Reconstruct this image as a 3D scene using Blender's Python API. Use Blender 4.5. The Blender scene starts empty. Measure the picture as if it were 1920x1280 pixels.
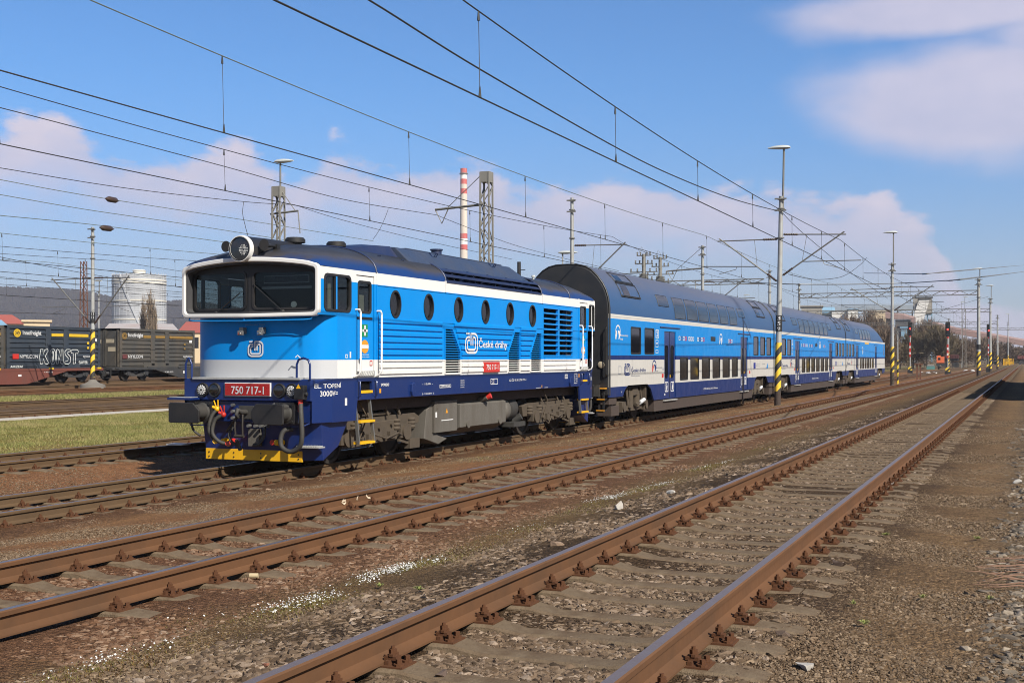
import bpy, math, random
import numpy as np
from mathutils import Vector, Matrix
from mathutils.geometry import tessellate_polygon
R = math.radians
random.seed(7); RNG = np.random.default_rng(7)
SC = bpy.context.scene
COL = SC.collection

# ------------------------------------------------------------------ camera, sky, sun, exposure
F_PX, VPX, VPY = 2300.0, 1930.0, 671.0
TH = math.atan((VPX-960)/F_PX); CT, ST = math.cos(TH), math.sin(TH)
CZ = 2.05
cam = bpy.data.cameras.new('camera'); camo = bpy.data.objects.new('camera', cam); COL.objects.link(camo)
camo.location = (0, 0, CZ); camo.rotation_euler = (R(90), 0, TH)
cam.sensor_width = 36; cam.lens = 36*F_PX/1920; cam.shift_y = (VPY-640)/1920
cam.clip_start = 0.1; cam.clip_end = 20000
SC.camera = camo

SUN_EL = R(40)
SUN_H = Vector((0.865, -0.502))                       # horizontal direction towards the sun
sund = bpy.data.lights.new('sun', 'SUN'); sund.energy = 5.0; sund.angle = R(0.5); sund.color = (1.0, 0.94, 0.845)
suno = bpy.data.objects.new('sun', sund); COL.objects.link(suno)
sdir = Vector((SUN_H.x*math.cos(SUN_EL), SUN_H.y*math.cos(SUN_EL), math.sin(SUN_EL)))
suno.rotation_euler = (-sdir).to_track_quat('-Z', 'Y').to_euler()
suno.location = (60, -40, 60)

W = bpy.data.worlds.new('World'); SC.world = W; W.use_nodes = True
def build_world():
    nt = W.node_tree; N = nt.nodes; L = nt.links; N.clear()
    out = N.new('ShaderNodeOutputWorld'); bg = N.new('ShaderNodeBackground'); bg.inputs[1].default_value = 0.06
    sky = N.new('ShaderNodeTexSky'); sky.sky_type = 'NISHITA'; sky.sun_disc = False
    sky.sun_elevation = SUN_EL; sky.sun_rotation = math.atan2(SUN_H.x, SUN_H.y)
    sky.altitude = 200; sky.air_density = 1.0; sky.dust_density = 0.5; sky.ozone_density = 1.6
    tc = N.new('ShaderNodeTexCoord')
    sep = N.new('ShaderNodeSeparateXYZ'); L.new(tc.outputs['Generated'], sep.inputs[0])
    def M(op, a, b=None, c=None, clamp=False):
        n = N.new('ShaderNodeMath'); n.operation = op; n.use_clamp = clamp
        for i, v in enumerate((a, b, c)):
            if v is None: continue
            if isinstance(v, (int, float)): n.inputs[i].default_value = v
            else: L.new(v, n.inputs[i])
        return n.outputs[0]
    x, y, z = sep.outputs
    az = M('ARCTAN2', M('MULTIPLY', x, -1), y)          # 0 along the tracks, positive to the left
    el = M('ARCSINE', z)
    comb = N.new('ShaderNodeCombineXYZ'); L.new(az, comb.inputs[0]); L.new(M('MULTIPLY', el, 1.9), comb.inputs[1])
    def noise(scale, detail, rough, off):
        mp = N.new('ShaderNodeVectorMath'); mp.operation = 'ADD'; mp.inputs[1].default_value = off; L.new(comb.outputs[0], mp.inputs[0])
        n = N.new('ShaderNodeTexNoise'); n.inputs['Scale'].default_value = scale; n.inputs['Detail'].default_value = detail
        n.inputs['Roughness'].default_value = rough; L.new(mp.outputs[0], n.inputs['Vector']); return n.outputs['Fac']
    def gauss(a0, sa, e0, se):
        da = M('DIVIDE', M('SUBTRACT', az, a0), sa); de = M('DIVIDE', M('SUBTRACT', el, e0), se)
        r2 = M('ADD', M('MULTIPLY', da, da), M('MULTIPLY', de, de))
        return M('POWER', 2.718, M('MULTIPLY', r2, -1))
    n1 = noise(13, 6, 0.55, (3.1, 1.7, 0)); n2 = noise(6, 6, 0.5, (0.4, 5.2, 2)); n3 = noise(42, 4, 0.6, (1, 2, 4))
    # low band of cumulus: sharp tops, fading below
    tops = N.new('ShaderNodeValToRGB'); te = tops.color_ramp.elements      # height of the cloud tops by compass direction
    prof = [(-.20,.05),(.045,.05),(.068,.105),(.10,.128),(.17,.140),(.24,.142),(.33,.152),(.385,.146),(.405,.152),(.42,.166),(.50,.160),(.545,.176),(.575,.150),(.62,.176),(.66,.160),(.70,.166),(.745,.186),(.80,.170),(.90,.15),(1.2,.17)]
    while len(te) < len(prof): te.new(0.5)
    for e, (a, t) in zip(te, prof): e.position = (a+.2)/1.4; e.color = (t*4, t*4, t*4, 1)
    L.new(M('DIVIDE', M('ADD', az, 0.2), 1.4), tops.inputs[0])
    top = M('MULTIPLY', tops.outputs[0], 0.2375)
    top = M('ADD', top, M('MULTIPLY', M('SUBTRACT', n1, 0.5), 0.080))
    top = M('ADD', top, M('MULTIPLY', M('SUBTRACT', n3, 0.5), 0.022))
    d = M('SUBTRACT', top, el)
    edge = N.new('ShaderNodeMapRange'); edge.interpolation_type = 'SMOOTHSTEP'; L.new(d, edge.inputs[0])
    edge.inputs[1].default_value = -0.004; edge.inputs[2].default_value = 0.012
    low = N.new('ShaderNodeMapRange'); low.interpolation_type = 'SMOOTHSTEP'; L.new(d, low.inputs[0])
    low.inputs[1].default_value = 0.018; low.inputs[2].default_value = 0.075; low.inputs[3].default_value = 1; low.inputs[4].default_value = 0.14
    band = M('MULTIPLY', M('MULTIPLY', edge.outputs[0], low.outputs[0]), M('ADD', 0.50, M('MULTIPLY', n1, 0.75)))
    # soft high clouds towards the right
    g = M('MAXIMUM', M('MAXIMUM', gauss(0.035, 0.12, 0.195, 0.046), gauss(0.06, 0.125, 0.262, 0.021)), gauss(-0.12, 0.16, 0.24, 0.07))
    s = M('ADD', M('MULTIPLY', g, 1.15), M('MULTIPLY', M('SUBTRACT', n2, 0.5), 1.0))
    s = M('ADD', s, M('MULTIPLY', M('SUBTRACT', n1, 0.5), 0.35))
    soft = N.new('ShaderNodeMapRange'); soft.interpolation_type = 'SMOOTHSTEP'; L.new(s, soft.inputs[0])
    soft.inputs[1].default_value = 0.22; soft.inputs[2].default_value = 0.82; soft.inputs[4].default_value = 0.85
    dens = M('MAXIMUM', band, soft.outputs[0], clamp=True)
    hs = N.new('ShaderNodeHueSaturation'); hs.inputs['Saturation'].default_value = SKY_SAT; hs.inputs['Hue'].default_value = SKY_HUE; hs.inputs['Value'].default_value = 1.0
    L.new(sky.outputs[0], hs.inputs['Color'])
    tint = N.new('ShaderNodeMix'); tint.data_type = 'RGBA'; tint.blend_type = 'MULTIPLY'; tint.inputs[0].default_value = 1
    # paler, lavender air near the horizon, deeper blue above
    hz = N.new('ShaderNodeMapRange'); hz.interpolation_type = 'SMOOTHSTEP'; L.new(el, hz.inputs[0]); hz.inputs[1].default_value = -0.02; hz.inputs[2].default_value = 0.24
    tr = N.new('ShaderNodeMix'); tr.data_type = 'RGBA'; L.new(hz.outputs[0], tr.inputs[0])
    tr.inputs[6].default_value = SKY_LOW; tr.inputs[7].default_value = SKY_HIGH
    # towards the sun the air is white rather than blue
    dt = N.new('ShaderNodeVectorMath'); dt.operation = 'DOT_PRODUCT'; dt.inputs[1].default_value = sdir; L.new(tc.outputs['Generated'], dt.inputs[0])
    nr = N.new('ShaderNodeMapRange'); nr.interpolation_type = 'SMOOTHSTEP'; L.new(dt.outputs['Value'], nr.inputs[0]); nr.inputs[1].default_value = 0.15; nr.inputs[2].default_value = 0.9
    t2 = N.new('ShaderNodeMix'); t2.data_type = 'RGBA'; L.new(nr.outputs[0], t2.inputs[0]); L.new(tr.outputs[2], t2.inputs[6]); t2.inputs[7].default_value = (1.0, 0.92, 0.80, 1)
    L.new(hs.outputs[0], tint.inputs[6]); L.new(t2.outputs[2], tint.inputs[7])
    mx = N.new('ShaderNodeMix'); mx.data_type = 'RGBA'; L.new(dens, mx.inputs[0]); L.new(tint.outputs[2], mx.inputs[6])
    cc = N.new('ShaderNodeMix'); cc.data_type = 'RGBA'; L.new(edge.outputs[0], cc.inputs[0]); L.new(n1, cc.inputs[0])
    cc.inputs[6].default_value = CLOUD_A; cc.inputs[7].default_value = CLOUD_B
    L.new(cc.outputs[2], mx.inputs[7])
    L.new(mx.outputs[2], bg.inputs[0]); L.new(bg.outputs[0], out.inputs[0])
SKY_SAT = 1.0; SKY_HUE = 0.5
SKY_LOW = (0.76, 0.82, 1.12, 1); SKY_HIGH = (0.57, 1.03, 1.52, 1)
CLOUD_A = (5.3, 5.4, 7.4, 1); CLOUD_B = (8.6, 7.8, 8.9, 1)
build_world()
SC.render.engine = 'CYCLES'; SC.cycles.use_denoising = True; SC.cycles.denoising_prefilter = 'ACCURATE'; SC.cycles.use_adaptive_sampling = False; SC.cycles.filter_width = 1.0; SC.cycles.max_bounces = 8; SC.cycles.volume_bounces = 0; SC.cycles.sample_clamp_indirect = 4
SC.view_settings.view_transform = 'Standard'; SC.view_settings.look = 'None'
SC.view_settings.exposure = 0.66; SC.view_settings.gamma = 1.0

# ------------------------------------------------------------------ helpers
def at(x, y, D):
    """point seen at pixel (x, y) of the 1920 px photograph on the vertical plane X = -D (parallel to the tracks)"""
    z = D*F_PX/((VPX-x)*CT)
    return Vector((-D, (z-D*ST)/CT, CZ-(y-VPY)*z/F_PX))
def atz(x, y, z):
    """point seen at pixel (x, y) at depth z in front of the camera"""
    u = (x-960)/F_PX
    return Vector((z*(-ST+u*CT), z*(CT+u*ST), CZ-(y-VPY)*z/F_PX))

def link(o, parent=None):
    COL.objects.link(o)
    if parent is not None: o.parent = parent
    return o
def tag(o, label=None, cat=None, group=None, kind=None):
    if label: o['label'] = label
    if cat: o['category'] = cat
    if group: o['group'] = group
    if kind: o['kind'] = kind
    return o
def thing(name, loc, label, cat, group=None, rotz=0):
    o = bpy.data.objects.new(name, None); o.empty_display_size = 0.3
    o.location = loc; o.rotation_euler = (0, 0, rotz); COL.objects.link(o)
    return tag(o, label, cat, group)
def dup(o, parent=None):
    c = o.copy(); COL.objects.link(c)
    if parent is not None: c.parent = parent
    for ch in list(o.children): dup(ch, c)
    return c

class MB:
    def __init__(self): self.v = []; self.f = []; self.mi = []; self.cur = 0; self.runs = []
    def add(self, vs, fs):
        b = len(self.v); self.v.extend([tuple(p) for p in vs]); self.runs.append((b, len(self.v), len(self.f), len(self.f)+len(fs)))
        for f in fs: self.f.append(tuple(i+b for i in f)); self.mi.append(self.cur)
        return self
    def slot(self, i): self.cur = i; return self
    def box(self, x0, x1, y0, y1, z0, z1):
        if x0 > x1: x0, x1 = x1, x0
        if y0 > y1: y0, y1 = y1, y0
        if z0 > z1: z0, z1 = z1, z0
        return self.add([(x0,y0,z0),(x1,y0,z0),(x1,y1,z0),(x0,y1,z0),(x0,y0,z1),(x1,y0,z1),(x1,y1,z1),(x0,y1,z1)],
            [(0,3,2,1),(4,5,6,7),(0,1,5,4),(1,2,6,5),(2,3,7,6),(3,0,4,7)])
    def bar(self, p, q, w, h=None, up=(0,0,1)):
        h = h or w; p = Vector(p); q = Vector(q); d = (q-p).normalized(); u = Vector(up)
        if abs(d.dot(u)) > 0.98: u = Vector((1,0,0))
        a = d.cross(u).normalized(); b = a.cross(d).normalized(); vs = []
        for e in (p, q):
            for sa, sb in ((-1,-1),(1,-1),(1,1),(-1,1)): vs.append(e+a*sa*w/2+b*sb*h/2)
        return self.add(vs, [(0,1,2,3),(7,6,5,4),(0,4,5,1),(1,5,6,2),(2,6,7,3),(3,7,4,0)])
    def tube(self, pts, r, n=8, caps=True):
        pts = [Vector(p) for p in pts]; rs = r if isinstance(r, (list, tuple)) else [r]*len(pts)
        vs = []; fs = []; a = None
        for i, p in enumerate(pts):
            d = (pts[min(i+1, len(pts)-1)]-pts[max(i-1, 0)]).normalized()
            if a is None:
                u = Vector((0,0,1)) if abs(d.z) < 0.9 else Vector((1,0,0)); a = d.cross(u).normalized()
            a = (a-d*a.dot(d)).normalized(); b = d.cross(a)
            for k in range(n):
                t = 2*math.pi*k/n; vs.append(p+(a*math.cos(t)+b*math.sin(t))*rs[i])
        for i in range(len(pts)-1):
            for k in range(n):
                k2 = (k+1) % n; fs.append((i*n+k, i*n+k2, (i+1)*n+k2, (i+1)*n+k))
        if caps:
            fs.append(tuple(range(n-1, -1, -1))); m = (len(pts)-1)*n; fs.append(tuple(m+k for k in range(n)))
        return self.add(vs, fs)
    def cyl(self, p, q, r, n=16, r2=None): return self.tube([p, q], [r, r if r2 is None else r2], n)
    def lathe(self, c, axis, prof, n=24):
        """prof: list of (distance along axis, radius)"""
        c = Vector(c); d = Vector(axis).normalized(); u = Vector((0,0,1)) if abs(d.z) < 0.9 else Vector((1,0,0)); a = d.cross(u).normalized(); b = d.cross(a); vs = []; fs = []
        for h, r in prof:
            for k in range(n): t = 2*math.pi*k/n; vs.append(c+d*h+(a*math.cos(t)+b*math.sin(t))*max(r, 1e-4))
        for i in range(len(prof)-1):
            for k in range(n): k2 = (k+1) % n; fs.append((i*n+k, i*n+k2, (i+1)*n+k2, (i+1)*n+k))
        fs.append(tuple(range(n-1, -1, -1))); m = (len(prof)-1)*n; fs.append(tuple(m+k for k in range(n)))
        return self.add(vs, fs)
    def ball(self, c, rx, ry=None, rz=None, n=10, m=6):
        ry = ry or rx; rz = rz or rx; vs = []; fs = []
        for i in range(m+1):
            t = math.pi*i/m
            for k in range(n):
                p = 2*math.pi*k/n; vs.append((c[0]+rx*math.sin(t)*math.cos(p), c[1]+ry*math.sin(t)*math.sin(p), c[2]+rz*math.cos(t)))
        for i in range(m):
            for k in range(n):
                k2 = (k+1) % n; fs.append((i*n+k, (i+1)*n+k, (i+1)*n+k2, i*n+k2))
        return self.add(vs, fs)
    def plate(self, outer, holes, t, fn):
        """flat sheet with holes; fn(u, v, w) -> xyz, w runs 0 (seen face) .. t (back)"""
        loops = [list(outer)]+[list(h) for h in holes]
        tri = tessellate_polygon([[Vector((p[0], p[1], 0)) for p in l] for l in loops])
        flat = [p for l in loops for p in l]; n = len(flat)
        vs = [fn(p[0], p[1], 0) for p in flat]+[fn(p[0], p[1], t) for p in flat]
        fs = []
        for a, b, c in tri:
            fs.append((a, b, c)); fs.append((c+n, b+n, a+n))
        o = 0
        for l in loops:
            m = len(l)
            for i in range(m):
                j = (i+1) % m; fs.append((o+i, o+j, o+j+n, o+i+n))
            o += m
        return self.add(vs, fs)
    def ring(self, A, B, depth, fn):
        """band between loops A (outer) and B (inner) of equal length"""
        n = len(A); vs = [fn(p[0],p[1],0) for p in A]+[fn(p[0],p[1],0) for p in B]+[fn(p[0],p[1],depth) for p in A]+[fn(p[0],p[1],depth) for p in B]
        fs = []
        for i in range(n):
            j = (i+1) % n
            fs += [(i,j,n+j,n+i), (2*n+i,3*n+i,3*n+j,2*n+j), (i,2*n+i,2*n+j,j), (n+i,n+j,3*n+j,3*n+i)]
        return self.add(vs, fs)
    def loft(self, rings, caps=True, closed=True):
        n = len(rings[0]); vs = [p for r in rings for p in r]; fs = []
        for i in range(len(rings)-1):
            for k in range(n if closed else n-1):
                k2 = (k+1) % n; fs.append((i*n+k, i*n+k2, (i+1)*n+k2, (i+1)*n+k))
        if caps:
            fs.append(tuple(range(n-1,-1,-1))); m = (len(rings)-1)*n; fs.append(tuple(m+k for k in range(n)))
        return self.add(vs, fs)
    def prism(self, poly, fn, a, b):
        return self.loft([[fn(p[0], p[1], a) for p in poly], [fn(p[0], p[1], b) for p in poly]])
    def stroke(self, pts, w, fn, closed=False):
        """flat ribbon through 2-D points"""
        P = [Vector((p[0], p[1])) for p in pts]; n = len(P); vs = []; fs = []
        for i in range(n):
            a = P[i-1] if (i > 0 or closed) else P[i]; b = P[(i+1) % n] if (i < n-1 or closed) else P[i]
            d = (b-a); d = d.normalized() if d.length > 1e-9 else Vector((1,0)); nn = Vector((-d.y, d.x))
            vs.append(fn(*(P[i]+nn*w/2), 0)); vs.append(fn(*(P[i]-nn*w/2), 0))
        for i in range(n if closed else n-1):
            j = (i+1) % n; fs.append((2*i, 2*i+1, 2*j+1, 2*j))
        return self.add(vs, fs)
    def clusters(self, gap):
        """split what was added (word by word, mark by mark) into groups that lie apart"""
        R_ = [(np.min(self.v[a:b], axis=0), np.max(self.v[a:b], axis=0)) for a, b, c, d in self.runs]; n = len(R_); g = list(range(n))
        for i in range(n):
            for j in range(i):
                if np.all(np.maximum(R_[i][0]-R_[j][1], R_[j][0]-R_[i][1]) < gap):
                    a, b = g[i], g[j]
                    if a != b: g = [b if q == a else q for q in g]
        out = []
        for k in dict.fromkeys(g):
            m = MB()
            for i in range(n):
                if g[i] == k: a, b, c, d = self.runs[i]; m.add(self.v[a:b], [tuple(q-a for q in f) for f in self.f[c:d]])
            out.append(m)
        return out
    def build(self, name, mats, parent=None, smooth=None, bevel=0, loc=None):
        if name in ('lettering', 'yellow_marking', 'yellow_sticker', 'class_sign', 'label', 'orange_mark') and len(self.runs) > 1:
            cs = self.clusters(.08 if name != 'yellow_marking' else .05)
            if len(cs) > 1: return [c.build(name, mats, parent) for c in cs][-1]
        me = bpy.data.meshes.new(name); me.from_pydata(self.v, [], self.f); me.validate()
        ms = mats if isinstance(mats, (list, tuple)) else [mats]
        for m in ms: me.materials.append(m)
        if len(ms) > 1 and len(me.polygons) == len(self.mi): me.polygons.foreach_set('material_index', self.mi)
        import bmesh
        bm = bmesh.new(); bm.from_mesh(me); bmesh.ops.recalc_face_normals(bm, faces=bm.faces); bm.to_mesh(me); bm.free()
        if smooth is not None:
            me.shade_smooth(); me.set_sharp_from_angle(angle=R(smooth))
        o = bpy.data.objects.new(name, me); link(o, parent)
        if loc is not None: o.location = loc
        if bevel:
            b = o.modifiers.new('bevel', 'BEVEL'); b.width = bevel; b.segments = 2; b.limit_method = 'ANGLE'; b.angle_limit = R(40)
        return o

def rrect(u0, u1, v0, v1, r, n=4):
    pts = []
    for cx, cy, a0 in ((u1-r, v0+r, -90), (u1-r, v1-r, 0), (u0+r, v1-r, 90), (u0+r, v0+r, 180)):
        for k in range(n+1):
            a = R(a0+90*k/n); pts.append((cx+r*math.cos(a), cy+r*math.sin(a)))
    return pts
def ellipse(cu, cv, ru, rv, n=24): return [(cu+ru*math.cos(2*math.pi*k/n), cv+rv*math.sin(2*math.pi*k/n)) for k in range(n)]
def rect(u0, u1, v0, v1): return [(u0,v0),(u1,v0),(u1,v1),(u0,v1)]

def raw_mesh(name, V, Fs, mats, parent=None, mi=None, smooth=False):
    """fast mesh from numpy arrays: V (n,3), Fs (m,k)"""
    me = bpy.data.meshes.new(name); n = len(V); m, k = Fs.shape
    me.vertices.add(n); me.vertices.foreach_set('co', np.ascontiguousarray(V, dtype=np.float32).ravel())
    me.loops.add(m*k); me.loops.foreach_set('vertex_index', np.ascontiguousarray(Fs, dtype=np.int32).ravel())
    me.polygons.add(m); me.polygons.foreach_set('loop_start', np.arange(0, m*k, k, dtype=np.int32))
    if mi is not None: me.polygons.foreach_set('material_index', np.asarray(mi, dtype=np.int32))
    for mm in (mats if isinstance(mats, (list, tuple)) else [mats]): me.materials.append(mm)
    me.update(calc_edges=True); me.validate()
    me.shade_smooth() if smooth else me.shade_flat()
    o = bpy.data.objects.new(name, me); return link(o, parent)

_fonts = {}
def text_geo(s):
    if s in _fonts: return _fonts[s]
    cu = bpy.data.curves.new('lettering', 'FONT'); cu.body = s; cu.size = 1; cu.resolution_u = 3; cu.offset = 0.013
    to = bpy.data.objects.new('lettering', cu); COL.objects.link(to)
    bpy.context.view_layer.update()
    me = bpy.data.meshes.new_from_object(to)
    vs = np.array([v.co[:] for v in me.vertices]) if len(me.vertices) else np.zeros((1,3)); fs = [tuple(p.vertices) for p in me.polygons]
    bpy.data.objects.remove(to); bpy.data.curves.remove(cu); bpy.data.meshes.remove(me)
    vs[:,0] -= vs[:,0].min(); vs[:,1] -= vs[:,1].min(); w, h = max(vs[:,0].max(), 1e-6), max(vs[:,1].max(), 1e-6)
    vs[:,0] /= w; vs[:,1] /= h
    _fonts[s] = (vs, fs); return _fonts[s]
def write(mb, s, u0, u1, v0, v1, fn):
    """lettering of string s filling the rectangle, added to builder mb"""
    vs, fs = text_geo(s)
    return mb.add([fn(u0+(u1-u0)*p[0], v0+(v1-v0)*p[1], 0) for p in vs], fs)
def side_fn(x, sgn=1):
    """(u along the train, v up) on the outer face of a wall at lateral x"""
    return lambda u, v, w: (x-sgn*w, u, v)
def front_fn(y): return lambda u, v, w: (u, y+w, v)

# ------------------------------------------------------------------ materials
def newmat(name):
    m = bpy.data.materials.new(name); m.use_nodes = True; nt = m.node_tree
    return m, nt, nt.nodes, nt.links, nt.nodes['Principled BSDF']
def rgba(c): return (c[0], c[1], c[2], 1)
def noise_node(N, L, vec, scale, detail=4, rough=0.55):
    n = N.new('ShaderNodeTexNoise'); n.inputs['Scale'].default_value = scale; n.inputs['Detail'].default_value = detail; n.inputs['Roughness'].default_value = rough
    if vec is not None: L.new(vec, n.inputs['Vector'])
    return n.outputs['Fac']
def ramp(N, L, fac, stops, const=False):
    r = N.new('ShaderNodeValToRGB'); e = r.color_ramp.elements
    while len(e) < len(stops): e.new(0.5)
    for i, (p, c) in enumerate(stops): e[i].position = p; e[i].color = rgba(c) if len(c) == 3 else c
    if const: r.color_ramp.interpolation = 'CONSTANT'
    L.new(fac, r.inputs[0]); return r.outputs[0]
def mixc(N, L, fac, a, b, mode='MIX'):
    m = N.new('ShaderNodeMix'); m.data_type = 'RGBA'; m.blend_type = mode
    for sock, v in ((m.inputs[0], fac), (m.inputs[6], a), (m.inputs[7], b)):
        if isinstance(v, (int, float)): sock.default_value = v
        elif isinstance(v, (tuple, list)): sock.default_value = rgba(v)
        else: L.new(v, sock)
    return m.outputs[2]
def maprange(N, L, v, a, b, c=0.0, d=1.0):
    m = N.new('ShaderNodeMapRange'); L.new(v, m.inputs[0])
    for i, k in enumerate((a, b, c, d)): m.inputs[i+1].default_value = k
    return m.outputs[0]
def objvec(N, L, scale=None):
    tc = N.new('ShaderNodeTexCoord'); v = tc.outputs['Object']
    if scale:
        mp = N.new('ShaderNodeMapping'); mp.inputs['Scale'].default_value = scale; L.new(v, mp.inputs[0]); v = mp.outputs[0]
    return v
def bump(N, L, b, h, strength=0.3, dist=0.02):
    n = N.new('ShaderNodeBump'); n.inputs['Strength'].default_value = strength; n.inputs['Distance'].default_value = dist
    L.new(h, n.inputs['Height']); L.new(n.outputs[0], b.inputs['Normal'])
K_ALB = 0.87                                             # all paints and stones, so that sunlit surfaces sit right at this exposure
def mat(name, col, rough=0.5, metal=0.0, dirt=0.25, dirtcol=(0.09, 0.07, 0.05), scale=3.0, bmp=0.0, coat=0.0, spec=0.5, streak=False):
    """painted / plain surface with blotchy dirt"""
    m, nt, N, L, b = newmat(name); col = tuple(k*K_ALB for k in col)
    v = objvec(N, L, (1, 1, 0.25) if streak else None)
    n = noise_node(N, L, v, scale, 5, 0.6)
    n2 = noise_node(N, L, objvec(N, L), scale*9, 4, 0.6)
    f = maprange(N, L, n, 0.42, 0.78, 0, dirt)
    c = mixc(N, L, f, col, dirtcol)
    c = mixc(N, L, maprange(N, L, n2, 0.3, 0.7, 0, 0.18*min(1, dirt*3)), c, [k*0.6 for k in col])
    L.new(c, b.inputs['Base Color'])
    L.new(maprange(N, L, n2, 0.2, 0.8, max(0.03, rough-0.08), min(1, rough+0.12)), b.inputs['Roughness'])
    b.inputs['Metallic'].default_value = metal; b.inputs['Coat Weight'].default_value = coat; b.inputs['Coat Roughness'].default_value = 0.08
    b.inputs['Specular IOR Level'].default_value = spec
    if bmp: bump(N, L, b, n2, bmp, 0.01)
    return m
def livery(name, bands, rough=0.34, dirt=0.2, coat=0.03, zmax=6.0, dirtcol=(0.16, 0.13, 0.10)):
    """paint whose colour changes with height: bands = [(z from, colour), ...]"""
    m, nt, N, L, b = newmat(name)
    v = objvec(N, L); s = N.new('ShaderNodeSeparateXYZ'); L.new(v, s.inputs[0])
    z = maprange(N, L, s.outputs[2], 0, zmax)
    c = ramp(N, L, z, [(max(0, a/zmax), tuple(q*K_ALB for q in k)) for a, k in bands], True)
    st = noise_node(N, L, objvec(N, L, (1.5, 1.5, 0.12)), 4.0, 6, 0.62)
    n2 = noise_node(N, L, v, 2.2, 5, 0.6)
    low = maprange(N, L, s.outputs[2], 3.4, 0.7, 0.25, 1.0)
    mm = N.new('ShaderNodeMath'); mm.operation = 'MULTIPLY'; L.new(maprange(N, L, st, 0.45, 0.85, 0, dirt), mm.inputs[0]); L.new(low, mm.inputs[1])
    c = mixc(N, L, mm.outputs[0], c, dirtcol)
    c = mixc(N, L, maprange(N, L, n2, 0.35, 0.75, 0, 0.10), c, (1, 1, 1), 'MULTIPLY')
    L.new(c, b.inputs['Base Color']); b.inputs['Specular IOR Level'].default_value = 0.14
    L.new(maprange(N, L, n2, 0.3, 0.7, rough-0.06, rough+0.14), b.inputs['Roughness'])
    b.inputs['Coat Weight'].default_value = coat; b.inputs['Coat Roughness'].default_value = 0.1
    bump(N, L, b, noise_node(N, L, v, 1.3, 2), 0.10, 0.03)
    return m
def emis(name, col, strength):
    m, nt, N, L, b = newmat(name); b.inputs['Base Color'].default_value = rgba(col)
    b.inputs['Emission Color'].default_value = rgba(col); b.inputs['Emission Strength'].default_value = strength; return m

BLUE = (0.0006, 0.228, 0.655); NAVY = (0.0048, 0.0216, 0.1200); WHITE = (0.70, 0.69, 0.67); SILV = (0.480, 0.490, 0.509)
M_LOCO = livery('locomotive side paint', [(0, WHITE), (2.005, BLUE), (3.49, WHITE)], dirt=0.10)
M_NOSE = livery('locomotive nose paint', [(0, SILV), (2.005, BLUE), (3.49, WHITE)], dirt=0.06)
M_NAVY = mat('navy underframe paint', NAVY, 0.34, dirt=0.10, coat=0.25, dirtcol=(0.05, 0.05, 0.06))
M_WHITE = mat('white paint', WHITE, 0.4, dirt=0.10, coat=0.15, dirtcol=(0.42, 0.40, 0.36))
M_LETTER = mat('white lettering', (0.66, 0.66, 0.66), 0.5, dirt=0.02)
M_SLETTER = mat('silver lettering', (0.58, 0.60, 0.62), 0.35, dirt=0.05)
M_NLETTER = mat('navy lettering', (0.012, 0.03, 0.14), 0.5, dirt=0.02)
M_GLETTER = mat('grey lettering', (0.32, 0.33, 0.36), 0.5, dirt=0.02)
M_BLUE = mat('sky blue paint', BLUE, 0.35, dirt=0.04, coat=0.2)
M_BLACK = mat('black rubber', (0.012, 0.012, 0.013), 0.55, dirt=0.15)
M_VOID = mat('dark opening', (0.004, 0.004, 0.005), 0.9, dirt=0.0, spec=0.1)
M_GREYD = mat('dark cab lining', (0.055, 0.055, 0.058), 0.7, dirt=0.1)
M_CREAM = mat('cream cab panel', (0.42, 0.36, 0.26), 0.6, dirt=0.1)
M_YEL = mat('yellow paint', (0.78, 0.42, 0.006), 0.45, dirt=0.12, dirtcol=(0.20, 0.12, 0.02))
M_ORANGE = mat('orange sticker', (0.66, 0.29, 0.02), 0.5, dirt=0.02)
M_RED = mat('red enamel', (0.34, 0.010, 0.010), 0.28, dirt=0.08, coat=0.4)
M_REDB = mat('bright red paint', (0.52, 0.030, 0.020), 0.4, dirt=0.05)
M_GREEN = mat('green sticker', (0.01, 0.22, 0.07), 0.5, dirt=0.02)
M_BRKT = mat('grey brown bogie dirt', (0.076, 0.057, 0.038), 0.85, dirt=0.6, dirtcol=(0.032, 0.024, 0.017), scale=4, bmp=0.25)
M_WHEEL = mat('dirty wheel steel', (0.045, 0.038, 0.032), 0.6, metal=0.3, dirt=0.4, dirtcol=(0.02, 0.016, 0.013))
M_TANK = mat('dusty grey tank', (0.115, 0.105, 0.090), 0.7, dirt=0.8, dirtcol=(0.055, 0.043, 0.030), scale=2.5, bmp=0.1, streak=True)
M_STEEL = mat('grey steel', (0.26, 0.26, 0.25), 0.42, metal=0.6, dirt=0.3)
M_CHROME = mat('bright lamp reflector', (0.82, 0.82, 0.84), 0.18, metal=0.9, dirt=0.0)
M_LENS = mat('dark lamp glass', (0.012, 0.012, 0.014), 0.06, dirt=0.0, coat=0.6)
M_LED = mat('white lamp facets', (0.74, 0.73, 0.70), 0.3, dirt=0.0)
M_PLAT = mat('silver step tread', (0.52, 0.52, 0.50), 0.45, metal=0.4, dirt=0.3)
M_HOSE = mat('worn black hose', (0.035, 0.033, 0.030), 0.7, dirt=0.3, dirtcol=(0.09, 0.08, 0.065))
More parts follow.
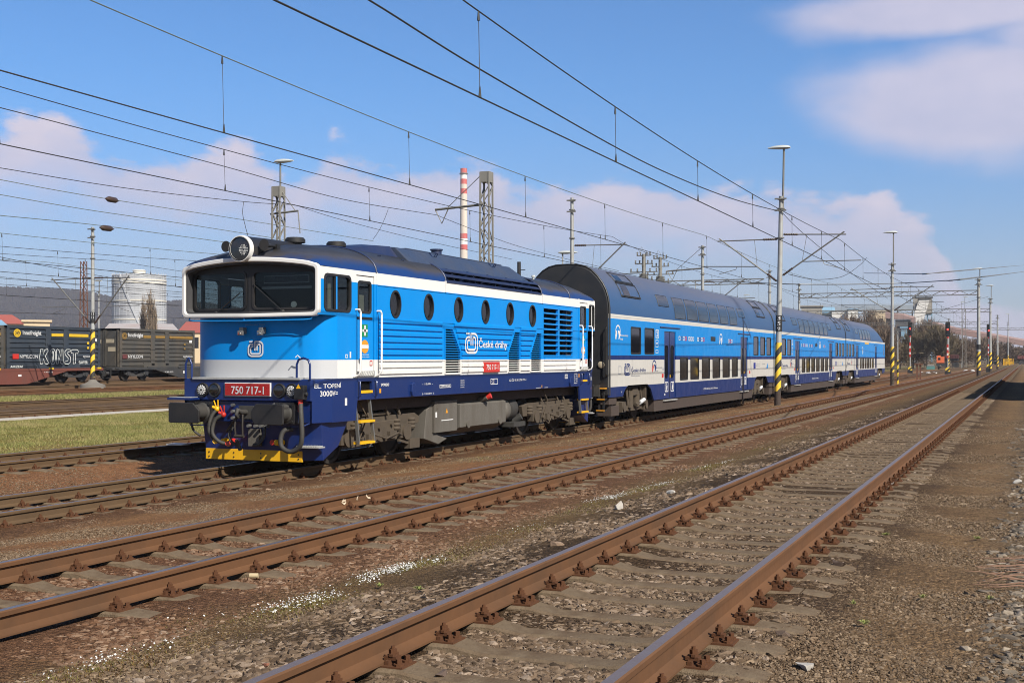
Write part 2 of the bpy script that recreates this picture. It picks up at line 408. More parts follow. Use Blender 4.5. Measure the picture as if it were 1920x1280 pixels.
def roof_mat():
    m, nt, N, L, b = newmat('sooty blue roof')
    v = objvec(N, L); s = N.new('ShaderNodeSeparateXYZ'); L.new(v, s.inputs[0])
    n = noise_node(N, L, objvec(N, L, (1, 0.45, 1)), 1.8, 6, 0.6)
    add = N.new('ShaderNodeMath'); add.operation = 'MULTIPLY_ADD'; L.new(n, add.inputs[0]); add.inputs[1].default_value = 0.26; L.new(s.outputs[2], add.inputs[2])
    c = ramp(N, L, maprange(N, L, add.outputs[0], 3.80, 4.34), [(0, (0.006, 0.034, 0.160)), (0.26, (0.008, 0.034, 0.130)), (0.50, (0.046, 0.042, 0.042)), (0.66, (0.030, 0.028, 0.027)), (1, (0.016, 0.016, 0.018))]); b.inputs['Specular IOR Level'].default_value = 0.3
    L.new(c, b.inputs['Base Color']); L.new(maprange(N, L, n, 0.3, 0.7, 0.34, 0.55), b.inputs['Roughness'])
    bump(N, L, b, noise_node(N, L, v, 2, 3), 0.08, 0.02); return m
M_ROOF = roof_mat()
M_HATCH = mat('weathered blue hatch', (0.034, 0.050, 0.092), 0.42, dirt=0.5, dirtcol=(0.07, 0.065, 0.06), scale=1.6)
M_SLAT = mat('navy roof slat', (0.010, 0.022, 0.075), 0.45, dirt=0.2)
def glass_mat(name, tint, gloss, rough=0.01):
    m, nt, N, L, b = newmat(name); N.remove(b)
    out = N['Material Output']; t = N.new('ShaderNodeBsdfTransparent'); t.inputs[0].default_value = rgba(tint)
    g = N.new('ShaderNodeBsdfGlossy'); g.inputs['Roughness'].default_value = rough; g.inputs[0].default_value = (0.9, 0.92, 0.95, 1)
    fr = N.new('ShaderNodeLayerWeight'); fr.inputs['Blend'].default_value = 0.5
    pw = N.new('ShaderNodeMath'); pw.operation = 'POWER'; L.new(fr.outputs['Facing'], pw.inputs[0]); pw.inputs[1].default_value = 4.5
    k = N.new('ShaderNodeMath'); k.operation = 'MULTIPLY_ADD'; k.use_clamp = True; L.new(pw.outputs[0], k.inputs[0]); k.inputs[1].default_value = 0.9; k.inputs[2].default_value = gloss
    mx = N.new('ShaderNodeMixShader'); L.new(k.outputs[0], mx.inputs[0]); L.new(t.outputs[0], mx.inputs[1]); L.new(g.outputs[0], mx.inputs[2])
    L.new(mx.outputs[0], out.inputs[0]); return m
M_GLASS = glass_mat('cab glass', (0.62, 0.66, 0.66), 0.02)
def darkglass(name, col, rough=0.07):
    m, nt, N, L, b = newmat(name); b.inputs['Base Color'].default_value = rgba(col); b.inputs['Roughness'].default_value = rough
    n = noise_node(N, L, objvec(N, L), 1.1, 2); bump(N, L, b, n, 0.05, 0.03); b.inputs['Specular IOR Level'].default_value = 0.32; return m
M_DGLASS = darkglass('dark window glass', (0.006, 0.006, 0.008))
M_UGLASS = darkglass('upper deck window glass', (0.018, 0.026, 0.044), 0.12)
# coaches
C_ROOF = (0.036, 0.078, 0.160)
M_COACH = livery('coach side paint', [(0, (0.0112, 0.0272, 0.12)), (1.20, (0.512, 0.496, 0.464)), (1.99, (0.008, 0.024, 0.12)), (2.13, (0.004, 0.205, 0.575)), (3.27, (0.56, 0.544, 0.504)), (3.325, (0.4, 0.384, 0.36)), (3.34, (0.56, 0.544, 0.504)), (3.42, C_ROOF)], rough=0.36, dirt=0.16)
M_COACHE = livery('coach end bay paint', [(0, (0.0112, 0.0272, 0.12)), (1.13, (0.512, 0.496, 0.464)), (1.99, (0.008, 0.024, 0.12)), (2.13, (0.004, 0.205, 0.575)), (3.27, (0.56, 0.544, 0.504)), (3.325, (0.4, 0.384, 0.36)), (3.34, (0.56, 0.544, 0.504)), (3.42, C_ROOF)], rough=0.36, dirt=0.16)
def croof():
    m, nt, N, L, b = newmat('dusty coach roof'); v = objvec(N, L); s = N.new('ShaderNodeSeparateXYZ'); L.new(v, s.inputs[0])
    n = noise_node(N, L, objvec(N, L, (1.2, 0.35, 1)), 2.0, 6, 0.6)
    add = N.new('ShaderNodeMath'); add.operation = 'MULTIPLY_ADD'; L.new(n, add.inputs[0]); add.inputs[1].default_value = 0.5; L.new(s.outputs[2], add.inputs[2])
    c = ramp(N, L, maprange(N, L, add.outputs[0], 3.9, 5.1), [(0, (0.020, 0.066, 0.165)), (0.45, (0.036, 0.068, 0.140)), (1, (0.085, 0.085, 0.108))])
    L.new(c, b.inputs['Base Color']); b.inputs['Roughness'].default_value = 0.42; bump(N, L, b, noise_node(N, L, v, 1.2, 3), 0.08, 0.03); return m
M_CROOF = croof()
M_CNAVY = mat('coach navy door', (0.012, 0.030, 0.135), 0.35, dirt=0.1, coat=0.2)
M_CBLACK = mat('black gangway wall', (0.016, 0.017, 0.020), 0.5, dirt=0.15)
M_UNDER = mat('brown underframe dust', (0.055, 0.038, 0.030), 0.85, dirt=0.4, dirtcol=(0.02, 0.015, 0.012), scale=2)
# track and ground
M_RAIL = mat('rusty rail side', (0.138, 0.068, 0.034), 0.78, dirt=0.8, dirtcol=(0.070, 0.042, 0.026), scale=1.6, bmp=0.12, spec=0.12)
M_RAILG = mat('greasy grey brown rail side', (0.118, 0.075, 0.042), 0.7, dirt=0.5, dirtcol=(0.06, 0.04, 0.026), scale=2.2, bmp=0.12, spec=0.12)
M_RAILT = mat('worn rail top', (0.20, 0.165, 0.150), 0.34, metal=0.6, dirt=0.25, dirtcol=(0.16, 0.09, 0.055), scale=8)
M_RAILT1 = mat('rust filmed rail top', (0.21, 0.165, 0.150), 0.42, metal=0.40, dirt=0.45, dirtcol=(0.16, 0.085, 0.055), scale=8)
M_FAST = mat('rusty fastening', (0.105, 0.047, 0.024), 0.85, spec=0.1, dirt=0.5, dirtcol=(0.06, 0.03, 0.02), scale=12, bmp=0.2)
M_SLEEP = mat('stained concrete sleeper', (0.165, 0.122, 0.080), 0.95, dirt=1.0, dirtcol=(0.080, 0.050, 0.030), scale=7, bmp=0.8, spec=0.1)
M_FOOT = mat('grey concrete foot', (0.17, 0.155, 0.135), 0.9, dirt=0.5, dirtcol=(0.12, 0.10, 0.085), scale=4, bmp=0.4)
M_CONC = mat('pale concrete', (0.46, 0.43, 0.385), 0.85, dirt=0.4, dirtcol=(0.16, 0.14, 0.12), scale=2, bmp=0.2)
M_GALV = mat('galvanised mast steel', (0.40, 0.41, 0.40), 0.5, metal=0.25, dirt=0.45, dirtcol=(0.17, 0.11, 0.07), scale=2.2)
M_GALVD = mat('weathered steel arm', (0.20, 0.195, 0.18), 0.55, metal=0.3, dirt=0.4)
M_WIRE = mat('dark wire', (0.030, 0.029, 0.027), 0.6, dirt=0.1)
M_WIREG = mat('green copper wire', (0.13, 0.155, 0.125), 0.6, dirt=0.2)
M_INSU = mat('brown insulator', (0.055, 0.032, 0.022), 0.3, dirt=0.1)
M_LAMP = mat('lamp housing', (0.55, 0.58, 0.57), 0.35, dirt=0.2)
M_RUSTM = mat('rusty lattice steel', (0.155, 0.062, 0.034), 0.8, dirt=0.4, dirtcol=(0.07, 0.035, 0.022))
def stripes(name, a, b_, period, slope=0.0, dirt=0.3):
    """diagonal hazard stripes round a post"""
    m, nt, N, L, b = newmat(name); v = objvec(N, L); s = N.new('ShaderNodeSeparateXYZ'); L.new(v, s.inputs[0])
    k = N.new('ShaderNodeMath'); k.operation = 'MULTIPLY_ADD'; L.new(s.outputs[0], k.inputs[0]); k.inputs[1].default_value = slope; L.new(s.outputs[2], k.inputs[2])
    w = N.new('ShaderNodeMath'); w.operation = 'DIVIDE'; L.new(k.outputs[0], w.inputs[0]); w.inputs[1].default_value = period
    fr = N.new('ShaderNodeMath'); fr.operation = 'FRACT'; L.new(w.outputs[0], fr.inputs[0])
    c = ramp(N, L, fr.outputs[0], [(0, a), (0.5, b_)], True)
    c = mixc(N, L, maprange(N, L, noise_node(N, L, v, 6, 5), 0.5, 0.8, 0, dirt), c, (0.12, 0.09, 0.06))
    L.new(c, b.inputs['Base Color']); b.inputs['Roughness'].default_value = 0.6; return m
M_HAZ = stripes('yellow black hazard stripes', (0.72, 0.46, 0.03), (0.03, 0.028, 0.025), 0.62, -1.3)
M_HAZS = stripes('small hazard stripes', (0.72, 0.50, 0.03), (0.03, 0.028, 0.025), 0.55, -0.8)
M_RW = stripes('red white signal post', (0.62, 0.05, 0.03), (0.75, 0.74, 0.72), 1.5, 0, 0.1)

# ------------------------------------------------------------------ ground, tracks, stones, grass
T1, T2, T3, T4 = (-2.53, 0.57), (-7.21, 0.335), (-13.33, 0.0), (-18.4, 0.11)
PROF = [(-3000, 0.6), (-400, 0.5), (-70, 0.42), (-56, 0.33), (-47, 0.30), (-44, 0.17), (-38, -0.05), (-36, -0.13), (-33, -0.14), (-26, -0.10), (-20, -0.09), (-18.4, -0.105),
        (-16.9, -0.11), (-15.2, -0.19), (-13.33, -0.215), (-11.5, -0.17), (-10.2, -0.03), (-8.75, 0.11), (-8.3, 0.135), (-7.8, 0.105), (-7.21, 0.092), (-6.6, 0.105), (-6.1, 0.135), (-5.6, 0.125), (-5.0, 0.19), (-3.95, 0.345), (-3.6, 0.372), (-3.15, 0.35), (-2.9, 0.332), (-2.16, 0.332), (-1.9, 0.35), (-1.5, 0.376),
        (-1.25, 0.355), (-0.6, 0.335), (0.4, 0.37), (3, 0.40), (6, 0.36), (400, 0.3), (3000, 0.3)]
PX = np.array([p[0] for p in PROF], float); PZ = np.array([p[1] for p in PROF], float)
def gz(x): return float(np.interp(x, PX, PZ))

def ground():
    xs = np.unique(np.concatenate([np.array([-2900, -1500, -800, -400, -200, -120, 60, 200, 600, 1400.]), PX[(PX > -2900) & (PX < 1400)], np.arange(-80, -22, 2.0), np.arange(-22, -10, 0.5), np.arange(-10, 2.01, 0.2), np.arange(3, 40, 4.0)]))
    ys = np.unique(np.concatenate([np.array([-200, -20, -8.]), np.arange(0, 40, 0.25), np.arange(40, 120, 1.0), np.arange(120, 400, 20), np.array([500, 800, 1500, 2900.])]))
    X, Y = np.meshgrid(xs, ys); Z = np.interp(X, PX, PZ)
    n = np.zeros_like(Z)
    for k in range(14):
        fx, fy = RNG.uniform(0.3, 3.2, 2); ph = RNG.uniform(0, 6.28); n += np.sin(X*fx+Y*fy*RNG.choice([-1, 1])+ph)/14
    Z = Z+n*0.035*(Y < 200)
    V = np.stack([X, Y, Z], -1).reshape(-1, 3); nx, ny = len(xs), len(ys)
    i = (np.arange(ny-1)[:, None]*nx+np.arange(nx-1)[None, :]).ravel()
    F = np.stack([i, i+1, i+nx+1, i+nx], 1)
    m, nt, N, L, b = newmat('yard ground'); v = objvec(N, L); s = N.new('ShaderNodeSeparateXYZ'); L.new(v, s.inputs[0])
    big = noise_node(N, L, v, 0.55, 5, 0.6); med = noise_node(N, L, v, 3.2, 6, 0.65); fine = noise_node(N, L, v, 40, 4, 0.7)
    wob = N.new('ShaderNodeMath'); wob.operation = 'MULTIPLY_ADD'; L.new(med, wob.inputs[0]); wob.inputs[1].default_value = 1.1; L.new(s.outputs[0], wob.inputs[2])
    xw = N.new('ShaderNodeMath'); xw.operation = 'SUBTRACT'; L.new(wob.outputs[0], xw.inputs[0]); xw.inputs[1].default_value = 0.55
    def zones(lo, hi, st): return ramp(N, L, maprange(N, L, xw.outputs[0], lo, hi), [((a-lo)/(hi-lo), c) for a, c in st])
    near = zones(-22, 2, [(-22, (0.206, 0.141, 0.048)), (-20.2, (0.219, 0.141, 0.058)), (-19.7, (0.165, 0.088, 0.048)), (-17.0, (0.255, 0.131, 0.067)), (-15.6, (0.240, 0.123, 0.064)), (-14.8, (0.117, 0.068, 0.041)), (-11.9, (0.124, 0.070, 0.042)), (-11.2, (0.247, 0.139, 0.070)),
        (-9.2, (0.227, 0.118, 0.062)), (-8.6, (0.144, 0.073, 0.044)), (-5.9, (0.150, 0.083, 0.050)), (-5.2, (0.162, 0.105, 0.055)), (-4.5, (0.128, 0.087, 0.051)), (-3.9, (0.066, 0.045, 0.029)), (-1.5, (0.096, 0.063, 0.039)), (-1.25, (0.087, 0.059, 0.039)), (-0.95, (0.158, 0.104, 0.060)), (-0.5, (0.208, 0.137, 0.078)), (0.0, (0.146, 0.108, 0.072)), (0.6, (0.152, 0.114, 0.080))][:20])  # nearest track bed coloured darker: painted shade for the gaps between stones
    far = zones(-90, -20, [(-90, (0.158, 0.105, 0.064)), (-60, (0.124, 0.077, 0.046)), (-44, (0.113, 0.070, 0.044)), (-43.4, (0.206, 0.170, 0.058)), (-42.0, (0.206, 0.170, 0.058)), (-41.5, (0.130, 0.088, 0.053)), (-36.6, (0.138, 0.092, 0.058)), (-33.2, (0.179, 0.118, 0.058)), (-32.2, (0.206, 0.178, 0.049)), (-26, (0.179, 0.170, 0.041)), (-22, (0.234, 0.188, 0.064)), (-20, (0.227, 0.146, 0.062))])
    c = mixc(N, L, maprange(N, L, s.outputs[0], -21.5, -20.5), far, near)
    # beyond the yard the land turns dull olive brown
    c = mixc(N, L, maprange(N, L, s.outputs[1], 150, 330), c, (.150, .122, .075))
    # stones as cells of varying tone
    vor = N.new('ShaderNodeTexVoronoi'); vor.inputs['Scale'].default_value = 24; vor.inputs['Randomness'].default_value = 1; L.new(v, vor.inputs['Vector'])
    sc = N.new('ShaderNodeSeparateColor'); L.new(vor.outputs['Color'], sc.inputs[0])
    vor2 = N.new('ShaderNodeTexVoronoi'); vor2.inputs['Scale'].default_value = 75; L.new(v, vor2.inputs['Vector'])
    sc2 = N.new('ShaderNodeSeparateColor'); L.new(vor2.outputs['Color'], sc2.inputs[0])
    c = mixc(N, L, 1.0, c, ramp(N, L, sc.outputs[0], [(0, (.72, .70, .68)), (.5, (1, 1, 1)), (1, (1.25, 1.24, 1.22))]), 'MULTIPLY')
    c = mixc(N, L, 1.0, c, ramp(N, L, sc2.outputs[1], [(0, (.60, .58, .57)), (.5, (1, 1, 1)), (.9, (1.3, 1.28, 1.25)), (1, (1.8, 1.75, 1.65))]), 'MULTIPLY')
    c = mixc(N, L, maprange(N, L, big, 0.45, 0.72, 0, 0.55), c, mixc(N, L, 1.0, c, (1.45, 1.40, 1.25), 'MULTIPLY'))
    c = mixc(N, L, maprange(N, L, med, 0.50, 0.75, 0, 0.5), c, mixc(N, L, 1.0, c, (0.62, 0.60, 0.58), 'MULTIPLY'))
    c = mixc(N, L, 1.0, c, (K_ALB*.98, K_ALB*.96, K_ALB*.93), 'MULTIPLY'); L.new(c, b.inputs['Base Color']); b.inputs['Roughness'].default_value = 0.95; b.inputs['Specular IOR Level'].default_value = 0.06
    h = N.new('ShaderNodeMath'); h.operation = 'MULTIPLY_ADD'; L.new(vor.outputs['Distance'], h.inputs[0]); h.inputs[1].default_value = -1.0
    h2 = N.new('ShaderNodeMath'); h2.operation = 'MULTIPLY_ADD'; L.new(vor2.outputs['Distance'], h2.inputs[0]); h2.inputs[1].default_value = -0.6; L.new(fine, h2.inputs[2]); L.new(h2.outputs[0], h.inputs[2])
    bump(N, L, b, h.outputs[0], 1.0, 0.032)
    o = raw_mesh('ground', V, F, m, smooth=True); tag(o, kind='structure')
ground()

RAILP = [(-.075,-.172),(.075,-.172),(.075,-.160),(.030,-.148),(.009,-.132),(.009,-.052),(.034,-.040),(.036,-.010),(.028,0),(-.028,0),(-.036,-.010),(-.034,-.040),(-.009,-.052),(-.009,-.132),(-.030,-.148),(-.075,-.160)]
def rail_mesh(name, x, ys, mats, parent):
    mb = MB(); n = len(RAILP)
    for a, b_ in zip(ys[:-1], ys[1:]):
        A = [(x+p[0], a, p[1]) for p in RAILP]; B = [(x+p[0], b_, p[1]) for p in RAILP]
        base = len(mb.v); mb.v += A+B
        for k in range(n):
            k2 = (k+1) % n; mb.f.append((base+k, base+k2, base+n+k2, base+n+k)); mb.mi.append(1 if k == 8 else 0)
    return mb.build(name, mats, parent, smooth=35)
def sleeper_mesh():
    mb = MB(); rings = []
    for x, zt, w in ((-1.25,-.205,.11),(-1.18,-.192,.12),(-.95,-.180,.125),(-.56,-.180,.125),(-.38,-.215,.10),(.38,-.215,.10),(.56,-.180,.125),(.95,-.180,.125),(1.18,-.192,.12),(1.25,-.205,.11)):
        rings.append([(x,-w-.03,-.36),(x,w+.03,-.36),(x,w,zt-.012),(x,w-.02,zt),(x,-w+.02,zt),(x,-w,zt-.012)])
    mb.loft(rings); return mb
def fastening_mesh(s=1):
    mb = MB(); mb.box(-.20,.20,-.085,.085,-.184,-.172)
    for e in (-1, 1):
        mb.box(e*.080, e*.105, -.06,.06,-.174,-.150)
        mb.box(e*.062, e*.135, -.030,.030,-.152,-.132); mb.box(e*.095, e*.118,-.035,.035,-.132,-.118)
        mb.cyl((e*.100,0,-.13),(e*.100,0,-.080),.012,8); mb.cyl((e*.100,0,-.120),(e*.100,0,-.096),.023,6)
        for q in (-1, 1):
            mb.cyl((e*.162,q*.048,-.172),(e*.162,q*.048,-.160),.030,8); mb.cyl((e*.162,q*.048,-.16),(e*.162,q*.048,-.135),.017,6)
    return mb
_sl = sleeper_mesh().build('sleeper', M_SLEEP, None, smooth=30, bevel=0); ME_SL = _sl.data; bpy.data.objects.remove(_sl)
_fa = fastening_mesh().build('rail_fastening', M_FAST); ME_FA = _fa.data; bpy.data.objects.remove(_fa)
def mesh_np(me):
    V = np.array([v.co[:] for v in me.vertices]); return V, [tuple(p.vertices) for p in me.polygons]
def track(xz, label, y0, y1, ysl, nsl, yend, side, top, group='railway tracks', phase=0.0, nfast=50):
    t = thing('railway_track', (xz[0], 0, xz[1]), label, 'railway track', group)
    yy = list(np.arange(y0, 60, 6.0))+list(np.arange(60, y1+1, 20.0)) if y0 < 60 else [y0, y1]
    for e in (-1, 1): rail_mesh('rail', e*.7535, yy, [side, top], t)
    k0 = math.floor((ysl-phase)/0.6); rnd = random.Random(int(xz[0]*10))
    rest = MB(); restf = MB(); vS, fS = mesh_np(ME_SL); vF, fF = mesh_np(ME_FA)
    simple = ([(x, w, zt) for x in (-1.25, 1.25) for w, zt in ((-.13,-.3),(.13,-.3),(.12,-.185),(-.12,-.185))], [(0,1,5,4),(1,2,6,5),(2,3,7,6),(3,0,4,7),(0,3,2,1),(4,5,6,7)])
    fs_ = ([(x, w, z) for x in (-.19,.19) for w, z in ((-.08,-.19),(.08,-.19),(.03,-.09),(-.03,-.09))], [(0,1,5,4),(1,2,6,5),(2,3,7,6),(3,0,4,7),(0,3,2,1),(4,5,6,7)])
    ks = int((yend-ysl)/0.6)
    for k in range(ks):
        y = phase+(k0+k)*0.6+rnd.uniform(-.02, .02); dz = rnd.uniform(-.006, .0)
        if k < nsl:
            s = bpy.data.objects.new('sleeper', ME_SL); link(s, t); s.location = (rnd.uniform(-.015, .015), y, dz); s.rotation_euler = (0, 0, rnd.uniform(-.008, .008))
            if k < nfast:
                for e in (-1, 1):
                    f = bpy.data.objects.new('rail_fastening', ME_FA); link(f, s); f.location = (e*.7535-s.location.x, 0, -dz)
            else:
                for e in (-1, 1): restf.add([(p[0]+e*.7535, p[1]+y, p[2]) for p in vF], fF)
        else:
            rest.add([(p[0], p[1]+y, p[2]) for p in simple[0]], simple[1])
            if k < nsl+240:
                for e in (-1, 1): restf.add([(p[0]+e*.7535, p[1]+y, p[2]) for p in fs_[0]], fs_[1])
    if rest.v: tag(rest.build('distant_sleepers', M_SLEEP, t), kind='stuff')
    if restf.v: tag(restf.build('distant_rail_fastenings', M_FAST, t), kind='stuff')
    return t
ph1 = at(923, 1148, 3.13).y
track(T1, 'rusty nearest railway track beside the gravel path at the right', -4, 600, 4.4, 100, 250, M_RAIL, M_RAILT1, phase=ph1)
t2 = track(T2, 'empty rusty railway track between the nearest track and the blue train', -4, 600, 7.6, 100, 220, M_RAIL, M_RAILT, phase=0.2)
for px, pts in ((640, [(.10,.09),(.03,.05),(.0,.01),(.03,-.015),(.07,.0),(.06,.03),(.02,.02)]), (668, [(.10,.06),(.05,.07),(.01,.04),(.0,.0)]), (684, [(.03,.08),(.02,.03),(.05,.0),(.09,-.01)])):
    y0_ = at(px, 940, 7.96).y; mb = MB(); mb.stroke([(y0_+a*1.4, b-.105) for a, b in pts], .022, lambda u, v, w: (-.7535+.0125+max(0, -.118-v)*.8, u, v)); mb.build('chalk_mark', mat('cream chalk', (.62,.50,.36), .8, dirt=.1), t2)
track(T3, 'railway track that carries the blue locomotive and its coaches', -4, 900, 10.5, 100, 160, M_RAILG, M_RAILT, phase=0.35)
track(T4, 'brown railway track between the train and the green grass', -4, 900, 14.5, 60, 60, M_RAILG, M_RAILT, phase=0.1, nfast=40)
track((-34.6, 0.06), 'railway track set in a pale concrete strip beyond the grass', 10, 700, 24, 45, 40, M_RAILG, M_RAILT, nfast=0)
track((-40.2, 0.16), 'dark railway track just behind the pale concrete strip', 10, 700, 26, 45, 40, M_RAILG, M_RAILT, nfast=0)
track((-46.6, 0.42), 'rusty railway track in front of the striped left mast', 20, 700, 30, 20, 12, M_RAIL, M_RAILT, nfast=0)
track((-56.0, 0.56), 'railway track under the container wagons', 20, 700, 30, 20, 12, M_RAILG, M_RAILT, nfast=0)
track((-51.2, 0.48), 'dark railway track just in front of the container wagons', 20, 700, 30, 20, 12, M_RAILG, M_RAILT, nfast=0)
mb = MB(); mb.box(-33.0,-33.75, 10, 120, -.4, -.095); mb.box(-33.95,-35.25, 10, 120, -.4, -.10); mb.box(-35.45, -36.1, 10, 120, -.4, -.095)
o = mb.build('concrete_strip', M_CONC); tag(o, kind='structure')

def ico(sub):
    import bmesh
    bm = bmesh.new(); bmesh.ops.create_icosphere(bm, subdivisions=sub, radius=1)
    V = np.array([v.co[:] for v in bm.verts]); F = np.array([[v.index for v in f.verts] for f in bm.faces]); bm.free(); return V, F
def rocks_lib(sub, n):
    V, F = ico(sub); out = []
    for k in range(n):
        W_ = V.copy()
        for c in range(11):                                   # cut facets
            d = RNG.normal(size=3); d /= np.linalg.norm(d); h = RNG.uniform(0.34, 0.72); s = W_@d; W_ = W_-np.outer(np.maximum(s-h, 0), d)
        W_ *= 1+RNG.uniform(-.10, .10, (len(V), 1)); out.append(W_*np.array([1.25, RNG.uniform(.65, 1.1), RNG.uniform(.5, .85)]))
    return out, F
LIB1 = rocks_lib(1, 14); LIB2 = rocks_lib(2, 14)
def in_view(X, Y, Z, mx=160, my=120):
    z = -X*ST+Y*CT; r = X*CT+Y*ST
    px = 960+F_PX*r/z; py = VPY-F_PX*(Z-CZ)/z
    return (z > 3) & (px > -mx) & (px < 1920+mx) & (py < 1280+my), z
SLEEPX = [(T1, ph1), (T2, 0.2), (T3, 0.35), (T4, 0.1)]
def scatter(n, x0, x1, y0, y1, rmin, rmax, zc, falloff=1.5, sink=0.35, lift=0.0, keep=None):
    Y = y0+(y1-y0)*RNG.random(n)**1.6; X = RNG.uniform(x0, x1, n); Z = np.interp(X, PX, PZ)
    ok, z = in_view(X, Y, Z); ok &= RNG.random(n) < np.minimum(1, (zc/np.maximum(z, 1))**falloff)
    for (tx, tz), ph in SLEEPX:
        dx = np.abs(X-tx); onrail = np.abs(dx-.7535) < 0.10; dy = np.abs((Y-ph+.3) % .6-.3)
        onsl = (dx < 1.22) & (dy < .115) & (RNG.random(n) < np.where(dx < .62, .84, .60)); nearpad = (np.abs(dx-.7535) < .24) & (dy < .13)
        ok &= ~(onrail | onsl | nearpad)
    if keep is not None: ok &= keep(X, Y)
    X, Y, Z, z = X[ok], Y[ok], Z[ok], z[ok]
    r = (rmin+(rmax-rmin)*RNG.random(len(X))**1.6)*np.maximum(1, z/zc)**0.35
    return np.stack([X, Y, Z-r*sink+lift], 1), r, z
def stones(name, pts, r, lib, m):
    libV, F = lib; n = len(pts); nv = len(libV[0]); k = RNG.integers(0, len(libV), n); B = np.array(libV)[k]
    a = RNG.uniform(0, 6.28, n); t = RNG.normal(0, .35, n); ca, sa = np.cos(a), np.sin(a)
    ct, st = np.cos(t), np.sin(t)
    y = B[:,:,1]*ct[:,None]-B[:,:,2]*st[:,None]; zz = B[:,:,1]*st[:,None]+B[:,:,2]*ct[:,None]; x = B[:,:,0]
    V = np.stack([x*ca[:,None]-y*sa[:,None], x*sa[:,None]+y*ca[:,None], zz], -1)*r[:,None,None]+pts[:,None,:]
    Fs = (F[None]+np.arange(n)[:,None,None]*nv).reshape(-1, 3)
    o = raw_mesh(name, V.reshape(-1, 3), Fs, m); tag(o, kind='stuff'); return o
def stone_mat(name, cols, bmp=0.35):
    m, nt, N, L, b = newmat(name); g = N.new('ShaderNodeNewGeometry')
    c = ramp(N, L, g.outputs['Random Per Island'], [(i/(len(cols)-1), tuple(q*K_ALB*w for q, w in zip(k, (1, .98, .95)))) for i, k in enumerate(cols)])
    n = noise_node(N, L, objvec(N, L), 45, 5, 0.7); n2 = noise_node(N, L, objvec(N, L), 2.0, 4, 0.6)
    c = mixc(N, L, maprange(N, L, n, 0.35, 0.7, 0, 0.6), c, mixc(N, L, 1.0, c, (0.55, 0.50, 0.46), 'MULTIPLY'))
    c = mixc(N, L, maprange(N, L, n2, 0.4, 0.7, 0, 0.4), c, mixc(N, L, 1.0, c, (0.75, 0.68, 0.62), 'MULTIPLY'))
    L.new(c, b.inputs['Base Color']); b.inputs['Roughness'].default_value = 0.9; b.inputs['Specular IOR Level'].default_value = 0.08
    bump(N, L, b, n, bmp, 0.01); return m
S_BROWN = stone_mat('brown grey ballast', [(.055,.041,.029),(.118,.084,.057),(.185,.134,.093),(.085,.062,.045),(.25,.19,.137),(.145,.105,.075),(.37,.30,.24)])
S_RED = stone_mat('rust stained ballast', [(.085,.046,.028),(.158,.088,.053),(.205,.124,.080),(.115,.068,.043),(.25,.168,.115),(.150,.088,.057),(.33,.245,.18)])
S_GREY = stone_mat('grey path stones', [(.075,.064,.053),(.140,.120,.098),(.200,.172,.140),(.110,.095,.080),(.28,.24,.195),(.165,.140,.112),(.38,.33,.27)])
S_PATH = stone_mat('fine path gravel', [(.080,.056,.036),(.155,.111,.072),(.22,.160,.108),(.115,.082,.055),(.31,.24,.17),(.165,.116,.076)])
def mixscatter(name, specs, m):
    P = []; r_ = []; z_ = []
    for s in specs:
        p, r, z = scatter(**s); P.append(p); r_.append(r); z_.append(z)
    P = np.concatenate(P); r_ = np.concatenate(r_); z_ = np.concatenate(z_)
    big = (z_/np.maximum(r_, 1e-3) < 420)
    if big.any(): stones(name, P[big], r_[big], LIB2, m)
    if (~big).any(): stones(name, P[~big], r_[~big], LIB1, m)
clump = lambda X, Y: (np.sin(X*2.1+Y*.7)+np.sin(Y*1.3-X*.9)+RNG.normal(0, .6, len(X))) > -0.3
mixscatter('track_ballast', [dict(n=90000, x0=-4.75, x1=-1.35, y0=3.5, y1=48, rmin=.020, rmax=.056, zc=12),
                       dict(n=75000, x0=-3.3, x1=-1.8, y0=3.5, y1=40, rmin=.018, rmax=.050, zc=12, lift=.006),
                       dict(n=9000, x0=-4.6, x1=-1.3, y0=3.5, y1=90, rmin=.035, rmax=.075, zc=12, sink=.45)], S_BROWN)
mixscatter('rust_stained_ballast', [dict(n=80000, x0=-8.9, x1=-5.3, y0=6, y1=60, rmin=.020, rmax=.048, zc=15), dict(n=14000, x0=-14.9, x1=-11.7, y0=8, y1=70, rmin=.02, rmax=.05, zc=20), dict(n=12000, x0=-20, x1=-16.9, y0=12, y1=60, rmin=.02, rmax=.05, zc=22)], S_RED)
mixscatter('grey_path_stones', [dict(n=26000, x0=-0.42, x1=2.2, y0=4, y1=34, rmin=.016, rmax=.062, zc=10, sink=.15, keep=lambda X, Y: RNG.random(len(X)) < np.clip((X+.36)/.34, 0.03, 1))], S_GREY)
mixscatter('fine_gravel', [dict(n=190000, x0=-1.5, x1=0.3, y0=4, y1=36, rmin=.004, rmax=.0165, zc=11, sink=.1), dict(n=9000, x0=-1.5, x1=0.3, y0=4, y1=36, rmin=.014, rmax=.034, zc=11, sink=.2), dict(n=26000, x0=-5.6, x1=-4.3, y0=5, y1=34, rmin=.006, rmax=.020, zc=11, sink=.1),
                           dict(n=120000, x0=-11.9, x1=-8.6, y0=9, y1=55, rmin=.005, rmax=.018, zc=18, sink=.1), dict(n=16000, x0=-17.2, x1=-14.8, y0=12, y1=40, rmin=.008, rmax=.024, zc=20, sink=.1)], S_PATH)

